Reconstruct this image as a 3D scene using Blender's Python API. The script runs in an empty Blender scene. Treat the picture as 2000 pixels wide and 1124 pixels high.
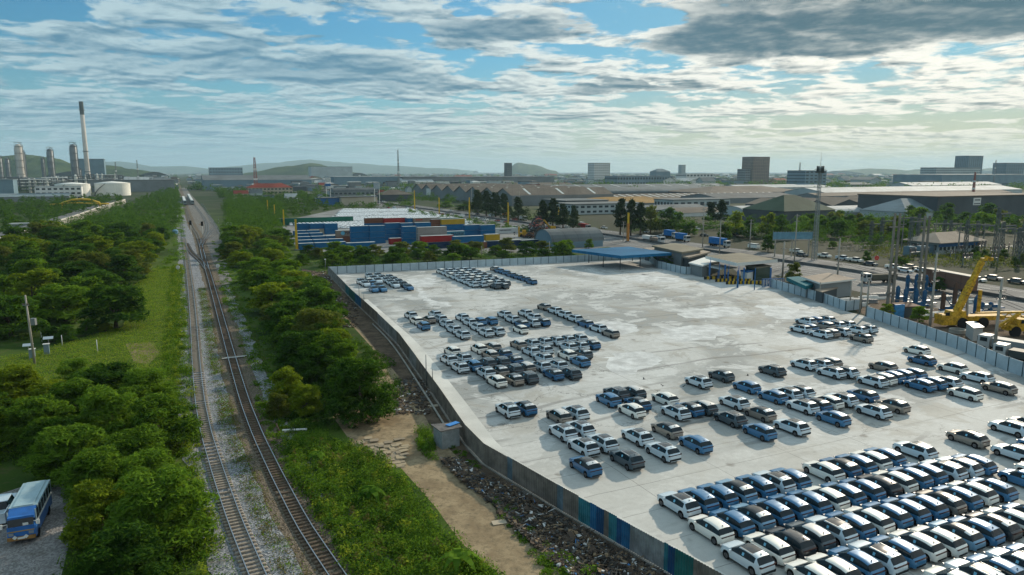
import bpy, bmesh, math, random
import numpy as np
from mathutils import Vector, Matrix
R = math.radians
SC = bpy.context.scene
COL = SC.collection

# ------------------------------------------------------------------ camera, world, sun, exposure
F, CX, CY, HY, H = 1380.0, 1000.0, 562.0, 336.0, 31.0
PITCH = math.atan((CY - HY) / F)
cam = bpy.data.cameras.new('camera'); camo = bpy.data.objects.new('camera', cam); COL.objects.link(camo)
camo.location = (0, 0, H); camo.rotation_euler = (math.pi / 2 - PITCH, 0, 0)
cam.sensor_width = 36; cam.lens = F / 2000 * 36; cam.clip_start = 0.5; cam.clip_end = 60000
SC.camera = camo
SUN_AZ, SUN_EL = R(34.8), R(24)
sd = Vector((math.sin(SUN_AZ) * math.cos(SUN_EL), math.cos(SUN_AZ) * math.cos(SUN_EL), math.sin(SUN_EL)))
sun = bpy.data.lights.new('sun', 'SUN'); suno = bpy.data.objects.new('sun', sun); COL.objects.link(suno)
sun.energy = 4.6; sun.angle = R(1.0); sun.color = (1.0, 0.86, 0.68)
suno.rotation_euler = (-sd).to_track_quat('-Z', 'Y').to_euler()
HAZE = 0.00006
SC.view_settings.view_transform = 'Standard'; SC.view_settings.look = 'None'
SC.view_settings.exposure = 0.0; SC.view_settings.gamma = 1.0
SC.cycles.use_denoising = True
SC.cycles.max_bounces = 4; SC.cycles.diffuse_bounces = 2; SC.cycles.glossy_bounces = 2
SC.cycles.transmission_bounces = 2; SC.cycles.transparent_max_bounces = 8; SC.cycles.volume_bounces = 0
SC.cycles.sample_clamp_direct = 4.0; SC.cycles.sample_clamp_indirect = 2.0
SC.cycles.use_adaptive_sampling = True; SC.cycles.adaptive_threshold = 0.02

def ray(px, py):
    u, v = (px - CX) / F, (py - CY) / F
    return Vector((u, math.cos(PITCH) - v * math.sin(PITCH), -math.sin(PITCH) - v * math.cos(PITCH)))
def G(px, py, z=0.0):
    d = ray(px, py); t = (z - H) / d.z
    return Vector((d.x * t, d.y * t, z))
def hgt(py_base, py_top):
    """metres of something whose foot is at py_base and whose top shows at py_top"""
    Y = G(CX, py_base).y; d = ray(CX, py_top)
    return H + Y * d.z / d.y
DA = R(25.2)
D = Vector((-math.sin(DA), math.cos(DA), 0)); N = Vector((math.cos(DA), math.sin(DA), 0))   # along / across the site grid

class NT:
    def __init__(s, tree): s.t = tree; s.n = tree.nodes; s.l = tree.links
    def add(s, typ, **kw):
        nd = s.n.new(typ)
        for k, v in kw.items(): setattr(nd, k, v)
        return nd
    def put(s, sock, v):
        if isinstance(v, bpy.types.NodeSocket): s.l.new(v, sock)
        elif v is not None: sock.default_value = v
    def m(s, op, a, b=None, c=None, clamp=False):
        nd = s.add('ShaderNodeMath', operation=op, use_clamp=clamp)
        for i, x in enumerate((a, b, c)): s.put(nd.inputs[i], x)
        return nd.outputs[0]
    def vm(s, op, a, b=None, scale=None):
        nd = s.add('ShaderNodeVectorMath', operation=op)
        s.put(nd.inputs[0], a)
        if b is not None: s.put(nd.inputs[1], b)
        if scale is not None: s.put(nd.inputs['Scale'], scale)
        return nd.outputs['Value'] if op in ('LENGTH', 'DOT_PRODUCT', 'DISTANCE') else nd.outputs[0]
    def noise(s, vec, scale=5, detail=2, rough=.5, w=None, out='Fac', dist=0):
        nd = s.add('ShaderNodeTexNoise')
        if vec is not None: s.put(nd.inputs['Vector'], vec)
        nd.inputs['Scale'].default_value = scale; nd.inputs['Detail'].default_value = detail
        nd.inputs['Roughness'].default_value = rough; nd.inputs['Distortion'].default_value = dist
        return nd.outputs[out]
    def ss(s, x, a, b, lo=0.0, hi=1.0):
        nd = s.add('ShaderNodeMapRange', interpolation_type='SMOOTHSTEP')
        s.put(nd.inputs[0], x); nd.inputs[1].default_value = a; nd.inputs[2].default_value = b
        nd.inputs[3].default_value = lo; nd.inputs[4].default_value = hi
        return nd.outputs[0]
    def mix(s, f, a, b, blend='MIX'):
        nd = s.add('ShaderNodeMix', data_type='RGBA', blend_type=blend)
        s.put(nd.inputs[0], f)
        for i, x in ((6, a), (7, b)):
            if isinstance(x, tuple) and len(x) == 3: x = (*x, 1)
            s.put(nd.inputs[i], x)
        return nd.outputs[2]
    def comb(s, x, y, z):
        nd = s.add('ShaderNodeCombineXYZ')
        for i, q in enumerate((x, y, z)): s.put(nd.inputs[i], q)
        return nd.outputs[0]

world = bpy.data.worlds.new('World'); SC.world = world; world.use_nodes = True
def build_sky():
    nt = NT(world.node_tree); nt.n.clear()
    tc = nt.add('ShaderNodeTexCoord'); dirv = tc.outputs['Generated']
    sep = nt.add('ShaderNodeSeparateXYZ'); nt.l.new(dirv, sep.inputs[0])
    x, y, z = sep.outputs
    az = nt.m('ARCTAN2', x, y); zc = nt.m('MAXIMUM', z, 0.0)
    inv = nt.m('DIVIDE', 1.0, nt.m('ADD', zc, 0.085))
    P = nt.comb(nt.m('MULTIPLY', x, inv), nt.m('MULTIPLY', y, inv), 0.0)
    wz = nt.noise(P, 2.2, 5, .58, out='Color')
    wv = nt.vm('SUBTRACT', wz, (.5, .5, .5)); ws = nt.add('ShaderNodeSeparateXYZ'); nt.l.new(wv, ws.inputs[0])
    azw = nt.m('MULTIPLY_ADD', ws.outputs[0], 0.16, az); elw = nt.m('MULTIPLY_ADD', ws.outputs[1], 0.055, z)
    def blob(px, py, rx, ry, st):
        d = ray(px, py).normalized(); a0, e0 = math.atan2(d.x, d.y), d.z
        dx = nt.m('MULTIPLY', nt.m('SUBTRACT', azw, a0), F / rx); dy = nt.m('MULTIPLY', nt.m('SUBTRACT', elw, e0), F / ry)
        r = nt.m('SQRT', nt.m('ADD', nt.m('MULTIPLY', dx, dx), nt.m('MULTIPLY', dy, dy)))
        return nt.ss(r, 1.25, 0.55, 0.0, st)
    def total(lst):
        s = None
        for b in lst:
            o = blob(*b); s = o if s is None else nt.m('MAXIMUM', s, o)
        return s
    dark = total([(985, 58, 160, 26, .8), (1450, 66, 170, 46, 1.), (1590, 94, 110, 18, .9), (1740, 30, 230, 42, 1.), (1930, 36, 150, 36, 1.),
                  (640, 140, 200, 26, .55), (830, 158, 200, 12, .5), (1240, 172, 150, 8, .6), (460, 90, 80, 12, .45), (180, 50, 70, 9, .4),
                  (170, 232, 260, 18, .3), (330, 120, 260, 22, .3), (1000, 232, 260, 8, .25), (1580, 8, 300, 30, .7)])
    hole = total([(50, 12, 90, 34, 1.), (640, 58, 150, 16, 1.), (790, 62, 90, 20, .9), (1190, 30, 90, 32, 1.), (1090, 108, 130, 14, .9),
                  (500, 30, 60, 16, .7), (1280, 140, 60, 8, .8), (1540, 165, 70, 10, .7), (840, 205, 160, 9, .8), (1330, 198, 140, 6, .6),
                  (1800, 235, 260, 14, .7), (930, 20, 60, 14, .7), (330, 205, 120, 9, .4), (30, 60, 60, 20, .5), (1700, 120, 90, 7, .5)])
    n1 = nt.noise(P, 1.9, 10, .58, dist=.25)
    off = nt.vm('ADD', P, (.015, -.075, 0))
    n1b = nt.noise(off, 1.9, 10, .58, dist=.25)
    fine = nt.noise(P, 8.0, 7, .62)
    cov = nt.m('ADD', nt.m('MULTIPLY_ADD', fine, .24, n1), nt.m('MULTIPLY', dark, .26))
    cov = nt.m('SUBTRACT', cov, nt.m('MULTIPLY', hole, .17))
    mask = nt.ss(cov, .51, .63)
    edge = nt.m('MULTIPLY', nt.m('SUBTRACT', n1, n1b), 7.0)
    thick = nt.ss(cov, .63, .80)
    toSun = nt.ss(az, R(-22), R(26))
    lit = nt.m('ADD', nt.m('SUBTRACT', nt.m('MULTIPLY_ADD', toSun, .22, .72), nt.m('MULTIPLY', thick, .36)), edge, clamp=True)
    lit = nt.m('ADD', lit, nt.m('MULTIPLY', nt.m('SUBTRACT', fine, .5), .8), clamp=True)
    lit = nt.m('MULTIPLY', lit, nt.m('SUBTRACT', 1.0, nt.m('MULTIPLY', dark, nt.ss(fine, .30, .70, 1.0, .80))), clamp=True)
    cl_hi = nt.mix(toSun, (.50, .66, .71), (1.18, 1.12, .98))
    cl_lo = nt.mix(toSun, (.10, .25, .37), (.055, .115, .150))
    cloud = nt.mix(lit, cl_lo, cl_hi)
    sky = nt.add('ShaderNodeTexSky', sky_type='NISHITA'); sky.sun_disc = False
    sky.sun_elevation = SUN_EL; sky.sun_rotation = SUN_AZ; sky.air_density = 1.2; sky.dust_density = .6; sky.ozone_density = 2
    blue = nt.mix(1.0, nt.vm('SCALE', sky.outputs[0], scale=.085), (.32, .82, 1.12), 'MULTIPLY')
    blue = nt.mix(nt.m('MULTIPLY', toSun, .75), blue, (.20, .42, .56))
    hz = nt.ss(z, .0, .17, 1.0, 0.0)
    haz = nt.mix(toSun, (.29, .49, .57), (.74, .66, .36))
    blue = nt.mix(nt.m('MULTIPLY', nt.m('POWER', hz, 1.2), .92), blue, haz)
    c = nt.mix(nt.m('MULTIPLY', mask, .93), blue, cloud)
    c = nt.mix(nt.m('MULTIPLY', nt.m('POWER', hz, 4.5), .65), c, haz)
    # the rest of the sky, above the frame
    hi = nt.ss(z, .30, .55)
    c = nt.mix(nt.m('MULTIPLY', hi, .6), c, (.40, .58, .70))
    below = nt.ss(z, -.01, .0)
    c = nt.mix(below, (.20, .27, .28), c)
    bg = nt.add('ShaderNodeBackground'); bg.inputs[1].default_value = 0.12
    nt.l.new(nt.vm('SCALE', c, scale=1 / 0.12), bg.inputs[0])
    out = nt.add('ShaderNodeOutputWorld'); nt.l.new(bg.outputs[0], out.inputs[0])
    world.cycles.sampling_method = 'MANUAL'; world.cycles.sample_map_resolution = 512
build_sky()

# ------------------------------------------------------------------ materials
MATS = {}
def mat(name, col=(.5, .5, .5), rough=.7, metal=0., coat=0., spec=None, var=0., vscale=1., bump=0., bscale=20., emit=None, fn=None):
    if name in MATS: return MATS[name]
    m = bpy.data.materials.new(name); m.use_nodes = True; MATS[name] = m
    nt = NT(m.node_tree); b = nt.n['Principled BSDF']
    b.inputs['Base Color'].default_value = (*col, 1); b.inputs['Roughness'].default_value = rough
    b.inputs['Metallic'].default_value = metal; b.inputs['Coat Weight'].default_value = coat; b.inputs['Coat Roughness'].default_value = .05
    if spec is None and rough >= .6: spec = .08
    if spec is not None: b.inputs['Specular IOR Level'].default_value = spec
    if var:
        tc = nt.add('ShaderNodeTexCoord')
        n = nt.noise(tc.outputs['Object'], vscale, 6, .65)
        dk = tuple(max(0, c * (1 - var)) for c in col); lt = tuple(min(1, c * (1 + var)) for c in col)
        nt.l.new(nt.mix(nt.ss(n, .3, .7), dk, lt), b.inputs['Base Color'])
        if bump:
            bp = nt.add('ShaderNodeBump'); bp.inputs['Strength'].default_value = bump
            nt.l.new(nt.noise(tc.outputs['Object'], bscale, 4, .6), bp.inputs['Height']); nt.l.new(bp.outputs[0], b.inputs['Normal'])
    if emit: b.inputs['Emission Color'].default_value = (*emit, 1); b.inputs['Emission Strength'].default_value = 1
    if fn: fn(nt, b)
    return m

# ------------------------------------------------------------------ mesh helpers
class MB:
    def __init__(s): s.v = []; s.f = []; s.mi = []
    def face(s, pts, mi=0):
        k = len(s.v); s.v += [tuple(p) for p in pts]; s.f.append(tuple(range(k, k + len(pts)))); s.mi.append(mi)
    def box(s, c, d, rz=0., mi=0, taper=1., rx=0., ry=0.):
        x, y, z = (q / 2 for q in d); k = len(s.v)
        M = Matrix.Translation(Vector(c)) @ Matrix.Rotation(rz, 4, 'Z') @ Matrix.Rotation(ry, 4, 'Y') @ Matrix.Rotation(rx, 4, 'X')
        for sz in (-1, 1):
            t = taper if sz > 0 else 1
            for sx, sy in ((-1, -1), (1, -1), (1, 1), (-1, 1)): s.v.append(tuple(M @ Vector((sx * x * t, sy * y * t, sz * z))))
        for f in ((3, 2, 1, 0), (4, 5, 6, 7), (0, 1, 5, 4), (1, 2, 6, 5), (2, 3, 7, 6), (3, 0, 4, 7)): s.f.append(tuple(k + i for i in f)); s.mi.append(mi)
    def bar(s, a, b, w, h=None, mi=0):
        a, b = Vector(a), Vector(b); h = h or w; d = b - a; L = d.length
        if L < 1e-6: return
        d /= L; up = Vector((0, 0, 1)) if abs(d.z) < .95 else Vector((1, 0, 0)); r = d.cross(up).normalized(); u = r.cross(d)
        k = len(s.v)
        for p in (a, b):
            for i, j in ((-1, -1), (1, -1), (1, 1), (-1, 1)): s.v.append(tuple(p + r * (i * w / 2) + u * (j * h / 2)))
        for f in ((0, 1, 2, 3), (7, 6, 5, 4), (0, 4, 5, 1), (1, 5, 6, 2), (2, 6, 7, 3), (3, 7, 4, 0)): s.f.append(tuple(k + i for i in f)); s.mi.append(mi)
    def tube(s, pts, rads, n=8, cap=True, mi=0):
        pts = [Vector(p) for p in pts]; k = len(s.v)
        if not hasattr(rads, '__len__'): rads = [rads] * len(pts)
        for i, p in enumerate(pts):
            d = (pts[min(i + 1, len(pts) - 1)] - pts[max(i - 1, 0)]).normalized()
            up = Vector((0, 0, 1)) if abs(d.z) < .9 else Vector((1, 0, 0)); r = d.cross(up).normalized(); u = r.cross(d)
            for j in range(n):
                a = 2 * math.pi * j / n; s.v.append(tuple(p + (r * math.cos(a) + u * math.sin(a)) * rads[i]))
        for i in range(len(pts) - 1):
            for j in range(n):
                a, b = k + i * n + j, k + i * n + (j + 1) % n; s.f.append((a, b, b + n, a + n)); s.mi.append(mi)
        if cap:
            s.f.append(tuple(k + j for j in range(n))[::-1]); s.f.append(tuple(k + (len(pts) - 1) * n + j for j in range(n))); s.mi += [mi, mi]
    def lathe(s, c, prof, n=24, mi=0):
        k = len(s.v); c = Vector(c)
        for r, z in prof:
            for j in range(n):
                a = 2 * math.pi * j / n; s.v.append((c.x + r * math.cos(a), c.y + r * math.sin(a), c.z + z))
        for i in range(len(prof) - 1):
            for j in range(n):
                a, b = k + i * n + j, k + i * n + (j + 1) % n; s.f.append((a, b, b + n, a + n)); s.mi.append(mi)
        s.f.append(tuple(k + (len(prof) - 1) * n + j for j in range(n))); s.mi.append(mi)
    def mesh(s, name, mats, smooth=False):
        me = bpy.data.meshes.new(name); me.from_pydata(s.v, [], s.f)
        if not isinstance(mats, (list, tuple)): mats = [mats]
        for m in mats: me.materials.append(m)
        if len(mats) > 1: me.polygons.foreach_set('material_index', s.mi)
        if smooth: me.shade_smooth()
        me.update(); return me
    def build(s, name, mats, parent=None, loc=(0, 0, 0), rz=0., smooth=False):
        o = bpy.data.objects.new(name, s.mesh(name, mats, smooth)); COL.objects.link(o)
        o.location = loc; o.rotation_euler[2] = rz
        if parent: o.parent = parent
        return o
def tag(o, label=None, cat=None, group=None, kind=None):
    if label: o['label'] = label
    if cat: o['category'] = cat
    if group: o['group'] = group
    if kind: o['kind'] = kind
    return o
def empty(name, loc, rz=0., label=None, cat=None, group=None):
    o = bpy.data.objects.new(name, None); COL.objects.link(o); o.location = loc; o.rotation_euler[2] = rz
    o.empty_display_size = .5
    return tag(o, label, cat, group)
def copy_tree(o, loc, rz, label=None, group=None, scale=None):
    def cp(q, par):
        c = q.copy(); COL.objects.link(c); c.parent = par
        for ch in q.children: cp(ch, c)
        return c
    r = cp(o, None); r.location = loc; r.rotation_euler[2] = rz
    if scale is not None: r.scale = scale if hasattr(scale, '__len__') else (scale,) * 3
    if label: r['label'] = label
    if group: r['group'] = group
    return r
def struct(o, kind='structure'): o['kind'] = kind; return o
def sheet(name, pts, z, m, kind='structure'):
    """flat ground sheet from a ground polygon (ear-cut by bmesh)"""
    bm = bmesh.new(); vs = [bm.verts.new((p[0], p[1], z)) for p in pts]; f = bm.faces.new(vs); f.normal_update()
    if f.normal.z < 0: f.normal_flip()
    bmesh.ops.triangulate(bm, faces=bm.faces[:])
    me = bpy.data.meshes.new(name); bm.to_mesh(me); bm.free(); me.materials.append(m)
    o = bpy.data.objects.new(name, me); COL.objects.link(o); o['kind'] = kind; return o
def resample(pts, step):
    pts = [Vector(p) for p in pts]; out = []
    P = [pts[0]] + pts + [pts[-1]]
    for i in range(1, len(P) - 2):
        a, b, c, d = P[i - 1:i + 3]; n = max(1, int((c - b).length / step))
        for k in range(n):
            t = k / n
            out.append(.5 * ((2 * b) + (c - a) * t + (2 * a - 5 * b + 4 * c - d) * t * t + (3 * b - a - 3 * c + d) * t ** 3))
    out.append(pts[-1]); return out
def ribbon(name, line, wl, wr, z, m, jit=0., seed=1, step=6, kind='structure'):
    rnd = random.Random(seed); pts = resample(line, step); mb = MB(); L = []; Rr = []
    for i, p in enumerate(pts):
        d = (pts[min(i + 1, len(pts) - 1)] - pts[max(i - 1, 0)]); d.z = 0; d.normalize(); n = Vector((d.y, -d.x, 0))
        L.append(p - n * (wl + rnd.uniform(-jit, jit))); Rr.append(p + n * (wr + rnd.uniform(-jit, jit)))
    for i in range(len(pts) - 1):
        mb.face([(q.x, q.y, z) for q in (L[i], Rr[i], Rr[i + 1], L[i + 1])])
    o = mb.build(name, m); o['kind'] = kind; return o
def inpoly(x, y, poly):
    c = False; j = len(poly) - 1
    for i in range(len(poly)):
        xi, yi, xj, yj = poly[i][0], poly[i][1], poly[j][0], poly[j][1]
        if (yi > y) != (yj > y) and x < (xj - xi) * (y - yi) / (yj - yi) + xi: c = not c
        j = i
    return c
def pxpoly(L): return [G(*p) for p in L]
ORD = ['first', 'second', 'third', 'fourth', 'fifth', 'sixth', 'seventh', 'eighth', 'ninth', 'tenth', 'eleventh', 'twelfth', 'thirteenth',
       'fourteenth', 'fifteenth', 'sixteenth', 'seventeenth', 'eighteenth', 'nineteenth', 'twentieth']
# ------------------------------------------------------------------ ground, yard, roads
def gcoord(nt):
    g = nt.add('ShaderNodeNewGeometry'); return g.outputs['Position']
def m_ground(nt, b):
    P = gcoord(nt); n = nt.noise(P, .035, 8, .6); n2 = nt.noise(P, .5, 6, .7); n3 = nt.noise(P, 4.0, 5, .7)
    c = nt.mix(nt.ss(n, .38, .6), (.030, .065, .010), (.075, .125, .018))
    c = nt.mix(nt.ss(n2, .52, .72), c, (.11, .09, .045))
    c = nt.mix(nt.ss(n3, .35, .75, 0, .55), c, (.02, .03, .01))
    sp = nt.add('ShaderNodeSeparateXYZ'); nt.l.new(P, sp.inputs[0])
    far = nt.ss(sp.outputs[1], 350, 700)
    c = nt.mix(nt.m('MULTIPLY', nt.ss(sp.outputs[0], 20, 60), nt.ss(sp.outputs[1], 120, 160)), c, nt.mix(nt.ss(n2, .4, .65), (.020, .034, .014), (.045, .043, .032)))
    u = nt.noise(P, .012, 6, .7)
    nt.l.new(nt.mix(nt.m('MULTIPLY', far, .85), c, nt.mix(nt.ss(u, .42, .58), (.020, .040, .016), (.060, .062, .045))), b.inputs['Base Color'])
def m_concrete(nt, b):
    P = gcoord(nt)
    mp = nt.add('ShaderNodeMapping'); mp.inputs['Rotation'].default_value = (0, 0, -DA); nt.l.new(P, mp.inputs[0]); Q = mp.outputs[0]
    a = nt.noise(Q, .028, 7, .62, dist=.8); a2 = nt.noise(Q, .11, 7, .68, dist=.5); f = nt.noise(Q, 1.3, 8, .7); g = nt.noise(Q, 14, 4, .7)
    base = nt.mix(nt.ss(a, .40, .58), (.27, .29, .285), (.49, .505, .49))
    base = nt.mix(nt.ss(a2, .53, .585, 0, .8), base, (.56, .58, .57))          # white washed patches
    base = nt.mix(nt.ss(a2, .47, .41, 0, .5), base, (.29, .275, .23))         # sandy stain
    nearc = nt.add('ShaderNodeSeparateXYZ'); nt.l.new(P, nearc.inputs[0])
    base = nt.mix(nt.m('MULTIPLY', nt.ss(nearc.outputs[1], 95, 60), .8), base, (.54, .54, .505))   # paler towards the near end
    st = nt.add('ShaderNodeMapping'); st.inputs['Scale'].default_value = (.25, 1.6, 1); st.inputs['Rotation'].default_value = (0, 0, .25); nt.l.new(Q, st.inputs[0])
    base = nt.mix(nt.ss(nt.noise(st.outputs[0], .35, 7, .7), .52, .72, 0, .38), base, (.27, .27, .25))
    base = nt.mix(nt.ss(f, .35, .75, 0, .3), base, (.30, .295, .27))
    base = nt.mix(nt.ss(g, .45, .8, 0, .25), base, (.62, .60, .55))
    br = nt.add('ShaderNodeTexBrick'); br.offset = 0; br.inputs['Scale'].default_value = 1; br.inputs['Mortar Size'].default_value = .045
    br.inputs['Mortar Smooth'].default_value = .6; br.inputs['Brick Width'].default_value = 10.0; br.inputs['Row Height'].default_value = 5.0
    wob = nt.vm('ADD', Q, nt.vm('SCALE', nt.noise(Q, .5, 3, out='Color'), scale=.22)); nt.l.new(wob, br.inputs[0])
    base = nt.mix(nt.m('MULTIPLY', br.outputs['Fac'], nt.ss(nt.noise(Q, .05, 3), .30, .55, .25, .9)), base, (.15, .15, .14))
    tk = nt.add('ShaderNodeTexWave'); tk.wave_type = 'RINGS'; tk.inputs['Scale'].default_value = .045; tk.inputs['Distortion'].default_value = 9; tk.inputs['Detail'].default_value = 3; tk.inputs['Detail Scale'].default_value = .35; nt.l.new(Q, tk.inputs[0])
    base = nt.mix(nt.m('MULTIPLY', nt.ss(tk.outputs['Fac'], .955, .995), nt.ss(nt.noise(Q, .06, 3), .45, .6, 0, .5)), base, (.14, .14, .135))   # tyre arcs
    sp_ = nt.add('ShaderNodeTexVoronoi'); sp_.inputs['Scale'].default_value = .22; nt.l.new(nt.vm('ADD', Q, nt.vm('SCALE', nt.noise(Q, .8, 4, out='Color'), scale=1.2)), sp_.inputs[0])
    base = nt.mix(nt.ss(sp_.outputs['Distance'], .16, .06, 0, .55), base, (.13, .12, .10))   # oil drips
    vo = nt.add('ShaderNodeTexVoronoi', feature='DISTANCE_TO_EDGE'); vo.inputs['Scale'].default_value = .085
    wv = nt.vm('ADD', Q, nt.vm('SCALE', nt.noise(Q, .25, 6, .7, out='Color'), scale=7.0)); nt.l.new(wv, vo.inputs[0])
    crack = nt.ss(vo.outputs['Distance'], .012, .002)
    sp = nt.add('ShaderNodeSeparateXYZ'); nt.l.new(P, sp.inputs[0])
    zone = nt.m('MULTIPLY', nt.ss(nt.noise(Q, .03, 2), .47, .55), nt.ss(sp.outputs[1], 70, 90))
    base = nt.mix(nt.m('MULTIPLY', crack, nt.m('MULTIPLY', zone, .75)), base, (.13, .13, .12))
    nt.l.new(base, b.inputs['Base Color']); b.inputs['Roughness'].default_value = .75
    bp = nt.add('ShaderNodeBump'); bp.inputs['Strength'].default_value = .12; nt.l.new(nt.noise(Q, 6, 6, .7), bp.inputs['Height']); nt.l.new(bp.outputs[0], b.inputs['Normal'])
def m_dirt(nt, b):
    P = gcoord(nt); n = nt.noise(P, .25, 8, .7); n2 = nt.noise(P, 1.6, 6, .75); n3 = nt.noise(P, 9, 4, .7)
    c = nt.mix(nt.ss(n, .35, .65), (.20, .15, .09), (.33, .26, .16)); c = nt.mix(nt.ss(n2, .46, .66, 0, .75), c, (.12, .10, .065))
    c = nt.mix(nt.ss(n3, .55, .75, 0, .5), c, (.38, .33, .25))
    nt.l.new(c, b.inputs['Base Color']); bp = nt.add('ShaderNodeBump'); bp.inputs['Strength'].default_value = .6; nt.l.new(n2, bp.inputs['Height']); nt.l.new(bp.outputs[0], b.inputs['Normal'])
def m_soil(nt, b):
    P = gcoord(nt); n = nt.noise(P, .4, 8, .7); n3 = nt.noise(P, 5, 6, .75)
    c = nt.mix(nt.ss(n, .35, .65), (.085, .064, .045), (.18, .135, .095)); c = nt.mix(nt.ss(n3, .55, .7, 0, .6), c, (.24, .22, .19))
    nt.l.new(c, b.inputs['Base Color']); bp = nt.add('ShaderNodeBump'); bp.inputs['Strength'].default_value = .9; bp.inputs['Distance'].default_value = .3; nt.l.new(n3, bp.inputs['Height']); nt.l.new(bp.outputs[0], b.inputs['Normal'])
def m_gravel(c1, c2, c3):
    def fn(nt, b):
        P = gcoord(nt); v = nt.add('ShaderNodeTexVoronoi'); v.inputs['Scale'].default_value = 7; nt.l.new(P, v.inputs[0])
        n = nt.noise(P, .35, 7, .7)
        c = nt.mix(nt.ss(v.outputs['Color'], .2, .8), c1, c2); c = nt.mix(nt.ss(n, .5, .66, 0, .8), c, c3)
        nt.l.new(c, b.inputs['Base Color']); bp = nt.add('ShaderNodeBump'); bp.inputs['Strength'].default_value = .8; bp.inputs['Distance'].default_value = .08
        nt.l.new(v.outputs['Distance'], bp.inputs['Height']); nt.l.new(bp.outputs[0], b.inputs['Normal'])
    return fn
def m_asphalt(nt, b):
    P = gcoord(nt); n = nt.noise(P, .06, 7, .65); n2 = nt.noise(P, 1.2, 6, .7)
    c = nt.mix(nt.ss(n, .35, .65), (.10, .105, .105), (.17, .175, .175)); c = nt.mix(nt.ss(n2, .5, .75, 0, .4), c, (.075, .078, .08))
    nt.l.new(c, b.inputs['Base Color'])
M_ground = mat('ground_soil_grass', rough=.95, fn=m_ground)
M_conc = mat('yard_concrete', fn=m_concrete)
M_dirt = mat('sandy_dirt', rough=.95, fn=m_dirt); M_soil = mat('dark_soil', rough=.95, fn=m_soil)
M_grav = mat('grey_ballast', rough=.9, fn=m_gravel((.11, .12, .13), (.32, .33, .345), (.17, .165, .14)))
M_bgrav = mat('brown_ballast', rough=.9, fn=m_gravel((.075, .062, .045), (.20, .165, .125), (.10, .095, .05)))
M_asph = mat('road_asphalt', rough=.85, fn=m_asphalt)
M_pave = mat('depot_paving', (.20, .205, .20), .85, var=.25, vscale=.05)

mb = MB(); mb.face([(-30000, -2000, 0), (30000, -2000, 0), (30000, 45000, 0), (-30000, 45000, 0)])
struct(mb.build('ground', M_ground))

YL = [(641, 536), (689, 587), (738, 634), (780, 677), (858, 790), (908, 868), (945, 908), (1096, 1000), (1280, 1107), (1400, 1178), (1560, 1280)]
YR = [(1115, 512.5), (1262, 505), (1283, 523), (1337, 536.5), (1372, 535), (1400, 545), (1505, 561), (1560, 577), (1617, 594.5), (1651, 608),
      (1690, 618), (1713, 625.7), (1799, 657), (1873, 683.5), (1954, 720.5), (2000, 737), (2250, 840)]
sheet('storage_yard', pxpoly([(1700, 1600)] + YL[::-1] + YR + [(2900, 1300)]), .012, M_conc)
M_apron = mat('pale_new_concrete', (.55, .56, .53), .8, var=.14, vscale=.12); M_patch = mat('whitewashed_concrete', (.51, .53, .525), .8, var=.25, vscale=.35); M_patchd = mat('worn_dark_concrete', (.25, .26, .25), .85, var=.2, vscale=.15)
_in = [G(*p) for p in YL[1:-1]]; _ap = []
ribbon('concrete_apron', _in, 3.6, -.25, .016, M_apron, jit=.0, step=6)
for i_, (pl, mm) in enumerate((([(792, 546), (836, 543), (850, 551), (842, 559), (800, 560)], M_patch), ([(808, 562), (824, 566), (846, 585), (880, 592), (868, 600), (838, 594), (818, 577)], M_patch), ([(880, 566), (925, 560), (938, 566), (900, 572)], M_patch),
    ([(1180, 700), (1240, 686), (1290, 700), (1262, 722), (1200, 730)], M_patch), ([(1330, 606), (1420, 600), (1452, 612), (1380, 622), (1330, 618)], M_patch), ([(1480, 596), (1560, 604), (1600, 620), (1540, 624), (1490, 612)], M_patch), ([(1250, 536), (1330, 546), (1290, 552), (1210, 545)], M_patch),
    ([(1120, 636), (1190, 628), (1250, 640), (1210, 656), (1140, 652)], M_patch), ([(1290, 640), (1400, 636), (1420, 655), (1330, 668)], M_patch))):
    rr_ = random.Random(i_); Pp = [p for p in resample([G(*q) for q in pl] + [G(*pl[0])], 1.2)][:-1]; Pp = [p + Vector((rr_.uniform(-1.1, 1.1), rr_.uniform(-.8, .8), 0)) for p in Pp]
    sheet('concrete_patch', Pp, .0165 + .0006 * i_, mm)
# land around
sheet('dirt_track', pxpoly([(735, 690), (720, 672), (655, 600), (620, 560), (640, 560), (690, 615), (750, 680), (775, 715), (800, 770), (858, 800), (900, 880), (990, 985), (1150, 1124), (1220, 1190), (1050, 1190), (975, 1124), (900, 1060),
      (850, 990), (770, 900), (690, 870), (640, 800), (690, 730)]), .006, M_dirt)
sheet('rubble_ground', pxpoly([(590, 525), (641, 536), (689, 587), (738, 634), (780, 677), (858, 790), (908, 868), (945, 908), (1096, 1000), (1280, 1107), (1500, 1240), (1250, 1230), (1080, 1060),
      (940, 940), (850, 850), (800, 760), (740, 690), (700, 640), (640, 590), (590, 560)]), .010, M_soil)
sheet('depot_ground', pxpoly([(545, 433), (665, 408), (860, 408), (1000, 440), (1120, 462), (1200, 480), (1100, 495), (900, 495), (640, 494), (580, 485)]), .008, M_pave)
sheet('parking_ground', pxpoly([(0, 965), (110, 930), (175, 985), (140, 1040), (120, 1124), (90, 1250), (-500, 1250), (-200, 960)]), .008,
      mat('grey_dirt', rough=.95, fn=m_gravel((.16, .155, .15), (.30, .29, .28), (.11, .10, .085))))
sheet('clearing_patch', pxpoly([(245, 672), (300, 668), (312, 690), (290, 712), (262, 708)]), .006, M_dirt)
sheet('works_yard_ground', pxpoly([(1655, 600), (1700, 575), (1800, 590), (2000, 635), (2300, 700), (2250, 835), (2000, 736), (1873, 683.5), (1713, 625.7)]), .008, M_soil)
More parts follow.
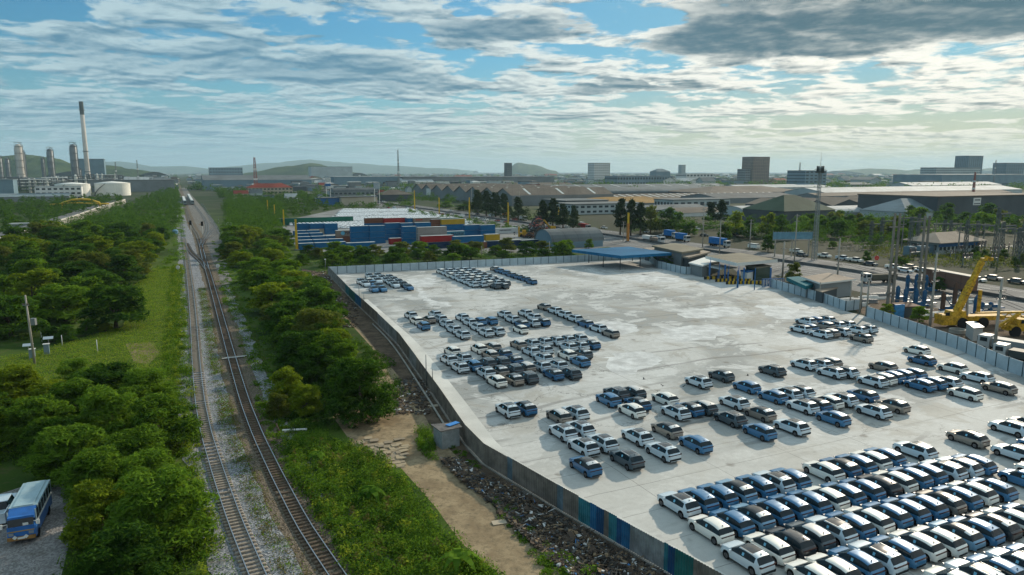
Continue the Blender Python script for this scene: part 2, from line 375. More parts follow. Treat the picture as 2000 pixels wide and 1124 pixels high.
ROAD = [G(2500, 672), G(2000, 590), G(1700, 537), G(1560, 516), G(1340, 485), G(1200, 462.5), G(1000, 433), G(800, 405), G(700, 391.5), G(620, 382), G(540, 372), G(470, 362)]
ribbon('highway', ROAD, 27, 17, .016, M_asph, step=20)
ribbon('side_road', [G(1500, 555), G(1440, 515), G(1350, 512), G(1240, 498)], 5, 5, .020, M_asph, step=10)
M_line = mat('road_marking_white', (.62, .62, .58), .7)
def offline(line, off): 
    pts = resample(line, 12); out = []
    for i, p in enumerate(pts):
        d = pts[min(i + 1, len(pts) - 1)] - pts[max(i - 1, 0)]; d.z = 0; d.normalize(); out.append(p + Vector((d.y, -d.x, 0)) * off)
    return out
for off, dash in ((-13.5, 0), (-9.8, 1), (-6.3, 1), (-2.6, 0), (2.6, 0), (6.2, 1), (9.8, 1), (14, 0), (-17, 0)):
    pts = offline(ROAD, off); mb = MB(); run = 0
    for a, b in zip(pts, pts[1:]):
        L = (b - a).length; n = max(1, int(L / 9)); d = (b - a) / n; w = Vector((d.y, -d.x, 0)).normalized() * .08
        for k in range(n):
            p = a + d * k; q = p + d * (.35 if dash else 1.0); mb.face([(v.x, v.y, .022) for v in (p - w, p + w, q + w, q - w)][::-1])
    tag(mb.build('lane_marking', M_line), kind='structure')
# median barrier
pts = offline(ROAD, 0); mb = MB()
for a, b in zip(pts, pts[1:]): mb.bar(a + Vector((0, 0, .45)), b + Vector((0, 0, .45)), .5, .9)
tag(mb.build('median_barrier', mat('barrier_concrete', (.11, .115, .115), .9, var=.3, vscale=.3)), 'long dark concrete barrier down the middle of the highway', 'barrier')

# ------------------------------------------------------------------ railway
M_rail = mat('rail_steel', (.12, .095, .08), .45, metal=.6); M_railtop = mat('rail_worn_top', (.42, .42, .44), .25, metal=.9)
M_slp = mat('concrete_sleeper', (.30, .26, .21), .9, var=.3, vscale=1.5); M_slpb = mat('brown_sleeper', (.13, .10, .075), .9, var=.3, vscale=1.5)
def line_from(p, Y): return Vector((p.x - math.tan(DA) * (Y - p.y), Y, 0))
LA = G(371.2, 560)
TL = [G(572, 1290), G(536, 1205), G(501.3, 1124), G(465.2, 1037.5), G(442, 973.5), G(419.3, 904), G(398.4, 827), G(384.8, 728), LA, line_from(LA, 420), line_from(LA, 900), line_from(LA, 2600)]
RA = G(414.2, 560)
TR = [G(768, 1290), G(710, 1205), G(655.2, 1124), G(597.5, 1037.5), G(562.6, 973.5), G(527.6, 904), G(493.4, 827), G(460.6, 728), RA, G(402, 518), G(386, 462), line_from(LA, 450) + N * 4.8, line_from(LA, 900) + N * 4.8, line_from(LA, 2200) + N * 4.8]
T3 = [G(404, 523), G(391, 480) + N * .5, G(405, 448), line_from(LA, 500) + N * 14, line_from(LA, 950) + N * 11, line_from(LA, 1500) + N * 9]
T4 = [G(391, 480) + N * .3, G(413, 452), G(420, 445)]
T5 = [G(364, 476), G(374, 494), G(391, 510), G(404, 527)]
T6 = [G(436, 466), G(420, 440), G(404, 415), G(392, 396), line_from(LA, 1200) + N * 18]
ribbon('ballast_bed', TL, 2.7, 4.1, .030, M_grav, jit=.45, seed=3, step=2.5)
ribbon('ballast_bed', TR, 2.0, 2.6, .034, M_bgrav, jit=.25, seed=4, step=2.5)
ribbon('ballast_bed', [LA + N * 1, line_from(LA, 320) + N * 6, line_from(LA, 450) + N * 9, line_from(LA, 900) + N * 7, line_from(LA, 1400) + N * 6], 4, 9.5, .026, mat('stained_ballast', rough=.9, fn=m_gravel((.10, .095, .085), (.24, .235, .22), (.11, .10, .07))), jit=.5, seed=5, step=8)
# gravel shoulder right of the right-hand track
ribbon('ballast_bed', [p + N * 3.2 for p in TR[2:9]], 1.4, 1.2, .028, M_grav, jit=.5, seed=6, step=2.5)
def track(line, label, smat, nshow, rail_l=1.0, z=.05, group='railway tracks', end=900):
    pts = [p for p in resample(line, 3.0) if p.y < end]
    root = empty('railway_track', pts[0], 0, label, 'railway track', group); o0 = pts[0]
    for s in (-1, 1):
        q = []
        for i, p in enumerate(pts):
            d = pts[min(i + 1, len(pts) - 1)] - pts[max(i - 1, 0)]; d.z = 0; d.normalize(); q.append(p + Vector((d.y, -d.x, 0)) * .58 * s - o0)
        mb = MB()
        for a, b in zip(q, q[1:]):
            mb.bar(a + Vector((0, 0, z + .18)), b + Vector((0, 0, z + .18)), .07, .15); mb.bar(a + Vector((0, 0, z + .27)), b + Vector((0, 0, z + .27)), .085, .03, mi=1)
        mb.build('rail', [M_rail, M_railtop], root)
    # sleepers
    seg = resample(line, .62); base = MB(); base.box((0, 0, 0), (2.0, .25, .14), taper=.92); me = base.mesh('sleeper', smat); rest = MB(); n = 0; acc = 0; last = None
    for i in range(len(seg) - 1):
        a, b = seg[i], seg[i + 1]
        if last is not None and (a - last).length < .58: continue
        last = a
        if a.y > 330 or a.y < 48: continue
        ang = math.atan2(b.y - a.y, b.x - a.x) - math.pi / 2
        if n < nshow:
            s = bpy.data.objects.new('sleeper', me); COL.objects.link(s); s.parent = root; s.location = (a.x - o0.x, a.y - o0.y, z + .06); s.rotation_euler[2] = ang
        else: rest.box((a.x - o0.x, a.y - o0.y, z + .06), (2.0, .25, .14), rz=ang)
        n += 1
    if rest.v: tag(rest.build('sleepers', smat, root), kind='stuff')
    return root
track(TL, 'left railway track on pale grey ballast beside the bushes', M_slp, 100)
track(TR, 'right railway track on brown ballast nearer the dirt track', M_slpb, 100)
track(T3, 'siding track that branches right toward the grey train', M_slpb, 0, end=700)
track(T5, 'short crossover track linking the two main lines', M_slpb, 0)
track(T4, 'short stub track crossing to the outermost siding', M_slpb, 0)
track(T6, 'outermost siding track beside the trees right of the junction', M_slpb, 0, end=700)

# ------------------------------------------------------------------ yard walls
def poly_len(L):
    return [0] + list(np.cumsum([(b - a).length for a, b in zip(L, L[1:])]))
def at_len(L, cum, s):
    for i in range(len(L) - 1):
        if s <= cum[i + 1] or i == len(L) - 2:
            d = (L[i + 1] - L[i]).normalized(); return L[i] + d * (s - cum[i]), d
def corrugated_fence():
    L = pxpoly(YL); cum = poly_len(L); T = cum[-1]
    root = empty('corrugated_fence', L[0], 0, 'long brown and blue corrugated sheet fence along the left edge of the storage yard', 'fence'); o0 = L[0]
    def s_at(px, py):
        g = G(px, py); best = min(((( L[i] + (L[i + 1] - L[i]) * t) - g).length, cum[i] + (cum[i + 1] - cum[i]) * t) for i in range(len(L) - 1) for t in [k / 60 for k in range(61)])
        return best[1]
    C = {'brown': (.20, .175, .15), 'grey': (.26, .27, .27), 'blue': (.02, .13, .27), 'teal': (.03, .17, .21), 'deep': (.012, .07, .17), 'pale': (.13, .19, .23), 'green': (.02, .14, .13)}
    ms = {k: mat('sheet_' + k, v, .55, metal=.2, var=.35, vscale=.7) for k, v in C.items()}
    cuts = [(0, 'grey'), (s_at(672, 572), 'teal'), (s_at(680, 580), 'green'), (s_at(692, 592), 'blue'), (s_at(704, 603), 'brown'), (s_at(738, 634), 'grey'), (s_at(775, 672), 'brown'),
            (s_at(800, 706), 'grey'), (s_at(815, 726), 'brown'), (s_at(990, 936), 'pale'), (s_at(1000, 942), 'brown'), (s_at(1088, 995), 'pale'), (s_at(1098, 1001), 'brown'), (s_at(1128, 1020), 'teal'), (s_at(1150, 1033), 'blue'),
            (s_at(1163, 1040), 'deep'), (s_at(1175, 1048), 'brown'), (s_at(1184, 1053), 'teal'), (s_at(1200, 1062), 'deep'), (s_at(1210, 1068), 'blue'), (s_at(1226, 1077), 'grey'),
            (s_at(1296, 1116), 'teal'), (s_at(1302, 1120), 'deep'), (s_at(1316, 1128), 'green'), (s_at(1350, 1149), 'brown'), (T, None)]
    for (s0, c), (s1, _) in zip(cuts, cuts[1:]):
        if s1 - s0 < .2: continue
        mb = MB(); n = 2 * (int((s1 - s0) / .28) + 1); prev = None; k = 0
        hh = 2.45 + random.Random(int(s0 * 10)).uniform(-.06, .06)
        for i in range(n + 1):
            s = s0 + (s1 - s0) * i / n; p, d = at_len(L, cum, s); nn = Vector((d.y, -d.x, 0)); p = p + nn * (.035 if i % 2 else -.035) - o0
            if prev is not None: mb.face([(prev.x, prev.y, .12), (p.x, p.y, .12), (p.x, p.y, hh), (prev.x, prev.y, hh)])
            prev = p
        mb.build('corrugated_sheet', ms[c], root)
    foot = MB(); s = 0
    while s < T - .1:
        e = min(T, s + 2.0); a, d = at_len(L, cum, s); b, _ = at_len(L, cum, e); nn = Vector((-d.y, d.x, 0)) * -.0
        foot.bar(a - o0 + Vector((0, 0, .06)) + Vector((-.12, -.05, 0)), b - o0 + Vector((0, 0, .06)) + Vector((-.12, -.05, 0)), .20, .14); s = e
    foot.build('footing', mat('pale_footing', (.27, .25, .22), .9, var=.3, vscale=.6), root)
    # water pipe on the outside
    P = [p + Vector((-1.0, -.4, .18)) - o0 for p in L[2:6]]
    pp = MB(); pp.tube([v for v in resample(P, 3)], .14, 8); 
    o = pp.build('drain_pipe', mat('pale_pipe', (.36, .34, .30), .8, var=.2, vscale=.8), None, loc=o0, smooth=True)
    tag(o, 'pale pipe lying along the foot of the corrugated fence', 'pipe')
corrugated_fence()
M_pan = mat('white_wall_panel', (.36, .45, .50), .7, var=.12, vscale=.4); M_post = mat('dark_wall_post', (.05, .085, .10), .7)
def panel_wall(pts, label, h=2.3, sp=2.85):
    L = [p.copy() for p in pts]; cum = poly_len(L); T = cum[-1]; o0 = L[0].copy()
    root = empty('panel_wall', o0, 0, label, 'wall', 'white panel walls round the yard'); n = max(1, round(T / sp)); prev = None
    post = MB(); post.box((0, 0, h / 2 + .03), (.16, .2, h + .06)); pm = post.mesh('post', M_post); pan = MB()
    for i in range(n + 1):
        p, d = at_len(L, cum, T * i / n); q = bpy.data.objects.new('post', pm); COL.objects.link(q); q.parent = root; q.location = p - o0; q.rotation_euler[2] = math.atan2(d.y, d.x)
        if prev is not None:
            for k in range(4):
                z = h * (k + .5) / 4; pan.bar(prev - o0 + Vector((0, 0, z)), p - o0 + Vector((0, 0, z)), .09, h / 4 - .025)
            pan.bar(prev - o0 + Vector((0, 0, h / 2)), p - o0 + Vector((0, 0, h / 2)), .05, h - .1)
        prev = p
    pan.build('panels', M_pan, root)
    return root
panel_wall(pxpoly([(641, 536), (1115, 512.5)]), 'long white panel wall along the far left side of the yard')
panel_wall(pxpoly([(1115, 512.5), (1190, 508), (1262, 505)]), 'panel wall in the shade behind the blue canopy')
panel_wall(pxpoly([(1262, 505), (1283, 523), (1337, 536.5), (1372, 535)]), 'angled white panel wall between the blue canopy and the gatehouse')
panel_wall(pxpoly([(1505, 561), (1560, 577), (1617, 594.5), (1651, 608)]), 'white panel wall in front of the tan roofed building right of the gate')
panel_wall(pxpoly([(1651, 608), (1682, 604)]), 'short shaded return of the panel wall by the twin poles')
panel_wall(pxpoly([(1692, 619), (1713, 625.7), (1799, 657), (1873, 683.5), (1954, 720.5), (2000, 737), (2250, 840)]), 'long white panel wall in front of the yellow crane at the right edge')
# ------------------------------------------------------------------ parked cars
def interp(x, tab):
    if x <= tab[0][0]: return tab[0][1]
    for (a, va), (b, vb) in zip(tab, tab[1:]):
        if x <= b: return va + (vb - va) * (x - a) / (b - a)
    return tab[-1][1]
def paint(name, c, metal=.15, rough=.32):
    return mat('paint_' + name, c, rough, metal=metal, coat=.45)
PAINT = {'w': paint('silver_white', (.52, .62, .68)), 'c': paint('cream_white', (.78, .78, .72), 0), 'b': paint('blue', (.035, .165, .33)), 'd': paint('deep_blue', (.014, .115, .26)),
         'n': paint('dark_teal', (.045, .075, .095)), 't': paint('tan', (.26, .235, .205), .4), 'i': paint('ice_blue', (.16, .32, .47)), 'k': paint('black', (.015, .022, .03))}
M_glass = mat('car_glass', (.006, .018, .026), .08, spec=.30); M_tyre = mat('tyre', (.015, .015, .016), .85); M_rim = mat('rim', (.16, .16, .17), .35, metal=.8)
M_clad = mat('black_cladding', (.022, .026, .028), .6); M_under = mat('underbody', (.008, .008, .008), .9); M_tail = mat('tail_lamp', (.03, .010, .010), .8); M_head = mat('head_lamp', (.22, .25, .27), .45)
M_roofk = mat('roof_glass', (.030, .026, .022), .18, coat=.5); M_silver_sheen = mat('silver_rails_sky_sheen', (.62, .64, .64), .3, metal=.3, coat=.5); M_stk = mat('window_sticker', (.20, .50, .68), .6)  # silver is true of roof rails; on spoilers it paints the sky's reflection
def shell(kind):
    S = kind == 'S'
    ra, xw = .385, (1.36 if S else 1.35)
    if S:
        zt = [(-2.225, .62), (-2.20, .86), (-2.10, 1.00), (-1.98, 1.10), (-1.62, 1.53), (-1.05, 1.60), (-.35, 1.625), (.25, 1.57), (1.05, 1.10), (1.5, 1.05), (1.95, .97), (2.12, .86), (2.20, .70), (2.225, .55)]
        hw = [(-2.225, .68), (-2.1, .83), (-1.8, .925), (1.6, .925), (1.9, .88), (2.1, .78), (2.225, .66)]; W2 = .66
        win = [(-1.50, -.98, 1), (-.90, .02, 1), (.10, .88, 1)]
    else:
        zt = [(-2.15, .60), (-2.12, .86), (-2.03, .99), (-1.92, 1.07), (-1.60, 1.45), (-1.05, 1.54), (-.35, 1.575), (.30, 1.52), (1.15, 1.06), (1.55, 1.0), (1.9, .92), (2.05, .80), (2.13, .62), (2.15, .5)]
        hw = [(-2.15, .64), (-2.03, .79), (-1.75, .885), (1.5, .885), (1.85, .84), (2.03, .74), (2.15, .62)]; W2 = .64
        win = [(-1.80, -.98, 1), (-.92, .02, 1), (.10, .98, 1)]
    L2 = -zt[0][0]
    zb = lambda x: min(interp(x, zt) - .045, interp(x, [(-L2, .62), (-1.9, 1.09 if S else 1.03), (-.5, 1.05 if S else 1.0), (1.0, 1.0 if S else .95), (1.9, .86), (L2, .5)]))
    xs = {a for a, _ in zt} | {a for w in win for a in w[:2]}
    for c in (-xw, xw):
        for k in range(-4, 5): xs.add(round(c + ra * math.sin(k * math.pi / 8), 4))
        xs.add(c - ra - .012); xs.add(c + ra + .012)
    for x in (.6, -.6, -1.3, 1.3): xs.add(x)
    xs = sorted(xs)
    ring = []
    for x in xs:
        t_ = interp(x, zt); b_ = zb(x); w = interp(x, hw); zl = .24 if abs(x) < 1.75 else .30
        for c in (-xw, xw):
            if abs(x - c) <= ra: zl = max(zl, .34 + math.sqrt(max(0, ra * ra - (x - c) ** 2)))
        k = max(0, min(1, (t_ - b_ - .045) / .50)); wb = w * .95; we = wb - (wb - W2) * k if k > .02 else wb * .93
        z1 = max(zl + .07, .36 if b_ > .5 else b_ - .12); z2 = max(.64, zl + .10); z2 = min(z2, b_ - .07); z3 = max(b_ - .07, z2 + .01); z1 = min(z1, z2 - .01); zl = min(zl, z1 - .02)
        ring.append([(w * .94, zl), (w * 1.005, z1), (w * 1.0, z2), (w * .985, z3), (wb, b_), (we, b_ + (t_ - b_) * .82), (we * .88, b_ + (t_ - b_) * .945), (we * .47, t_ - .010), (0, t_)])
    parts = {}
    def add(part, a, b, c, d):
        parts.setdefault(part, MB()).face([a, b, c, d])
    for i in range(len(xs) - 1):
        x0, x1 = xs[i], xs[i + 1]; xm = (x0 + x1) / 2
        for j in range(8):
            # classify
            p = 'body'
            if j == 0 and S: p = 'cladding'
            if j == 4:
                for q, w in enumerate(win):
                    if w[0] <= xm <= w[1]: p = 'side_window%d' % q
                if not S and -1.92 < xm < -1.80: p = 'rear_window'
                if not S and win[0][0] < xm < win[0][1]: p = 'side_window0'
                if p == 'body' and -1.0 < xm < .12 and interp(xm, zt) - zb(xm) > .3: p = 'pillar'
            if j >= 5:
                if S:
                    if .25 < xm < 1.05: p = 'windshield'
                    if -1.98 < xm < -1.62: p = 'rear_window' if j >= 5 else p
                    if -1.05 < xm < .25 and j >= 6: p = 'sunroof'
                else:
                    if .30 < xm < 1.15: p = 'windshield'
                    if -1.92 < xm < -1.60: p = 'rear_window'
                    if -1.05 < xm < .30: p = 'roofpanel'
                    if -1.60 < xm < -1.05: p = 'spoiler'
            for s in (1, -1):
                A = (x0, s * ring[i][j][0], ring[i][j][1]); B = (x1, s * ring[i + 1][j][0], ring[i + 1][j][1]); C_ = (x1, s * ring[i + 1][j + 1][0], ring[i + 1][j + 1][1]); D_ = (x0, s * ring[i][j + 1][0], ring[i][j + 1][1])
                nm = p + ('_l' if s > 0 else '_r') if p.startswith('side_window') else p
                if s > 0: add(nm, D_, C_, B, A)
                else: add(nm, A, B, C_, D_)
    for i, sgn in ((0, -1), (len(xs) - 1, 1)):
        pts = [(xs[i], y, z) for y, z in ring[i]] + [(xs[i], -y, z) for y, z in ring[i][-2::-1]]
        parts['body'].face(pts if sgn > 0 else pts[::-1])
    return parts, L2, xw
def weld(mb, name, m, smooth=True):
    me = mb.mesh(name, m); bm = bmesh.new(); bm.from_mesh(me); bmesh.ops.remove_doubles(bm, verts=bm.verts[:], dist=.0005)
    for e in bm.edges:
        if len(e.link_faces) == 2 and e.calc_face_angle(0) > R(42): e.smooth = False
    for f in bm.faces: f.smooth = smooth
    bm.to_mesh(me); bm.free(); return me
SH = {k: shell(k) for k in 'SH'}
def car_meshes():
    out = {}
    for k in 'SH':
        parts, L2, xw = SH[k]; S = k == 'S'; d = {}
        for nm, mb in parts.items(): d[nm] = mb
        d['under'] = MB(); d['under'].box((0, 0, .37), (L2 * 2 - .5, 1.36, .34)); d['under'].box((0, 0, .72), (2.9, 1.45, .4))
        w = MB(); w.tube([(0, -.105, 0), (0, .105, 0)], .335, 16); d['wheel'] = w
        r = MB(); r.tube([(0, -.112, 0), (0, .112, 0)], .215, 10)
        for q in range(5):
            a = q * 2 * math.pi / 5; r.bar((.05 * math.cos(a), .118, .05 * math.sin(a)), (.205 * math.cos(a), .118, .205 * math.sin(a)), .06, .03)
        d['rim'] = r
        t = MB()
        if S: t.box((-2.165, 0, .955), (.10, 1.60, .05)); t.box((-2.10, .78, .96), (.14, .16, .10), rz=.4); t.box((-2.10, -.78, .96), (.14, .16, .10), rz=-.4)
        else: t.box((-2.10, 0, .905), (.09, 1.50, .06)); 
        d['tail_light'] = t
        bp = MB(); fb = MB()
        if S: bp.box((-2.19, 0, .47), (.12, 1.50, .20)); fb.box((2.16, 0, .42), (.16, 1.25, .22))
        else: bp.box((-2.125, 0, .40), (.09, 1.16, .13)); fb.box((2.10, 0, .38), (.12, 1.1, .16))
        d['bumper_trim'] = bp; d['front_bumper'] = fb
        for s, nm in ((1, 'hl'), (-1, 'hr')):
            h = MB(); h.box((2.0 if S else 1.93, s * .64, .77), (.30, .36, .10), rz=-s * .45); d[nm] = h
            mm = MB(); mm.box((.86, s * 1.0, 1.02), (.15, .24, .14), taper=.85); d['m' + nm] = mm
        f = MB(); f.box((-1.38, 0, 1.60 if S else 1.535), (.14, .035, .07), taper=.5); d['fin'] = f
        st = MB(); st.box((-.30, .795, 1.24), (.20, .015, .24), rx=.40); d['sticker'] = st
        rl = MB()
        for s in (1, -1): rl.bar((-1.3, s * .62, 1.585), (.15, s * .62, 1.58), .05, .04)
        d['rail'] = rl
        out[k] = d
    return out
CM = car_meshes(); MESHC = {}
def cm(kind, part, m, name=None, smooth=True):
    key = (kind, part, m.name)
    if key not in MESHC: MESHC[key] = weld(CM[kind][part], name or part, m, smooth)
    return MESHC[key]
def merged(kind, plist, name):
    key = (kind, name)
    if key not in MESHC:
        mb = MB(); mats = []
        for p, m in plist:
            if m not in mats: mats.append(m)
            k = len(mb.v); src = CM[kind][p]; mb.v += src.v; mb.f += [tuple(i + k for i in f) for f in src.f]; mb.mi += [mats.index(m)] * len(src.f)
        me = mb.mesh(name, mats, True); MESHC[key] = me
    return MESHC[key]
TYPES = {  # code: (shape, paint, roof material key, colour words)
    'Sw': ('S', 'w', None, 'silver white crossover with dark sunroof'), 'Sn': ('S', 'n', None, 'dark teal crossover with dark sunroof'),
    'Hw': ('H', 'c', None, 'cream white hatchback'), 'Hb': ('H', 'b', None, 'plain blue hatchback'), 'Kb': ('H', 'd', 'K', 'deep blue hatchback with dark roof'),
    'Kw': ('H', 'i', 'K', 'ice blue hatchback with dark roof'), 'Kt': ('H', 't', 'K', 'tan hatchback with dark roof'), 'Ht': ('H', 't', 'p', 'tan hatchback with pale roof'),
    'Kk': ('H', 'k', 'k', 'blackish hatchback with brown roof'), 'Kn': ('H', 'n', 'K', 'dark teal hatchback with dark roof'), 'Hn': ('H', 'n', 'p', 'dark teal hatchback with pale roof'),
    'Kg': ('H', 'k', 'K', 'dark grey hatchback with gleaming roof'), 'Hg': ('H', 'n', 'p', 'dark grey hatchback with white roof')}
PROTO = {}
def make_car(code, detail):
    shp, pc, roof, _ = TYPES[code]; P = PAINT[pc]; root = bpy.data.objects.new('parked_car', None)
    L = []
    def add(nm, me, loc=(0, 0, 0), par=root, rz=0):
        o = bpy.data.objects.new(nm, me); o.parent = par; o.location = loc; o.rotation_euler[2] = rz; L.append(o); return o
    add('body', cm(shp, 'body', P, 'body'))
    xw = SH[shp][2]; tw = .81 if shp == 'S' else .775
    if shp == 'S': add('cladding', cm(shp, 'cladding', M_clad)); add('sunroof', cm(shp, 'sunroof', M_roofk))
    else:
        rm = {None: P, 'K': M_roofk, 'p': mat('pale_roof_paint', (.60, .585, .55), .35, coat=.8), 'k': mat('brown_black_roof', (.05, .04, .032), .15, coat=1.)}[roof]
        sm = {None: P, 'K': M_silver_sheen, 'p': rm, 'k': rm}[roof]  # dark-roofed cars: sky reflection on the rear roof painted in as silver
        add('roof_panel', cm(shp, 'roofpanel', rm)); add('spoiler', cm(shp, 'spoiler', sm))
    add('windshield', cm(shp, 'windshield', M_glass)); add('rear_window', cm(shp, 'rear_window', M_glass)); add('underbody', cm(shp, 'under', M_under, smooth=False))
    if detail:
        for q in range(3):
            for s in 'lr': add('side_window', cm(shp, 'side_window%d_%s' % (q, s), M_glass, 'side_window'))
        add('pillar_trim', cm(shp, 'pillar', M_clad))
        add('tail_light', cm(shp, 'tail_light', M_tail, smooth=False)); add('rear_bumper', cm(shp, 'bumper_trim', M_clad, 'rear_bumper', False)); add('front_bumper', cm(shp, 'front_bumper', M_clad, smooth=False))
        for nm in ('hl', 'hr'):
            add('headlight', cm(shp, nm, M_head, 'headlight', False)); add('side_mirror', cm(shp, 'm' + nm, P, 'side_mirror', False))
        add('antenna', cm(shp, 'fin', M_clad, 'antenna', False)); add('window_sticker', cm(shp, 'sticker', M_stk, 'window_sticker', False))
        if shp == 'S': add('roof_rails', cm(shp, 'rail', M_silver_sheen, 'roof_rails', False))
    else:
        add('side_windows', merged(shp, [('side_window%d_%s' % (q, s), M_glass) for q in range(3) for s in 'lr'] + [('pillar', M_clad)], 'side_windows'))
        add('rear_trim', merged(shp, [('tail_light', M_tail), ('bumper_trim', M_clad)], 'rear_trim'))
    for sx in (1, -1):
        for sy in (1, -1):
            w = add('wheel', cm(shp, 'wheel', M_tyre), (sx * xw, sy * tw, .335), root, 0 if sy > 0 else math.pi)
            if detail: add('rim', cm(shp, 'rim', M_rim, 'rim', False), (0, 0, 0), w)
    return root, L
def place_car(code, pos, rz, label, group, detail):
    key = (code, detail)
    if key not in PROTO: PROTO[key] = make_car(code, detail)
    root, L = PROTO[key]; mp = {root: root.copy()}; r = mp[root]; COL.objects.link(r); r.location = pos; r.rotation_euler[2] = rz
    for o in L:
        c = o.copy(); COL.objects.link(c); c.parent = mp[o.parent]; mp[o] = c
    tag(r, label, 'car', group); return r
HEAD = R(90 + 27)
ANC = {'fin': (-1.40, 0, 1.60), 'rw': (-1.78, 0, 1.28), 'ws': (.75, 0, 1.30), 'fw': (1.35, .88, 0), 'c': (0, 0, .75)}
def anchor(px, py, anc, head):
    a = ANC[anc]; g = G(px, py, a[2]); c, s = math.cos(head), math.sin(head)
    return Vector((g.x - (a[0] * c - a[1] * s), g.y - (a[0] * s + a[1] * c), .012))
Z = {'A': (690, 520, .065), 'B': (850, 515, .105), 'C': (785, 590, .1075), 'D': (960, 585, .13), 'E': (850, 650, .1023), 'F': (990, 640, .1023), 'G': (1530, 610, .1), 'H2': (940, 740, .24), 'H': (1140, 740, .13),
     'I': (1300, 680, .2), 'J': (1640, 660, .19576), 'P': (0, 0, 1)}
BL = []   # (place phrase, zoom, anchor, facing, detail, rows)
BL.append(('the small block facing the camera near the far left corner', 'A', 'ws', 1, 0, [
    ('back row', [(510, 255, 'Sw'), (770, 240, 'Sw'), (1135, 300, 'Sw')]), ('second row', [(630, 325, 'Sw'), (905, 312, 'Sw'), (1265, 365, 'Sw')]),
    ('third row', [(260, 418, 'Sw'), (520, 412, 'Hw'), (765, 393, 'Sw'), (1040, 375, 'Sw'), (1420, 435, 'Sw')]),
    ('fourth row', [(400, 485, 'Sw'), (620, 480, 'Hb'), (1150, 440, 'Sw'), (1275, 515, 'Sw'), (1540, 500, 'Sn')]), ('front row', [(635, 640, 'Hb'), (895, 630, 'Hb'), (760, 535, 'Sn'), (1690, 585, 'Kb')])]))
BL.append(('the far central block below the white wall', 'B', 'rw', 0, 0, [
    ('left column', [(145, 122, 'Hw'), (240, 160, 'Sw'), (318, 195, 'Hw'), (425, 235, 'Sw'), (530, 280, 'Sw'), (640, 322, 'Sw'), (755, 370, 'Sw')]),
    ('second column', [(290, 115, 'Sw'), (385, 155, 'Sw'), (485, 190, 'Sw'), (595, 230, 'Sw'), (700, 270, 'Ht'), (810, 318, 'Sw'), (925, 368, 'Sw')]),
    ('third column', [(430, 108, 'Sw'), (525, 145, 'Hw'), (618, 182, 'Hw'), (722, 222, 'Hw'), (825, 258, 'Hw'), (935, 298, 'Sw'), (1045, 345, 'Hw')]),
    ('fourth column', [(575, 100, 'Sw'), (655, 130, 'Sw'), (765, 170, 'Sw'), (870, 208, 'Sw'), (975, 255, 'Sw'), (1085, 293, 'Sw'), (1200, 335, 'Sw'), (1185, 395, 'Sn')]),
    ('right column', [(715, 98, 'Kn'), (815, 138, 'Kn'), (905, 172, 'Kn'), (1010, 212, 'Kn'), (1115, 255, 'Kn'), (1230, 290, 'Kn'), (1345, 340, 'Kn'), (1315, 395, 'Kn')])]))
BL.append(('the far line right of the central block', 'B', 'rw', 0, 0, [
    ('single file', [(1150, 75, 'Ht'), (1240, 112, 'Hb'), (1365, 150, 'Hb'), (1475, 190, 'Kb'), (1595, 225, 'Kb'), (1715, 260, 'Kb'), (1850, 315, 'Kb')])]))
BL.append(('the group nearest the bend in the left fence', 'C', 'rw', 0, 0, [
    ('left column', [(210, 220, 'Sw'), (315, 318, 'Hw'), (445, 410, 'Hb')]),
    ('second column', [(650, 200, 'Sw'), (755, 283, 'Sw'), (870, 375, 'Sw'), (1010, 475, 'Sw'), (1165, 572, 'Sw')]), ('gap between the columns', [(545, 298, 'Kt')]),
    ('third column', [(1155, 260, 'Sw'), (1297, 347, 'Sw'), (1440, 437, 'Sw'), (1600, 535, 'Sw'), (1800, 508, 'Sw')]), ('upper pair', [(1475, 330, 'Hb'), (1680, 318, 'Hb')])]))
BL.append(('the small group left of the seven car line', 'D', 'rw', 0, 0, [
    ('left column', [(248, 207, 'Sw'), (370, 278, 'Sw')]), ('right column', [(560, 187, 'Sw'), (692, 250, 'Sw')]), ('front row', [(515, 350, 'Kb'), (675, 332, 'Sw'), (835, 322, 'Kb')]), ('nearest spot', [(500, 432, 'Hw')])]))
BL.append(('the seven car line in mid yard', 'D', 'rw', 0, 0, [('single file', [(850, 92, 'Kt'), (1012, 148, 'Sw'), (1158, 208, 'Sw'), (1318, 270, 'Sw'), (1485, 345, 'Kb'), (1680, 415, 'Sw'), (1870, 490, 'Ht')])]))
BL.append(('the left half of the middle block', 'E', 'rw', 0, 1, [
    ('back row', [(405, 330, 'Hw'), (915, 283, 'Hw'), (1185, 252, 'Ht')]), ('second row', [(335, 490, 'Sw'), (610, 462, 'Sw'), (1135, 402, 'Ht'), (1390, 378, 'Kb')]),
    ('third row', [(550, 640, 'Sw'), (815, 605, 'Hb'), (1085, 562, 'Sn'), (1350, 540, 'Sn'), (1600, 505, 'Kb')]),
    ('fourth row', [(1050, 740, 'Sw'), (1325, 710, 'Kt'), (1600, 685, 'Sn'), (1830, 640, 'Ht')]), ('front row', [(1275, 905, 'Hw'), (1600, 870, 'Kt'), (1870, 835, 'Sn')])]))
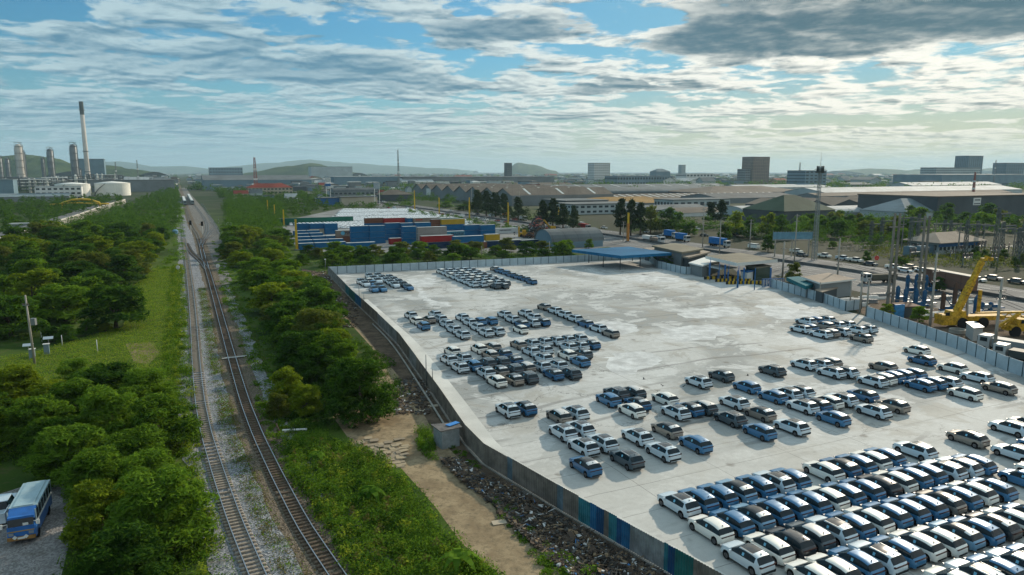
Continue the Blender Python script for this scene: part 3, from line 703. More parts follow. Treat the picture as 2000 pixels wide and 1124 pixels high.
BL.append(('the right half of the middle block', 'F', 'rw', 0, 1, [
    ('back row', [(308, 300, 'Ht'), (560, 282, 'Sw'), (795, 252, 'Sw'), (1020, 232, 'Sw'), (1240, 210, 'Sw'), (1465, 185, 'Sw')]),
    ('second row', [(555, 430, 'Sw'), (800, 405, 'Sw'), (1275, 350, 'Sw'), (1490, 330, 'Sw'), (1715, 300, 'Kb')]), ('third row', [(795, 562, 'Sw'), (1255, 495, 'Hw'), (1560, 480, 'Kn')]),
    ('fourth row', [(755, 715, 'Sw'), (1075, 700, 'Sw'), (1510, 625, 'Hb')]), ('front row', [(1000, 870, 'Kb'), (1330, 855, 'Sn')])]))
BL.append(('the block below the right hand poles', 'G', 'rw', 0, 1, [
    ('back row', [(610, 162, 'Sw'), (745, 140, 'Hb'), (965, 128, 'Sw')]), ('second row', [(930, 235, 'Ht'), (1170, 232, 'Sw'), (1365, 220, 'Sw')]),
    ('third row', [(490, 308, 'Sw'), (630, 285, 'Hb'), (1595, 325, 'Sw'), (1770, 305, 'Sw')]), ('fourth row', [(895, 405, 'Sw'), (1050, 385, 'Ht'), (1260, 360, 'Sw')]), ('nearest spot', [(1690, 480, 'Kt')])]))
BL.append(('the loose group nearest the left fence', 'H2', 'rw', 0, 1, [
    ('back pair', [(265, 248, 'Sw'), (408, 232, 'Kb')]), ('first row', [(690, 300, 'Ht'), (828, 272, 'Sw')]), ('second row', [(728, 432, 'Sw'), (872, 403, 'Sw')]), ('third row', [(903, 552, 'Sw'), (1058, 520, 'Sw')]),
    ('front row', [(925, 712, 'Kb'), (1265, 655, 'Sn'), (1563, 592, 'Sw')])]))
BL.append(('the cluster in the centre of the near yard', 'H', 'rw', 0, 1, [
    ('back row', [(605, 210, 'Sn'), (865, 190, 'Hn')]), ('second row', [(485, 300, 'Hb'), (935, 365, 'Kb'), (1350, 292, 'Hw')]), ('third row', [(850, 465, 'Hw'), (1520, 495, 'Sw'), (1735, 445, 'Kb'), (1930, 420, 'Hn')]),
    ('front row', [(945, 868, 'Sw'), (1400, 760, 'Kt'), (1845, 975, 'Hb')])]))
BL.append(('the scattered cars right of centre', 'I', 'rw', 0, 1, [
    ('diagonal file', [(405, 320, 'Sw'), (630, 260, 'Kn'), (885, 370, 'Hb'), (1130, 210, 'Sn')]), ('upper trio', [(1445, 150, 'Sw'), (1595, 150, 'Sw'), (1690, 130, 'Ht')]), ('upper pair', [(1725, 228, 'Sw'), (1840, 225, 'Sw')]),
    ('middle trio', [(1150, 465, 'Hb'), (1290, 440, 'Sw'), (1410, 420, 'Sw')]), ('row of four', [(1450, 565, 'Sw'), (1580, 550, 'Kb'), (1695, 520, 'Hw'), (1835, 495, 'Sw')]),
    ('lower diagonal', [(765, 525, 'Sw'), (1030, 635, 'Kt'), (1350, 765, 'Sw')]), ('front diagonal', [(735, 685, 'Sn'), (1030, 812, 'Hb')]), ('lone spot', [(1760, 680, 'Hb')])]))
BL.append(('the cars near the right hand white wall', 'J', 'rw', 0, 1, [
    ('upper spots', [(870, 112, 'Hw'), (930, 212, 'Kb')]), ('wall side file', [(545, 278, 'Ht'), (1245, 290, 'Hw'), (1500, 385, 'Sw'), (1730, 490, 'Ht')]),
    ('row of five', [(440, 425, 'Sw'), (535, 400, 'Hw'), (630, 385, 'Hb'), (730, 368, 'Hb'), (830, 348, 'Hb')]), ('row of three', [(910, 460, 'Hb'), (1025, 440, 'Hb'), (1180, 435, 'Sw')]), ('lone spot', [(1385, 548, 'Hw')]),
    ('lower trio', [(350, 567, 'Kb'), (465, 725, 'Sw'), (655, 668, 'Kt')]), ('front spot', [(1440, 1000, 'Kt')])]))
BL.append(('the loose cars at the right edge', 'P', 'fw', 0, 1, [('upper pair', [(1940.5, 842, 'Sw'), (1975, 834, 'Hw')]), ('file', [(1946.9, 890.5, 'Sw'), (1996, 877, 'Hb')]), ('lower pair', [(1958, 941, 'Hb'), (1992, 927, 'Hw')])]))
BL.append(('the packed block at lower right', 'P', 'fin', 0, 1, [
    ('back row', [(1346.5, 977.6, 'Sw'), (1384.9, 969.7, 'Hb'), (1422.8, 960, 'Hb'), (1461.4, 951.7, 'Kw'), (1498.9, 942.1, 'Hb'), (1534.9, 934.4, 'Sw'), (1567.5, 928.2, 'Hb'), (1634.2, 914, 'Hw'), (1665.4, 905.6, 'Kb'),
                  (1695.7, 898.4, 'Hb'), (1725.8, 891.8, 'Hw'), (1752, 884.7, 'Hb'), (1812.5, 872.5, 'Sw')]),
    ('second row', [(1412.7, 1026, 'Hw'), (1452.3, 1012.4, 'Hb'), (1493.1, 1002.1, 'Kw'), (1530.3, 991.5, 'Hb'), (1566.3, 981.7, 'Hb'), (1604.7, 973.5, 'Hb'), (1638.3, 965.1, 'Hw'), (1673, 957.2, 'Hb'), (1709, 948, 'Hb'), (1741.5, 940.4, 'Kk'),
                    (1773.7, 932.5, 'Hw'), (1803.5, 924.8, 'Hb'), (1832.5, 917, 'Hb'), (1870.6, 911, 'Sw'), (1901.5, 904.5, 'Sw'), (1930.5, 899.1, 'Hb')]),
    ('third row', [(1487, 1082.5, 'Sw'), (1529.7, 1064.6, 'Hw'), (1571, 1052, 'Kk'), (1608.4, 1038.9, 'Hg'), (1652.3, 1029.3, 'Sw'), (1688.3, 1018.4, 'Hb'), (1725.6, 1008.4, 'Hw'), (1761, 998, 'Hb'), (1796, 989, 'Hb'), (1832, 981, 'Hb'),
                   (1867.2, 973.1, 'Kt'), (1898.8, 964.1, 'Hb'), (1930, 954.5, 'Hw'), (1968.1, 948, 'Hb')]),
    ('fourth row', [(1617.5, 1121, 'Hw'), (1658.5, 1107.5, 'Hw'), (1701.1, 1092.8, 'Hb'), (1745, 1082, 'Sw'), (1783.4, 1069.4, 'Hb'), (1824, 1057.5, 'Hw'), (1866, 1048.8, 'Hw'), (1901, 1037.3, 'Kw'), (1939.7, 1029.1, 'Hb'), (1973.2, 1019.7, 'Kg'),
                    (2010, 1010, 'Hw'), (2047, 1001, 'Hb')]),
    ('front row', [(1906, 1136, 'Hw'), (1948, 1122, 'Sw'), (1988, 1110, 'Hb'), (2030, 1098, 'Sw'), (2066, 1087, 'Hb')])]))
CARS = []
for place, zk, anc, flip, detail, rows in BL:
    ox, oy, sc = Z[zk]
    for rname, cars in rows:
        for i, (x, y, code) in enumerate(cars):
            hd = HEAD + (math.pi if flip else 0) + R(random.Random(len(CARS)).uniform(-1.2, 1.2))
            where = '%s from left' % ORD[i] if len(cars) > 1 else 'alone'
            words = TYPES[code][3]
            lab = '%s, %s, %s of %s' % (words, where, rname, place)
            for a_, b_ in ((' with dark sunroof', ''), (' with dark roof', ''), ('the ', ''), (' with pale roof', ''), ('silver white', 'silver'), (' from left', '')):
                if len(lab.split()) > 16: lab = lab.replace(a_, b_)
            CARS.append([anchor(ox + x * sc, oy + y * sc, anc, hd), hd, lab, 'cars in ' + place, detail, code])
_c, _s = math.cos(HEAD), math.sin(HEAD)
for it in range(40):                     # park them clear of one another
    for i in range(len(CARS)):
        for j in range(i):
            d = CARS[i][0] - CARS[j][0]
            if abs(d.x) > 5 or abs(d.y) > 5: continue
            l = d.x * _c + d.y * _s; w = -d.x * _s + d.y * _c; ol = 4.62 - abs(l); ow = 2.06 - abs(w)
            if ol > 0 and ow > 0:
                if ol < ow: m = Vector((_c, _s, 0)) * math.copysign(ol * .5, l)
                else: m = Vector((-_s, _c, 0)) * math.copysign(ow * .5, w)
                CARS[i][0] += m; CARS[j][0] -= m
for p, hd, lab, grp, det, code in CARS: place_car(code, p, hd, lab, grp, det)
# ------------------------------------------------------------------ vegetation
def leaf_mat(name, dark, light, trans=.45):
    if name in MATS: return MATS[name]
    m = bpy.data.materials.new(name); m.use_nodes = True; MATS[name] = m; nt = NT(m.node_tree); nt.n.clear()
    g = nt.add('ShaderNodeNewGeometry'); oi = nt.add('ShaderNodeObjectInfo')
    r = nt.m('ADD', nt.m('MULTIPLY', g.outputs['Random Per Island'], .65), nt.m('MULTIPLY', nt.noise(g.outputs['Position'], .22, 4, .6), .75))
    r = nt.m('ADD', r, nt.m('MULTIPLY', nt.m('SUBTRACT', oi.outputs['Random'], .5), .35))
    c = nt.mix(nt.ss(r, .30, 1.0), dark, light)
    d = nt.add('ShaderNodeBsdfDiffuse'); t = nt.add('ShaderNodeBsdfTranslucent'); nt.l.new(c, d.inputs[0])
    nt.l.new(nt.mix(.5, c, (light[0] * 1.6, light[1] * 1.5, light[2] * .8)), t.inputs[0])
    mx = nt.add('ShaderNodeMixShader'); mx.inputs[0].default_value = trans; nt.l.new(d.outputs[0], mx.inputs[1]); nt.l.new(t.outputs[0], mx.inputs[2])
    o = nt.add('ShaderNodeOutputMaterial'); nt.l.new(mx.outputs[0], o.inputs[0]); return m
LF = [leaf_mat('leaf_mid_green', (.016, .048, .008), (.135, .245, .025)), leaf_mat('leaf_dark_green', (.009, .032, .008), (.070, .150, .020)),
      leaf_mat('leaf_yellow_green', (.030, .070, .008), (.190, .260, .022)), leaf_mat('leaf_olive', (.022, .045, .010), (.140, .175, .034))]
LF_CAS = leaf_mat('needle_dark', (.014, .030, .012), (.045, .070, .028), .15)
M_bark = mat('bark', (.10, .08, .06), .9, var=.35, vscale=3)
def quads(P, Nn, size, asp, rng):
    """leaf quads at P facing Nn"""
    n = len(P); a = rng.normal(size=(n, 3)); u = np.cross(Nn, a); u /= np.linalg.norm(u, axis=1)[:, None] + 1e-9; v = np.cross(Nn, u); v /= np.linalg.norm(v, axis=1)[:, None] + 1e-9
    s = size[:, None] * .5; V = np.empty((n, 4, 3)); V[:, 0] = P - u * s; V[:, 1] = P - v * s * asp + u * s * .1; V[:, 2] = P + u * s; V[:, 3] = P + v * s * asp + u * s * .1
    return V.reshape(-1, 3)
def quad_mesh(name, V, m):
    n = len(V) // 4; me = bpy.data.meshes.new(name); me.vertices.add(n * 4); me.vertices.foreach_set('co', V.astype(np.float32).ravel())
    me.loops.add(n * 4); me.loops.foreach_set('vertex_index', np.arange(n * 4, dtype=np.int32)); me.polygons.add(n)
    me.polygons.foreach_set('loop_start', np.arange(0, n * 4, 4, dtype=np.int32)); me.materials.append(m); me.update(calc_edges=True); return me
def crown(rng, h, r, nl, ls, nb=16, base=.08, kind='broad'):
    B = []
    if kind == 'broad':
        for i in range(nb):
            a = rng.uniform(0, 6.283); q = math.sqrt(rng.uniform(0, 1)); z = rng.uniform(base + .06, .92); prof = math.sin(min(1, (1.02 - z) / (1.02 - base) + .12) * math.pi * .62)
            B.append((q * r * .78 * math.cos(a) * prof, q * r * .78 * math.sin(a) * prof, z * h, r * rng.uniform(.15, .29)))
        B.append((0, 0, h * .58, r * .48))
        for i in range(8): a = i * .785 + rng.uniform(-.3, .3); B.append((r * .62 * math.cos(a), r * .62 * math.sin(a), h * rng.uniform(.12, .3), r * rng.uniform(.22, .32)))
    elif kind == 'tall':
        for i in range(nb):
            z = rng.uniform(.15, .97); a = rng.uniform(0, 6.283); q = rng.uniform(.2, 1) * r * (1.05 - z) ** .7
            B.append((q * math.cos(a), q * math.sin(a), z * h, r * (.24 + .30 * (1 - z))))
    B = np.array(B); w = B[:, 3] ** 2; idx = rng.choice(len(B), nl, p=w / w.sum()); dr = rng.normal(size=(nl, 3)); dr /= np.linalg.norm(dr, axis=1)[:, None]
    dr[:, 2] = np.where(dr[:, 2] < -.35, -dr[:, 2] * .6, dr[:, 2])
    rad = B[idx, 3] * (1 - rng.uniform(0, 1, nl) ** 2.2 * .55) * rng.uniform(.95, 1.12, nl); P = B[idx, :3] + dr * rad[:, None] * np.array([1, 1, .82])
    P[:, 2] = np.maximum(P[:, 2], .25)
    Nn = dr * .7 + rng.normal(size=(nl, 3)) * .55 + np.array([0, 0, .35]); Nn /= np.linalg.norm(Nn, axis=1)[:, None]
    return quads(P, Nn, ls * rng.uniform(.5, 1.5, nl), .27, rng), B
TREE = {}
def tree_proto(kind, seed, lod, tone):
    key = (kind, seed, lod, tone)
    if key in TREE: return TREE[key]
    rng = np.random.default_rng(seed * 7 + 3)
    nl, ls = {0: (15000, .46), 1: (5200, .68), 2: (1700, 1.0)}[lod]
    if kind == 'tall': nl = int(nl * .8)
    h, r = 8.0, (3.9 if kind == 'broad' else 2.2)
    V, B = crown(rng, h, r, nl, ls, nb=(58 if lod == 0 else 44) if kind == 'broad' else 26, kind=kind); me = quad_mesh('crown', V, LF_CAS if kind == 'tall' else LF[tone])
    tk = MB(); tk.tube([(0, 0, -.3), (.1, .05, h * .22), (.0, .15, h * .45), (.05, .1, h * .68)], [.24, .17, .12, .05], 7)
    for b in sorted(B.tolist(), key=lambda q: -q[3])[:7]: tk.tube([(.05, .08, h * .30), (b[0] * .5, b[1] * .5, h * .30 + (b[2] - h * .30) * .6), tuple(b[:3])], [.09, .06, .02], 5)
    TREE[key] = (me, tk.mesh('trunk', M_bark, True)); return TREE[key]
rt = random.Random(11); NTREE = 0
def tree(p, h, kind='broad', seed=None, lod=1, tone=None, label='green tree', group=None, wide=1.0, name='leafy_tree', sink=0.):
    global NTREE
    seed = rt.randrange(5) if seed is None else seed; tone = rt.choice([0, 0, 1, 1, 2, 3]) if tone is None else tone
    if lod: seed %= 3
    cme, tme = tree_proto(kind, seed, lod, tone); r = empty(name, (p[0], p[1], sink), rt.uniform(0, 6.28), label, 'tree', group); s = h / 8.0; r.scale = (s * wide, s * wide, s)
    for nm, me in (('crown', cme), ('trunk', tme)):
        o = bpy.data.objects.new(nm, me); COL.objects.link(o); o.parent = r
    NTREE += 1; return r
def scatter(poly, sp, n_try=6000, seed=1, ymax=1e9):
    rnd = random.Random(seed); xs = [p.x for p in poly]; ys = [p.y for p in poly]; out = []; cell = {}
    for _ in range(n_try):
        x, y = rnd.uniform(min(xs), max(xs)), rnd.uniform(min(ys), min(max(ys), ymax))
        if not inpoly(x, y, poly): continue
        k = (int(x / sp), int(y / sp))
        if any((x - a) ** 2 + (y - b) ** 2 < sp * sp for i in (-1, 0, 1) for j in (-1, 0, 1) for a, b in cell.get((k[0] + i, k[1] + j), ())): continue
        cell.setdefault(k, []).append((x, y)); out.append((x, y))
    return out
# -- wood left of the railway, its nearer trees one by one
L1 = pxpoly([(60, 480), (150, 440), (235, 415), (262, 452), (335, 440), (330, 470), (308, 500), (280, 520), (258, 548), (246, 580), (230, 640), (120, 655), (-20, 668), (-330, 680), (-260, 560), (-40, 512)])
_far = []
for x, y in scatter(L1, 10.0, 9000, 5):
    if y > 330: _far.append((x, y)); continue
    d = y; tree((x, y), rt.uniform(6.5, 10), lod=1, wide=rt.uniform(1.35, 1.75), label='leafy green tree in the dense wood left of the railway', group='trees in the wood left of the railway')
L2 = pxpoly([(-60, 790), (60, 775), (150, 760), (240, 765), (285, 775), (305, 800), (318, 860), (328, 930), (338, 985), (345, 1060), (350, 1180), (200, 1230), (165, 1124), (175, 1040), (190, 985), (130, 935), (40, 912), (-60, 915)])
for x, y in scatter(L2, 5.3, 3000, 9):
    tree((x, y), rt.uniform(4.4, 6.8), lod=0, wide=rt.uniform(1.35, 1.8), tone=rt.choice([0, 0, 1, 2, 0]), label='bushy green tree among the thicket between the parked bus and the left track', group='trees in the thicket beside the parked bus')
for px, py, h in ((170, 655, 3.2), (206, 648, 2.6), (130, 668, 3.4), (100, 668, 3.0)):
    tree(G(px, py), h, lod=1, tone=1 if px < 180 else 2, wide=1.3, label={170: 'small dark bush left of the pale bush at the wood edge', 206: 'small pale yellowish bush at the clearing edge', 130: 'round dark bush right of the utility pole', 100: 'low dark bush just behind the utility pole'}[px])
# -- strip right of the railway
R1 = pxpoly([(436, 400), (470, 392), (520, 398), (560, 412), (548, 440), (560, 470), (562, 505), (582, 545), (612, 600), (655, 655), (678, 685), (670, 705), (640, 700), (590, 690), (548, 640), (508, 590), (480, 545), (455, 515), (440, 470), (452, 440)])
for x, y in scatter(R1, 8.2, 6000, 4) + scatter(pxpoly([(555, 560), (585, 560), (645, 640), (672, 690), (635, 745), (585, 735), (545, 650), (530, 600)]), 5.0, 2000, 44):
    if y > 330: _far.append((x, y)); continue
    tree((x, y), rt.uniform(5.2, 8.0), lod=1 if y > 120 else 0, wide=rt.uniform(1.35, 1.75), label='leafy green tree in the strip between the railway and the storage yard', group='trees in the strip right of the railway')
for px, py, h, w, t, sd, lb in ((706, 822, 8.3, 1.22, 1, 1, 'big round dark green tree beside the dirt track, nearest large tree'), (668, 790, 6.0, 1.0, 1, 2, 'dark tree pressed against the left side of the big round tree'),
                          (560, 792, 5.4, 1.05, 2, 3, 'pale yellow green tree left of the big round tree'), (600, 812, 4.6, 1.0, 2, 0, 'papaya like pale tree in front of the shack by the track'), (545, 815, 3.2, 1.1, 3, 1, 'low olive bush at the ballast edge by the fallen pipe'),
                          (640, 735, 6.6, 1.2, 0, 4, 'mid green tree right behind the pale yellow green tree'), (674, 738, 6.0, 1.2, 0, 2, 'mid green tree behind the big round tree beside the earth bank')):
    tree(G(px, py), h, lod=0, wide=w, tone=t, seed=sd, label=lb)
# -- behind the far wall of the yard, in front of the containers
R2 = pxpoly([(590, 497), (760, 497), (950, 492), (1105, 488), (1112, 503), (900, 512), (640, 528), (588, 520)])
for x, y in scatter(R2, 8.6, 3000, 8):
    tree((x, y), rt.uniform(3.2, 5.6), lod=1, tone=rt.choice([0, 1, 1, 3]), wide=1.8, label='dark green tree in the row between the containers and the far white wall', group='trees in front of the containers')
for px, py, h in ((1098, 503, 6.5), (905, 503, 5.6), (1150, 486, 4)):
    tree(G(px, py), h, lod=1, tone=0, wide=1.2, label={1098: 'fan leaved tree in front of the arched grey shed', 905: 'tallest rounded tree in front of the brown container', 1150: 'bush at the left corner of the blue canopy'}[px])
# -- single trees of the middle distance : px, base y, top y, width px, kind, label
MT = [(1211, 459, 388, 20, 'tall', 'tall dark feathery tree left of the yellow mast by the roadside'), (1232, 461, 390, 18, 'tall', 'tall dark feathery tree just right of the yellow mast'), (1250, 460, 396, 20, 'tall', 'dark feathery tree at the right end of the roadside clump'),
      (1270, 457, 402, 42, 'broad', 'broad dark tree behind the queue of lorries'), (1300, 455, 406, 46, 'broad', 'broad dark tree right of the feathery roadside clump'), (1322, 452, 412, 32, 'broad', 'smaller dark tree beside the pale roofs across the highway'),
      (1388, 440, 395, 20, 'tall', 'wispy dark tree left of the pair across the highway'), (1408, 442, 391, 20, 'tall', 'wispy dark tree right of the pair across the highway'), (1345, 462, 430, 36, 'broad', 'low round tree beside the blue lorries'),
      (1436, 462, 412, 46, 'broad', 'bright green tree left of the arched white roof'), (1462, 466, 424, 34, 'broad', 'dark tree in front of the arched white roof'), (1497, 462, 416, 40, 'broad', 'bright round tree right of the arched white roof'), (1525, 468, 420, 44, 'broad', 'reddish green tree left of the blue billboard'),
      (1416, 470, 438, 30, 'broad', 'dark tree behind the white lorry cab'), (1500, 492, 456, 22, 'broad', 'small dark tree below the left end of the blue billboard'), (1548, 552, 512, 26, 'broad', 'dense dark tree between the gatehouse and the teal roof'),
      (1315, 519, 492, 46, 'broad', 'spreading low tree behind the angled white wall'), (1285, 512, 495, 34, 'broad', 'low dark bush behind the angled white wall'), (1626, 485, 470, 16, 'broad', 'clipped round bush beside the metal railing'), (1693, 513, 490, 16, 'broad', 'round dark bush left of the red road sign'),
      (1760, 520, 503, 40, 'broad', 'low green hedge bush behind the highway cars'), (1835, 570, 540, 24, 'broad', 'small green tree beside the brown container box'), (1795, 630, 595, 36, 'broad', 'leafy bush right of the blue tarpaulin'), (1730, 622, 592, 30, 'broad', 'palm like yellow green bush behind the right wall'),
      (1100, 450, 398, 18, 'tall', 'thin dark roadside tree left of the yellow mast over the digger'), (1080, 447, 388, 20, 'tall', 'dark roadside tree in front of the striped factory'), (1060, 446, 392, 20, 'tall', 'dark roadside tree by the factory end wall'),
      (933, 420, 371, 18, 'tall', 'feathery tree at left of the row hiding the factory'), (950, 422, 373, 18, 'tall', 'second feathery tree hiding the factory'), (968, 424, 376, 20, 'tall', 'third feathery tree hiding the factory'), (985, 426, 378, 18, 'tall', 'fourth feathery tree hiding the factory'), (1012, 430, 385, 20, 'tall', 'feathery tree behind the yellow mast near the lorries'),
      (1121, 452, 402, 14, 'tall', 'slim dark tree beside the blue and white factory block'), (720, 396, 380, 14, 'broad', 'small tree by the twin post oval sign'), (905, 412, 398, 34, 'broad', 'roadside bush below the factory gables'), (870, 406, 393, 34, 'broad', 'roadside bush left of the factory gables')]
for px, py, pt, w, k, lb in MT:
    p = G(px, py); h = hgt(py, pt); ww = w / F * p.y / (2 * (3.9 if k == 'broad' else 1.9) * h / 8) * 1.05
    tree(p, h, k, lod=1 if py > 480 else 2, tone=rt.choice([0, 1, 1, 3]) if 'bright' not in lb and 'yellow' not in lb else 2, wide=min(max(ww * (1.35 if k == 'tall' else 1.1), .9), 3.0), label=lb, name='leafy_tree' if k == 'broad' else 'feathery_tree')
# thicket between highway and substation
for poly, sp, sd, lab, grp, hh in ((pxpoly([(1560, 462), (1700, 470), (1760, 478), (1770, 455), (1640, 442), (1560, 445)]), 11, 3, 'dark tree in the thicket behind the highway pickups', 'trees in the thicket behind the highway', (7, 10)),
                                   (pxpoly([(1770, 452), (2010, 462), (2060, 440), (1900, 432), (1770, 436)]), 20, 6, 'dark tree in the belt behind the substation', 'trees in the belt behind the substation', (9, 13)),
                                   (pxpoly([(1900, 510), (2050, 530), (2060, 515), (1900, 495)]), 7, 8, 'low green bush between the highway and the substation at right', 'bushes in front of the substation', (2.2, 3.4))):
    for x, y in scatter(poly, sp, 2500, sd): tree((x, y), rt.uniform(*hh), lod=2, tone=rt.choice([0, 1, 1, 3]), wide=1.25, label=lab, group=grp)
print('TREES', NTREE)
# -- masses nobody could count
def mass(name, spots, hfun, m, per, ls, label=None, seed=1, rfun=None):
    rng = np.random.default_rng(seed); out = []
    for x, y in spots:
        h = hfun(rng); r = (rfun(rng) if rfun else h * .5); V, _ = crown(rng, h, r, per, ls, nb=7, base=.1); V[:, 0] += x; V[:, 1] += y; out.append(V)
    V = np.concatenate(out); o = bpy.data.objects.new(name, quad_mesh(name, V, m)); COL.objects.link(o); o['kind'] = 'stuff'; return o
far1 = pxpoly([(240, 412), (300, 384), (345, 368), (352, 400), (348, 440), (300, 450), (262, 452)])
mass('woodland', scatter(far1, 8.5, 12000, 2), lambda r: r.uniform(6, 9), LF[1], 260, 1.3, seed=2)
mass('woodland', scatter(pxpoly([(0, 400), (90, 398), (235, 392), (240, 402), (150, 425), (60, 462), (-10, 470), (-300, 500), (-300, 420)]), 10, 5000, 3), lambda r: r.uniform(6, 11), LF[1], 240, 1.4, seed=3)
mass('woodland', scatter(pxpoly([(420, 374), (480, 372), (640, 392), (640, 415), (545, 432), (500, 392), (430, 388)]), 10, 5000, 4), lambda r: r.uniform(6, 10), LF[1], 240, 1.4, seed=4)
mass('woodland', _far, lambda r: r.uniform(7, 10), LF[1], 420, 1.0, seed=12, rfun=lambda r: r.uniform(5, 7))
bands = []
rb = random.Random(5)
for i in range(1500):
    px = rb.uniform(-50, 2080); py = 336 + 2 + 34 * rb.random() ** 2.1
    p = G(px, py + 4)
    if abs(px - 357 - (py - 350) * .1) < 12 + 6 * (py > 355): continue
    bands.append((p.x, p.y))
mass('woodland', bands, lambda r: r.uniform(6, 13), LF[1], 110, 4.0, seed=5, rfun=lambda r: r.uniform(12, 30))
mass('hedge', scatter(pxpoly([(800, 414), (1000, 447), (1060, 457), (1100, 462), (1090, 468), (990, 452), (880, 432), (800, 421)]), 6, 4000, 7), lambda r: r.uniform(2.5, 4), LF[1], 200, .8, seed=7, rfun=lambda r: r.uniform(2.5, 4))
mass('hedge', scatter(pxpoly([(655, 404), (800, 400), (800, 405), (660, 409)]), 12, 3000, 7), lambda r: r.uniform(3, 5), LF[1], 120, 1.6, seed=8, rfun=lambda r: r.uniform(5, 8))
mass('hedge', scatter(pxpoly([(1560, 455), (1700, 464), (2010, 460), (2010, 446), (1760, 436), (1560, 440)]), 14, 3000, 9), lambda r: r.uniform(5, 9), LF[1], 260, 1.2, seed=9, rfun=lambda r: r.uniform(6, 9))
mass('hedge', scatter(pxpoly([(905, 405), (1010, 425), (1130, 443), (1130, 452), (1010, 434), (905, 414)]), 7, 3000, 10), lambda r: r.uniform(6, 11), LF_CAS, 260, .9, seed=10, rfun=lambda r: r.uniform(3, 5))
mass('hedge', scatter(pxpoly([(1235, 440), (1560, 448), (1560, 470), (1480, 470), (1400, 452), (1240, 458)]), 9, 3000, 11), lambda r: r.uniform(5, 9), LF[1], 300, .9, seed=11, rfun=lambda r: r.uniform(4, 7))
mass('hedge', scatter(pxpoly([(1560, 455), (1760, 462), (1765, 478), (1700, 492), (1640, 482), (1560, 476)]), 9, 3000, 14), lambda r: r.uniform(5, 9), LF[1], 300, .9, seed=14, rfun=lambda r: r.uniform(4, 7))
mass('hedge', scatter(pxpoly([(1700, 480), (1830, 486), (2020, 500), (2030, 530), (1900, 528), (1760, 508), (1700, 500)]), 6, 3000, 15), lambda r: r.uniform(1, 2.5), LF[3], 160, .7, seed=15, rfun=lambda r: r.uniform(3, 5))
mass('hedge', scatter(pxpoly([(430, 378), (700, 384), (900, 392), (900, 398), (700, 393), (430, 388)]), 16, 3000, 16), lambda r: r.uniform(5, 10), LF[1], 220, 1.6, seed=16, rfun=lambda r: r.uniform(6, 10))
mass('hedge', scatter(pxpoly([(420, 362), (800, 366), (1000, 372), (1000, 376), (800, 372), (420, 368)]), 26, 4000, 17), lambda r: r.uniform(6, 13), LF[1], 200, 2.4, seed=17, rfun=lambda r: r.uniform(8, 16))
# undergrowth, weeds, grass
def undergrowth(name, poly, n, ls, hmax, m, seed, clump=2.2, thr=.0, z0=0.):
    rng = np.random.default_rng(seed); P = []
    xs = [p.x for p in poly]; ys = [p.y for p in poly]; nc = max(8, int(n / 90)); C = []
    rnd = random.Random(seed)
    while len(C) < nc:
        x, y = rnd.uniform(min(xs), max(xs)), rnd.uniform(min(ys), max(ys))
        if inpoly(x, y, poly): C.append((x, y, rnd.uniform(.4, 1) * clump, rnd.uniform(.25, 1) ** 1.3 * hmax))
    C = np.array(C); i = rng.integers(0, len(C), n); dr = rng.normal(size=(n, 3)); dr /= np.linalg.norm(dr, axis=1)[:, None]; dr[:, 2] = abs(dr[:, 2])
    q = rng.uniform(.55, 1.05, n); P = np.stack([C[i, 0] + dr[:, 0] * C[i, 2] * q, C[i, 1] + dr[:, 1] * C[i, 2] * q, z0 + .05 + dr[:, 2] * C[i, 3] * q], 1)
    Nn = dr * .5 + rng.normal(size=(n, 3)) * .6 + np.array([0, 0, .5]); Nn /= np.linalg.norm(Nn, axis=1)[:, None]
    V = quads(P, Nn, ls * rng.uniform(.5, 1.4, n), .38, rng); o = bpy.data.objects.new(name, quad_mesh(name, V, m)); COL.objects.link(o); o['kind'] = 'stuff'; return o
LG = leaf_mat('weed_green', (.028, .080, .010), (.14, .255, .028)); LGY = leaf_mat('weed_yellow', (.08, .14, .014), (.26, .33, .04)); LB = leaf_mat('dry_weed', (.08, .07, .025), (.17, .15, .05), .2)
U1 = pxpoly([(560, 870), (620, 850), (690, 880), (745, 900), (800, 960), (850, 1020), (900, 1075), (965, 1124), (1010, 1200), (760, 1200), (690, 1124), (630, 1020), (570, 930)])
undergrowth('undergrowth', U1, 75000, .22, 1.5, LG, 21, 1.5)
undergrowth('undergrowth', U1, 10000, .26, 1.7, LGY, 22, 1.0)
undergrowth('undergrowth', U1, 16000, .30, 1.9, LF[1], 72, 1.1)
undergrowth('undergrowth', U1, 7000, .26, 1.2, LB, 73, .6)
U2 = pxpoly([(338, 520), (358, 520), (364, 640), (372, 730), (384, 820), (392, 900), (404, 960), (418, 1010), (430, 1060), (440, 1124), (470, 1210), (390, 1210), (380, 1010), (350, 860), (330, 770), (322, 700), (330, 600)])
undergrowth('undergrowth', U2, 46000, .26, 1.2, LG, 23, 1.3)
undergrowth('undergrowth', U2, 14000, .26, 1.3, LGY, 24, 1.0)
undergrowth('undergrowth', pxpoly([(0, 905), (130, 935), (175, 985), (160, 1060), (125, 1150), (200, 1230), (395, 1200), (385, 985), (350, 860), (300, 775), (150, 765), (0, 790)]), 60000, .28, 1.5, LF[0], 25, 1.6)
undergrowth('undergrowth', pxpoly([(345, 400), (358, 400), (358, 520), (330, 530), (300, 545), (340, 480)]), 12000, .5, 1.8, LG, 26, 2.5)
undergrowth('undergrowth', pxpoly([(415, 470), (440, 480), (470, 560), (520, 640), (575, 720), (560, 800), (530, 830), (510, 780), (480, 700), (440, 600), (425, 540)]), 22000, .3, .7, LG, 27, 1.2)
undergrowth('undergrowth', pxpoly([(500, 780), (560, 800), (640, 850), (560, 880), (600, 980), (560, 920), (520, 850)]), 9000, .25, .8, LF[0], 28, .9)
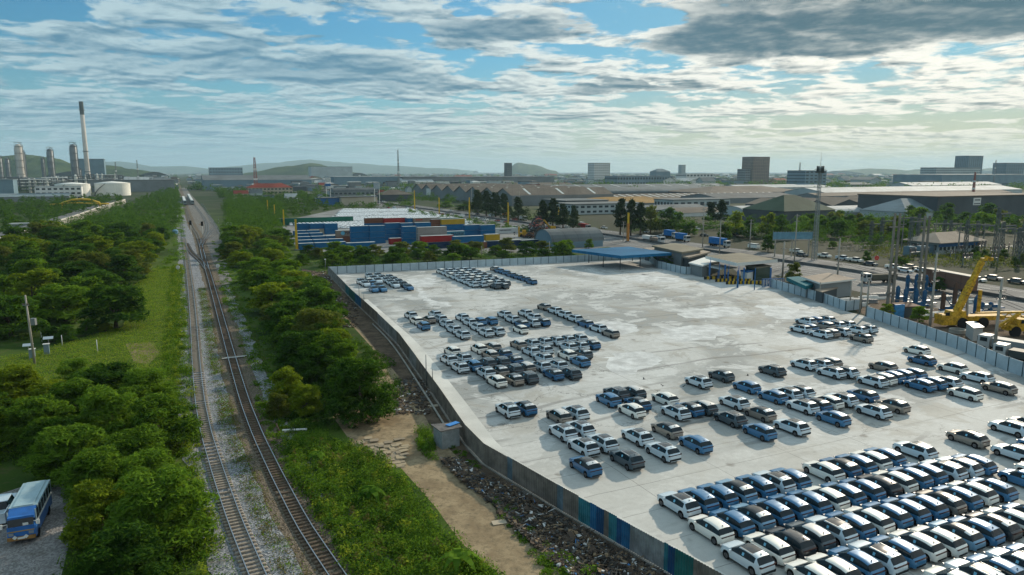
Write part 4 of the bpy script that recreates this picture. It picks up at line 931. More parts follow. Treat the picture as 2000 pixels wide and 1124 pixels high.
undergrowth('undergrowth', pxpoly([(700, 670), (760, 700), (790, 780), (720, 830), (640, 850), (560, 840), (530, 770), (600, 700)]), 26000, .28, 1.4, LF[1], 29, 1.3)
undergrowth('undergrowth', pxpoly([(812, 848), (835, 835), (852, 870), (850, 905), (822, 880)]), 4500, .22, 1.5, LG, 30, .8)
undergrowth('undergrowth', pxpoly([(850, 870), (905, 900), (960, 985), (1020, 1060), (1060, 1124), (1120, 1124), (1040, 1040), (960, 940), (900, 870)]), 3500, .2, .4, LG, 31, .7)
undergrowth('undergrowth', pxpoly([(1030, 1095), (1120, 1085), (1180, 1130), (1100, 1160)]), 3500, .22, .7, LG, 32, .8)
undergrowth('undergrowth', L1, 60000, .7, 3.2, LF[1], 61, 4.0)
undergrowth('undergrowth', R1, 60000, .55, 2.6, LF[0], 62, 3.2)
undergrowth('undergrowth', R2, 16000, .5, 2.4, LF[1], 63, 3.0)
def strip(line, a, b, n, ls, m, seed, hm=.35, y1=190):
    rng = np.random.default_rng(seed); pts = [p for p in resample(line, 1.0) if 44 < p.y < y1]; out = []
    cl = rng.uniform(0, 1, len(pts) * 3); i = rng.integers(0, len(pts) - 1, n); P = np.array([[pts[k].x, pts[k].y, 0] for k in i]); nn = np.array([[N.x, N.y, 0]])
    off = rng.uniform(a, b, n); ci = (i * 3 + ((off - a) / (b - a) * 2.99).astype(int)); keep = rng.uniform(0, 1, n) < np.clip(cl[ci] * 1.6 - .35, 0, 1)
    P = P + nn * off[:, None] + rng.normal(size=(n, 3)) * .25; P[:, 2] = rng.uniform(.04, 1, n) ** 1.5 * hm; P = P[keep]; nk = len(P)
    Nn = rng.normal(size=(nk, 3)) * .6 + np.array([0, 0, .6]); Nn /= np.linalg.norm(Nn, axis=1)[:, None]
    o = bpy.data.objects.new('grass', quad_mesh('grass', quads(P, Nn, ls * rng.uniform(.5, 1.4, nk), .35, rng), m)); COL.objects.link(o); o['kind'] = 'stuff'
strip(TR, -3.6, -1.7, 26000, .2, LB, 41); strip(TR, -3.4, -1.9, 22000, .2, LG, 42); strip(TL, 1.0, 3.2, 5000, .2, LG, 43, .25); strip(TL, -2.8, -1.2, 6000, .22, LG, 44, .3)
strip(TR, 2.0, 5.0, 18000, .22, LG, 45); strip(TR, 2.2, 5.5, 9000, .22, LB, 46); strip(TR, -.5, .5, 1500, .15, LG, 47, .15)
def lawn(poly, n, ls, hm, m, seed):
    rng = np.random.default_rng(seed); xs = [p.x for p in poly]; ys = [p.y for p in poly]; P = []
    while len(P) < n:
        q = rng.uniform([min(xs), min(ys)], [max(xs), max(ys)], (n, 2)); P += [(x, y) for x, y in q if inpoly(x, y, poly)]
    P = np.array(P[:n]); hn = .5 + .5 * np.sin(P[:, 0] * .7 + np.sin(P[:, 1] * .5) * 2) * np.cos(P[:, 1] * .45 + P[:, 0] * .2)
    Q = np.stack([P[:, 0], P[:, 1], .04 + rng.uniform(0, 1, n) * hm * (.35 + hn)], 1); Nn = rng.normal(size=(n, 3)) * .5 + np.array([0, 0, .7]); Nn /= np.linalg.norm(Nn, axis=1)[:, None]
    o = bpy.data.objects.new('grass', quad_mesh('grass', quads(Q, Nn, ls * rng.uniform(.5, 1.4, n), .3, rng), m)); COL.objects.link(o); o['kind'] = 'stuff'
CLR = pxpoly([(60, 690), (-100, 720), (-80, 780), (60, 775), (150, 758), (240, 765), (300, 775), (335, 800), (355, 760), (352, 620), (350, 520), (300, 525), (262, 560), (240, 640), (130, 670)])
sheet('grass_field', CLR, .005, mat('short_grass', rough=.95, fn=lambda nt, b: nt.l.new(nt.mix(nt.ss(nt.noise(gcoord(nt), .5, 7, .7), .35, .65), (.045, .085, .012), (.12, .16, .03)), b.inputs['Base Color'])))
lawn(CLR, 52000, .26, .35, LGY, 51); lawn(CLR, 40000, .30, .45, LG, 52)
# ------------------------------------------------------------------ buildings and works
def ribbed(nt, b, c, sp, ax, dk=.75):
    tc = nt.add('ShaderNodeTexCoord'); s = nt.add('ShaderNodeSeparateXYZ'); nt.l.new(tc.outputs['Object'], s.inputs[0])
    w = nt.m('FRACT', nt.m('MULTIPLY', s.outputs[ax], 1 / sp)); n = nt.noise(tc.outputs['Object'], .05, 6, .65)
    k = nt.ss(w, .0, .12, dk, 1.0); col = nt.mix(nt.ss(n, .3, .7), tuple(q * .78 for q in c), tuple(min(1, q * 1.18) for q in c))
    nt.l.new(nt.mix(1.0, col, nt.comb(k, k, k), 'MULTIPLY'), b.inputs['Base Color'])
def rib(name, c, sp=3., ax=0, rough=.85, dk=.75): return mat(name, c, rough, fn=lambda nt, b: ribbed(nt, b, c, sp, ax, dk))
RF = {'grey': rib('roof_grey', (.13, .15, .155), 6), 'brown': rib('roof_brown', (.125, .11, .09), 6), 'dark': rib('roof_dark', (.085, .10, .105), 5), 'silver': rib('roof_silver', (.34, .38, .385), 9, dk=.5, rough=.75),
      'ochre': rib('roof_ochre', (.26, .16, .05), 4), 'red': rib('roof_red', (.20, .05, .035), 3), 'tan': rib('roof_tan', (.30, .25, .20), 3, dk=.92), 'green': rib('roof_green', (.07, .095, .065), 3), 'blue': rib('roof_blue', (.012, .12, .24), 1.2, dk=.8),
      'teal': rib('roof_teal', (.02, .14, .17), 1), 'olive': rib('roof_olive', (.20, .185, .14), 1.2, dk=.9), 'bluegrey': rib('roof_bluegrey', (.17, .22, .24), 3)}
WL = {'grey': mat('wall_grey', (.17, .195, .205), .8, var=.15, vscale=.05), 'pale': mat('wall_pale', (.36, .42, .43), .8, var=.12, vscale=.05), 'dark': mat('wall_dark', (.07, .085, .095), .8, var=.15, vscale=.05), 'white': mat('wall_white', (.60, .62, .60), .8, var=.1, vscale=.1),
      'cream': mat('wall_cream', (.40, .36, .28), .8, var=.1, vscale=.1), 'blue': mat('wall_blue', (.03, .12, .30), .6), 'orange': mat('wall_orange', (.20, .15, .12), .8, var=.15, vscale=.1), 'teal': mat('wall_teal', (.02, .10, .11), .7), 'blueish': mat('wall_blueish', (.14, .22, .27), .8, var=.12, vscale=.05)}
M_win = mat('window_dark', (.03, .045, .055), .15); M_sky = mat('skylight', (.48, .52, .50), .35); M_wht = mat('white_paint', (.62, .64, .62), .6); M_steel = mat('grey_steel', (.20, .22, .23), .5, metal=.3)
def width_to(A, px, ax=N):
    """length along ax from A until it shows at px"""
    lo, hi = 0., 900.
    for _ in range(50):
        m = (lo + hi) / 2; p = A + ax * m; x = CX + F * p.x / (p.y * math.cos(PITCH) + H * math.sin(PITCH))
        if x < px: lo = m
        else: hi = m
    return lo
RZ = DA
def bld(px0, px1, py, ptop, depth, roof='flat', rk='grey', wk='grey', rise=2.5, label='', name='warehouse', n=1, floors=0, bays=0, group=None, sky=0, over=.6, w=None, ax='x', winw=.6, band=None, h=None):
    """building whose front left foot is at (px0, py); local x runs to the right (site grid), y away"""
    A = G(px0, py); W = w or width_to(A, px1); h = h or max(2.5, hgt(py, ptop) - (rise if roof in ('gable', 'hip', 'arch') else 0)); root = empty(name, A, RZ, label, 'building', group); d = depth
    mb = MB(); mb.box((W / 2, d / 2, h / 2), (W, d, h))
    r = MB()
    if roof == 'gable':      # ridges along x (ax x) or along y
        for k in range(n):
            if ax == 'x':
                y0, y1 = d * k / n, d * (k + 1) / n; ym = (y0 + y1) / 2; o = over if n == 1 else .0
                r.face([(-over, y0 - o, h), (W + over, y0 - o, h), (W + over, ym, h + rise), (-over, ym, h + rise)]); r.face([(-over, ym, h + rise), (W + over, ym, h + rise), (W + over, y1 + o, h), (-over, y1 + o, h)])
                for x in (0, W): mb.face([(x, y0, h), (x, y1, h), (x, ym, h + rise - .05)] if x else [(x, y1, h), (x, y0, h), (x, ym, h + rise - .05)])
                if sky:
                    for q in range(sky):
                        xs = W * (q + .5) / sky; s = MB()
                        for (ya, za, yb, zb_) in ((y0 + .08 * (y1 - y0), h + rise * .16, ym - .04 * (y1 - y0), h + rise * .92),): r.face([(xs - 1, ya, za + .06), (xs + 1, ya, za + .06), (xs + 1, yb, zb_ + .06), (xs - 1, yb, zb_ + .06)], 1)
            else:
                x0, x1 = W * k / n, W * (k + 1) / n; xm = (x0 + x1) / 2; o = over if n == 1 else 0
                r.face([(x0 - o, d + over, h), (x0 - o, -over, h), (xm, -over, h + rise), (xm, d + over, h + rise)]); r.face([(xm, d + over, h + rise), (xm, -over, h + rise), (x1 + o, -over, h), (x1 + o, d + over, h)])
                mb.face([(x0, 0, h), (x1, 0, h), (xm, 0, h + rise - .05)]); mb.face([(x1, d, h), (x0, d, h), (xm, d, h + rise - .05)])
    elif roof == 'hip':
        e = min(W, d) / 2 * .98; a, b = (-over, -over), (W + over, d + over)
        if W >= d: p, q = (e, d / 2), (W - e, d / 2)
        else: p, q = (W / 2, e), (W / 2, d - e)
        z = h + rise; c = [(a[0], a[1], h), (b[0], a[1], h), (b[0], b[1], h), (a[0], b[1], h)]; P, Q = (*p, z), (*q, z)
        if W >= d: r.face([c[0], c[1], Q, P]); r.face([c[1], c[2], Q]); r.face([c[2], c[3], P, Q]); r.face([c[3], c[0], P])
        else: r.face([c[0], c[1], P]); r.face([c[1], c[2], Q, P]); r.face([c[2], c[3], Q]); r.face([c[3], c[0], P, Q])
        r.face([c[3], c[2], c[1], c[0]])
    elif roof == 'arch':
        K = 10
        for k in range(K):
            a, b = math.pi * k / K, math.pi * (k + 1) / K
            r.face([(-over, d / 2 - d / 2 * math.cos(a), h + rise * math.sin(a)), (W + over, d / 2 - d / 2 * math.cos(a), h + rise * math.sin(a)), (W + over, d / 2 - d / 2 * math.cos(b), h + rise * math.sin(b)), (-over, d / 2 - d / 2 * math.cos(b), h + rise * math.sin(b))])
            for x in (0, W): mb.face([(x, d / 2 - d / 2 * math.cos(a), h + rise * math.sin(a)), (x, d / 2 - d / 2 * math.cos(b), h + rise * math.sin(b)), (x, d / 2, h)][::(1 if x == 0 else -1)])
    else:
        r.box((W / 2, d / 2, h + .35), (W + over * 2, d + over * 2, .7))
        if sky:
            for q in range(sky): r.box((W * (q + .5) / sky, d / 2, h + .75), (2.2, d * .9, .16), mi=1)
    mb.build('wall', WL[wk], root); r.build('roof', [RF[rk], M_sky], root)
    if band: bb = MB(); bb.box((W / 2, -.06, h - 1.2), (W + .1, .2, 1.2)); bb.build('fascia', band, root)
    if floors:
        wm = MB(); nb = bays or max(2, int(W / 4)); ns = max(1, int(d / 4))
        base = MB(); base.box((0, 0, 0), (W / nb * winw, .12, h / floors * .42)); me = base.mesh('window', M_win); cnt = 0
        side = MB(); side.box((0, 0, 0), (.12, d / ns * winw, h / floors * .42)); ms = side.mesh('window', M_win)
        for f in range(floors):
            z = h / floors * (f + .55)
            for k in range(nb):
                if cnt < 60: o = bpy.data.objects.new('window', me); COL.objects.link(o); o.parent = root; o.location = (W * (k + .5) / nb, -.03, z); cnt += 1
                else: wm.box((W * (k + .5) / nb, -.03, z), (W / nb * winw, .12, h / floors * .42))
            for k in range(ns): wm.box((-.03, d * (k + .5) / ns, z), (.12, d / ns * winw, h / floors * .42))
        tag(wm.build('side_windows', M_win, root), kind='stuff' if len(wm.f) > 600 else None)
    return root, W, h
# factory with the saw-tooth row of gables: gable ends face the highway side on the left
def gable_row():
    A = G(1000, 403); L = 300; n = 8; d = 110; h, rise = 9.5, 6.5; root = empty('factory', A, 0, 'long grey brown factory with a zigzag row of gables above the highway trees', 'building')
    w = MB(); r = MB()
    for k in range(n):
        a = D * (L * k / n); b = D * (L * (k + 1) / n); m = (a + b) / 2; Z_ = Vector((0, 0, h)); Zr = Vector((0, 0, h + rise)); E = N * d
        w.face([a, b, b + Z_, m + Zr, a + Z_][::-1]); r.face([a + Z_ - N, a + Z_ + E, m + Zr + E, m + Zr - N]); r.face([m + Zr - N, m + Zr + E, b + Z_ + E, b + Z_ - N])
        for s in (.18, .5, .82):
            p0 = a + (m - a) * .12 + Vector((0, 0, h + rise * .12 + .1)) + E * s; p1 = a + (m - a) * .9 + Vector((0, 0, h + rise * .9 + .1)) + E * s; r.face([p0 - N * 1.2, p0 + N * 1.2, p1 + N * 1.2, p1 - N * 1.2], 1)
    E = N * d; w.face([Vector(), E, E + Vector((0, 0, h)), Vector((0, 0, h))])
    w.build('wall', WL['grey'], root); r.build('roof', [RF['brown'], M_sky], root)
    d_ = MB(); d_.box((0, 0, 0), (.3, 16, 8)); o = d_.build('sign_board', M_wht, root); o.location = D * (L * .79) + Vector((0, 0, 7)) - N * .4; o.rotation_euler[2] = DA
gable_row()
B = bld
B(787, 1024, 368, 347, 140, 'flat', 'grey', 'grey', label='wide flat grey hall behind the gabled factory', w=330)
B(1054, 1140, 394, 372, 60, 'gable', 'brown', 'grey', 3, label='grey hall joined to the right end of the gabled factory', n=2)
B(1105, 1140, 412, 394, 40, 'flat', 'grey', 'dark', label='dark block between the feathery roadside trees', w=40)
B(1120, 1212, 420, 401, 30, 'flat', 'grey', 'pale', label='pale blue office block with a row of windows behind the tall trees', name='office_block', floors=2, bays=12, w=62)
B(1150, 1285, 408, 389, 70, 'hip', 'ochre', 'grey', 4.5, label='low hall under a yellow ochre hipped roof', w=115)
B(1085, 1340, 386, 369, 70, 'arch', 'grey', 'dark', 6, label='very long grey hall with a rounded ribbed roof', w=330)
B(1182, 1450, 397, 382, 60, 'gable', 'brown', 'grey', 4, label='long low hall with many pale skylight strips', sky=26, w=250)
B(1085, 1350, 378, 362, 70, 'gable', 'grey', 'pale', 4, label='long pale hall behind the rounded grey roof', sky=10, w=330)
B(1314, 1394, 409, 392, 26, 'flat', 'grey', 'pale', label='pale block with a single row of small windows left of the arched roof', name='office_block', floors=1, bays=9, w=62)
B(1230, 1345, 420, 404, 34, 'gable', 'grey', 'grey', 3, label='grey shed with a white wall behind the dark broad trees', w=75)
B(1330, 1420, 424, 408, 26, 'gable', 'brown', 'white', 3, label='white walled shed with a brown roof edge behind the wispy pair of trees', w=60)
B(1405, 1510, 398, 380, 60, 'gable', 'dark', 'grey', 4, label='dark roofed hall above the arched white roof', w=110)
B(1385, 1500, 386, 366, 90, 'hip', 'brown', 'dark', 7, label='broad brown hipped roof left of the telecom tower', w=170)
B(1450, 1600, 376, 362, 60, 'gable', 'silver', 'pale', 4, label='pale roofed hall behind the brown hipped roof', w=190)
B(1457, 1530, 428, 405, 26, 'arch', 'silver', 'pale', 5.5, label='hall with a bright white arched roof', w=52)
B(1530, 1600, 440, 391, 34, 'hip', 'green', 'dark', 9, label='dark green hipped roof building left of the telecom tower', w=42, h=8)
B(1560, 1770, 412, 392, 60, 'gable', 'brown', 'dark', 5, label='row of brown workshops with dark gable ends', n=4, w=150, ax='y')
B(1610, 1760, 424, 406, 26, 'arch', 'silver', 'grey', 4, label='low silver roof in front of the brown workshops', w=90)
B(1610, 2080, 389, 368, 60, 'gable', 'silver', 'pale', 5, label='very long silver roofed hall across the right side', w=380)
B(1600, 2080, 395, 378, 30, 'gable', 'brown', 'grey', 3, label='long brown lean to roof in front of the silver hall', w=330)
B(1782, 1995, 373, 357, 50, 'gable', 'silver', 'pale', 5, label='shorter silver roofed hall behind the very long one', w=240)
B(1838, 2100, 366, 342, 110, 'flat', 'silver', 'blueish', label='tall pale windowless hall below the hotel tower', w=330)
B(1769, 1858, 432, 388, 34, 'hip', 'bluegrey', 'pale', 8, label='blue grey pyramid roof building behind the substation trees', w=42, h=5.5)
B(1828, 2040, 430, 386, 60, 'flat', 'brown', 'dark', label='large dark hall carrying a white sign board at right', w=120, band=WL['dark'])
B(1860, 2060, 424, 399, 20, 'flat', 'grey', 'teal', label='teal lower wall block under the dark hall', w=1, h=2.5) if False else None
B(1571, 1614, 372, 334, 40, 'flat', 'grey', 'blueish', label='tall blue grey block left of the telecom tower top', name='office_block', floors=6, bays=5, w=50)
B(1826, 1912, 362, 328, 40, 'flat', 'grey', 'pale', label='wide pale hotel block at the foot of the glass tower', name='apartment_block', floors=9, bays=24)
B(1887, 1915, 361, 305, 34, 'flat', 'bluegrey', 'blueish', label='tallest blue glass tower at the right skyline', name='apartment_block', floors=22, bays=7)
B(1962, 1997, 360, 319, 34, 'flat', 'grey', 'blueish', label='blue grey tower block at the right edge of the skyline', name='apartment_block', floors=14, bays=8)
B(1160, 1191, 358, 319, 34, 'flat', 'grey', 'white', label='white apartment block with vertical strips on the centre skyline', name='apartment_block', floors=12, bays=8)
B(1469, 1501, 360, 307, 40, 'flat', 'grey', 'orange', label='tall orange brown apartment tower on the skyline', name='apartment_block', floors=18, bays=9)
B(1455, 1470, 360, 331, 30, 'flat', 'grey', 'grey', label='low annex left of the orange brown tower', name='apartment_block', floors=6, bays=4)
B(990, 1000, 356, 319, 20, 'flat', 'dark', 'dark', label='small dark tower beside the distant right hand hill', name='apartment_block', floors=10, bays=4)
B(1330, 1338, 358, 323, 14, 'flat', 'grey', 'pale', label='slim pale tower with stepped top in the centre distance', name='tower_block')
B(1281, 1307, 358, 330, 30, 'hip', 'bluegrey', 'blueish', 8, label='blue grey house with a raised roof in the distance', w=48)
B(485, 552, 387, 359, 22, 'hip', 'red', 'cream', 5, label='cream school block with red hipped roof left of centre', name='school_building', floors=3, bays=12, w=52)
B(398, 500, 372, 343, 90, 'gable', 'grey', 'blueish', 8, label='long grey roofed hall beyond the trains', w=180)
B(410, 462, 352, 328, 60, 'flat', 'grey', 'blueish', label='blue and white blocks on the left skyline', name='office_block', floors=4, bays=12, w=120)
B(609, 665, 354, 326, 60, 'flat', 'grey', 'pale', label='large pale grey block in front of the round hill', w=140)
B(653, 790, 369, 346, 90, 'flat', 'pale' if 0 else 'silver', 'blueish', label='long pale hall left of centre above the filling station', w=200)
B(653, 712, 391, 368, 26, 'arch', 'dark', 'grey', 4, label='curved dark showroom roof beside the twin post signs', name='showroom', w=50, floors=2, bays=10)
B(625, 668, 402, 388, 16, 'flat', 'grey', 'blue', label='filling station canopy with blue edge', name='canopy_building', w=30)
B(667, 714, 402, 386, 16, 'flat', 'grey', 'cream', label='filling station shop with pale roof', name='shop', w=34)
B(745, 790, 394, 359, 26, 'hip', 'brown', 'dark', 5, label='brown tile roofed building left of the gabled factory', w=34, h=7)
B(1010, 1085, 372, 358, 60, 'gable', 'brown', 'grey', 4, label='brown ridged roofs right of the wide grey hall', n=2, w=110)
B(1205, 1300, 364, 345, 50, 'flat', 'grey', 'blueish', label='long blue grey block below the centre skyline', w=150, floors=2, bays=20, name='office_block')
B(1340, 1395, 362, 340, 40, 'flat', 'silver', 'white', label='white factory block with columns left of the orange tower', w=80, floors=3, bays=8, name='office_block')
# generic distant town
rb = random.Random(21); fill = [(rb.uniform(-20, 2020), 341 + 27 * rb.random() ** 1.4) for _ in range(130)] + [(rb.uniform(-20, 2020), rb.uniform(339, 347)) for _ in range(120)]
BASEB = {}
for i, (px, py) in enumerate(fill):
    if abs(px - 357 - (py - 350) * .1) < 14: continue
    k = i % 6
    if k not in BASEB:
        m = MB(); r = MB(); m.box((0, 0, 3.5), (30, 22, 7))
        if k % 2: r.box((0, 0, 7.3), (31, 23, .6))
        else: r.face([(-16, -12, 7), (16, -12, 7), (16, 0, 11), (-16, 0, 11)]); r.face([(-16, 0, 11), (16, 0, 11), (16, 12, 7), (-16, 12, 7)]); m.face([(-15, 11, 7), (-15, -11, 7), (-15, 0, 10.9)]); m.face([(15, -11, 7), (15, 11, 7), (15, 0, 10.9)])
        wn = MB(); wn.box((0, -11.05, 4.2), (26, .1, 1.4)); BASEB[k] = (m.mesh('wall', WL[['pale', 'grey', 'white', 'blueish', 'cream', 'pale'][k]]), r.mesh('roof', RF[['grey', 'brown', 'silver', 'dark', 'red', 'silver'][k]]), wn.mesh('window_strip', M_win))
    p = G(px, py); s = rb.uniform(.8, 2.2); r0 = empty('town_building', p, RZ + rb.choice([0, math.pi / 2]), 'small hazy building scattered in the distant town below the skyline', 'building', 'distant town buildings'); r0.scale = (s, s * .9, rb.uniform(.8, 1.9))
    for nm, me in zip(('wall', 'roof', 'window_strip'), BASEB[k]): o = bpy.data.objects.new(nm, me); COL.objects.link(o); o.parent = r0
rb = random.Random(22)
for i in range(110):
    px, py = rb.choice([(rb.uniform(430, 800), rb.uniform(362, 396)), (rb.uniform(220, 345), rb.uniform(352, 372)), (rb.uniform(1000, 2000), rb.uniform(350, 362))]); k = i % 6
    p = G(px, py); s = rb.uniform(.35, .8); r0 = empty('roadside_building', p, RZ + rb.choice([0, math.pi / 2]), 'small roadside building in the clutter of roofs between the railway and the highway', 'building', 'small buildings among the trees'); r0.scale = (s, s * .9, rb.uniform(.6, 1.1))
    for nm, me in zip(('wall', 'roof', 'window_strip'), BASEB[k]): o = bpy.data.objects.new(nm, me); COL.objects.link(o); o.parent = r0
rb = random.Random(61); mb = MB(); FM = [WL['pale'], WL['grey'], WL['blueish'], WL['cream'], RF['brown'], RF['grey'], WL['white'], RF['red'], WL['dark']]
for i in range(2600):
    px = rb.uniform(-30, 2040); py = 339 + 21 * rb.random() ** 1.1
    if rb.random() < .25: px = rb.uniform(420, 1050); py = rb.uniform(352, 374)
    if abs(px - 357 - (py - 350) * .1) < 12: continue
    p = G(px, py); q = p.y / 1500; w, d, h = rb.uniform(8, 26) * (.6 + q * .4), rb.uniform(8, 20), rb.choice([4, 5, 6, 7, 9, 12]) * rb.uniform(.8, 1.3); a = RZ + rb.choice([0, 1.57]); k = rb.choices(range(9), [5, 4, 4, 2, 2, 2, 2, .5, 2])[0]
    mb.box((p.x, p.y, h / 2), (w, d, h), rz=a, mi=k); mb.box((p.x, p.y, h + .6), (w * 1.04, d * 1.04, 1.2), rz=a, mi=rb.choice([4, 5, 5, 8, 6]), taper=rb.choice([1, .5, .3]))
o = mb.build('distant_city', FM); o['kind'] = 'stuff'
# hills
def hill(pts, Y, m, depth=900, seed=1):
    rnd = random.Random(seed); v = []
    cols = []
    for i in range(len(pts) - 1):
        (x0, y0), (x1, y1) = pts[i], pts[i + 1]; n = 8
        for k in range(n): t = k / n; cols.append((x0 + (x1 - x0) * t, y0 + (y1 - y0) * (t * t * (3 - 2 * t)) + rnd.uniform(-.5, .5)))
    cols.append(pts[-1]); mb = MB(); rows = []
    for px, py in cols:
        d = ray(px, py); X = d.x / d.y * Y; h = max(2, H + Y * d.z / d.y)
        rows.append([(X, Y - depth + q * depth * 2 / 8, h * math.sin(math.pi * min(1, max(0, (q + .0) / 8))) * (1 + rnd.uniform(-.05, .05) * (q != 4)) if 0 < q < 8 else -5) for q in range(9)])
    for a, b in zip(rows, rows[1:]):
        for q in range(8): mb.face([a[q], b[q], b[q + 1], a[q + 1]])
    o = mb.build('hills', m); me = o.data; bm = bmesh.new(); bm.from_mesh(me); bmesh.ops.remove_doubles(bm, verts=bm.verts[:], dist=.5); bmesh.ops.recalc_face_normals(bm, faces=bm.faces[:]); [setattr(f, 'smooth', True) for f in bm.faces]; bm.to_mesh(me); bm.free(); o['kind'] = 'structure'
def m_hill(nt, b):
    P = gcoord(nt); nt.l.new(nt.mix(nt.ss(nt.noise(P, .01, 7, .7), .35, .65), (.02, .045, .015), (.06, .09, .03)), b.inputs['Base Color'])
M_hill = mat('hill_forest', rough=1, fn=m_hill)
hill([(-80, 318), (0, 306), (50, 302), (85, 307), (130, 320), (150, 334)], 3300, M_hill, 300, 1)
hill([(185, 336), (210, 323), (250, 330), (300, 336)], 3400, M_hill, 200, 2)
hill([(495, 337), (560, 325), (612, 319), (650, 327), (665, 334), (700, 338)], 4200, M_hill, 350, 3)
hill([(420, 330), (470, 324), (540, 318), (600, 312), (650, 316), (690, 319), (760, 324), (860, 329), (930, 334)], 16000, M_hill, 1500, 4)
hill([(100, 322), (160, 318), (230, 316), (300, 326), (360, 325), (420, 332)], 15000, M_hill, 1200, 5)
hill([(985, 334), (1012, 318), (1040, 322), (1085, 334)], 8000, M_hill, 700, 6)
hill([(1640, 334), (1700, 330), (1790, 334), (1803, 331), (1830, 336)], 8500, M_hill, 700, 7)
hill([(1910, 334), (1960, 328), (2040, 322), (2150, 330)], 9000, M_hill, 900, 8)

# ------------------------------------------------------------------ refinery on the left
M_col = mat('refinery_steel', (.15, .17, .18), .5, metal=.35, var=.25, vscale=.08); M_tank = mat('tank_white', (.74, .74, .68), .6, var=.08, vscale=.05); M_stack = mat('stack_concrete', (.50, .48, .44), .85, var=.12, vscale=.03); M_scap = mat('stack_dark_band', (.10, .12, .12), .8)
def thing_at(name, px, py, label, cat, group=None, rz=RZ): return empty(name, G(px, py), rz, label, cat, group)
t = thing_at('chimney_stack', 174, 366, 'tall pale smokestack with a dark rim, highest thing at left', 'smokestack'); Hs = hgt(366, 199)
m = MB(); m.lathe((0, 0, 0), [(5.2, 0), (4.4, Hs * .3), (3.8, Hs * .85)], 20); m.build('shaft', M_stack, t, smooth=True)
m = MB(); m.lathe((0, 0, Hs * .85), [(3.9, 0), (3.9, Hs * .15), (3.2, Hs * .152)], 20); m.build('rim', M_scap, t)
for z in (.18, .42, .90): m = MB(); m.lathe((0, 0, Hs * z), [(5.4, 0), (5.4, 1.2), (3.4, 1.2)], 16); m.build('gallery', M_scap, t)
def column(px, py, pt, r, label, m_=None):
    t = thing_at('process_column', px, py, label, 'refinery column'); h = hgt(py, pt); m = MB(); m.lathe((0, 0, 0), [(r * 1.25, 0), (r * 1.2, h * .2), (r, h * .35), (r, h * .93), (r * .6, h * .98), (.1, h)], 16); m.build('vessel', m_ or M_col, t, smooth=True)
    for k in range(5): m = MB(); m.lathe((0, 0, h * (.3 + .16 * k)), [(r + 1.6, 0), (r + 1.6, .35), (r, .35)], 12); [m.tube([((r + 1.5) * math.cos(a), (r + 1.5) * math.sin(a), 0), ((r + 1.5) * math.cos(a), (r + 1.5) * math.sin(a), 1.4)], .12, 4) for a in (0, 1, 2, 3, 4, 5)]; m.build('platform', M_scap, t)
    m = MB(); m.tube([(r + .8, 0, 0), (r + .8, 0, h * .97), (0, 0, h * 1.03)], .7, 6); m.tube([(-r - .6, .5, h * .2), (-r - .6, .5, h * .9)], .45, 6); m.build('pipe', m_ or M_col, t)
    m = MB(); [m.bar((sx * r * .8, sy * r * .8, h * .95), (sx * r * .8, sy * r * .8, h * 1.03), .3) for sx in (1, -1) for sy in (1, -1)]; m.bar((-r, -r, h * 1.03), (r, -r, h * 1.03), .4); m.bar((-r, r, h * 1.03), (r, r, h * 1.03), .4); m.build('top_frame', M_scap, t)
column(44, 366, 281, 6.6, 'stout pale column, leftmost tall vessel of the refinery', M_stack); column(104, 364, 290, 5.8, 'grey column between the two other tall vessels of the refinery'); column(150, 366, 281, 6.2, 'dark grey column with a cage on top just left of the smokestack')
column(88, 362, 308, 3.2, 'short thin column left of the middle refinery vessel'); column(19, 362, 308, 4.2, 'short dark column between the left edge and the stout pale vessel'); column(4, 364, 306, 5.0, 'column cut by the left edge of the photo'); column(52, 362, 296, 3.0, 'slim column hugging the right side of the stout pale vessel'); column(158, 364, 330, 3.0, 'thin column between the caged vessel and the smokestack')
def tank(px, py, pt, w, label):
    t = thing_at('storage_tank', px, py, label, 'storage tank'); h = hgt(py, pt); r = w / F * G(px, py).y / 2; m = MB(); m.lathe((0, r, 0), [(r, 0), (r, h)], 40); m.build('shell', M_tank, t, smooth=False)
    m = MB(); m.lathe((0, r, h), [(r + .3, 0), (r + .3, .3), (r * .5, r * .09), (.2, r * .13)], 40); m.build('dome_roof', M_tank, t, smooth=True)
    m = MB(); K = 14
    for k in range(K): a0, a1 = math.pi * (1.05 + .35 * k / K), math.pi * (1.05 + .35 * (k + 1) / K); m.bar(((r + .5) * math.cos(a0), r + (r + .5) * math.sin(a0), h * k / K), ((r + .5) * math.cos(a1), r + (r + .5) * math.sin(a1), h * (k + 1) / K), 1.0, .3)
    m.build('stair', M_scap, t)
tank(219, 383, 359, 62, 'big white storage tank nearest the trees, right of the other tank'); tank(140, 385, 361, 60, 'big white storage tank behind the white office block'); tank(168, 378, 364, 16, 'small white tank wedged between the two big tanks'); tank(30, 372, 352, 24, 'small pale tank among the pipes at far left'); 
B(70, 134, 392, 366, 16, 'flat', 'silver', 'white', label='white office block with square windows in front of the storage tank', name='office_block', floors=3, bays=8, w=44, over=.3)
B(-40, 62, 395, 380, 40, 'gable', 'bluegrey', 'grey', 3, label='low blue grey roof at the left edge in front of the refinery', w=80)
B(-60, 10, 382, 352, 30, 'flat', 'bluegrey', 'blueish', label='blue grey shed at the very left edge', w=50)
B(173, 270, 376, 353, 60, 'flat', 'grey', 'grey', label='long grey shed behind the storage tanks', w=120)
B(150, 190, 362, 311, 40, 'flat', 'grey', 'blueish', label='blue grey boiler house at the foot of the smokestack', w=60)
rb = random.Random(31)
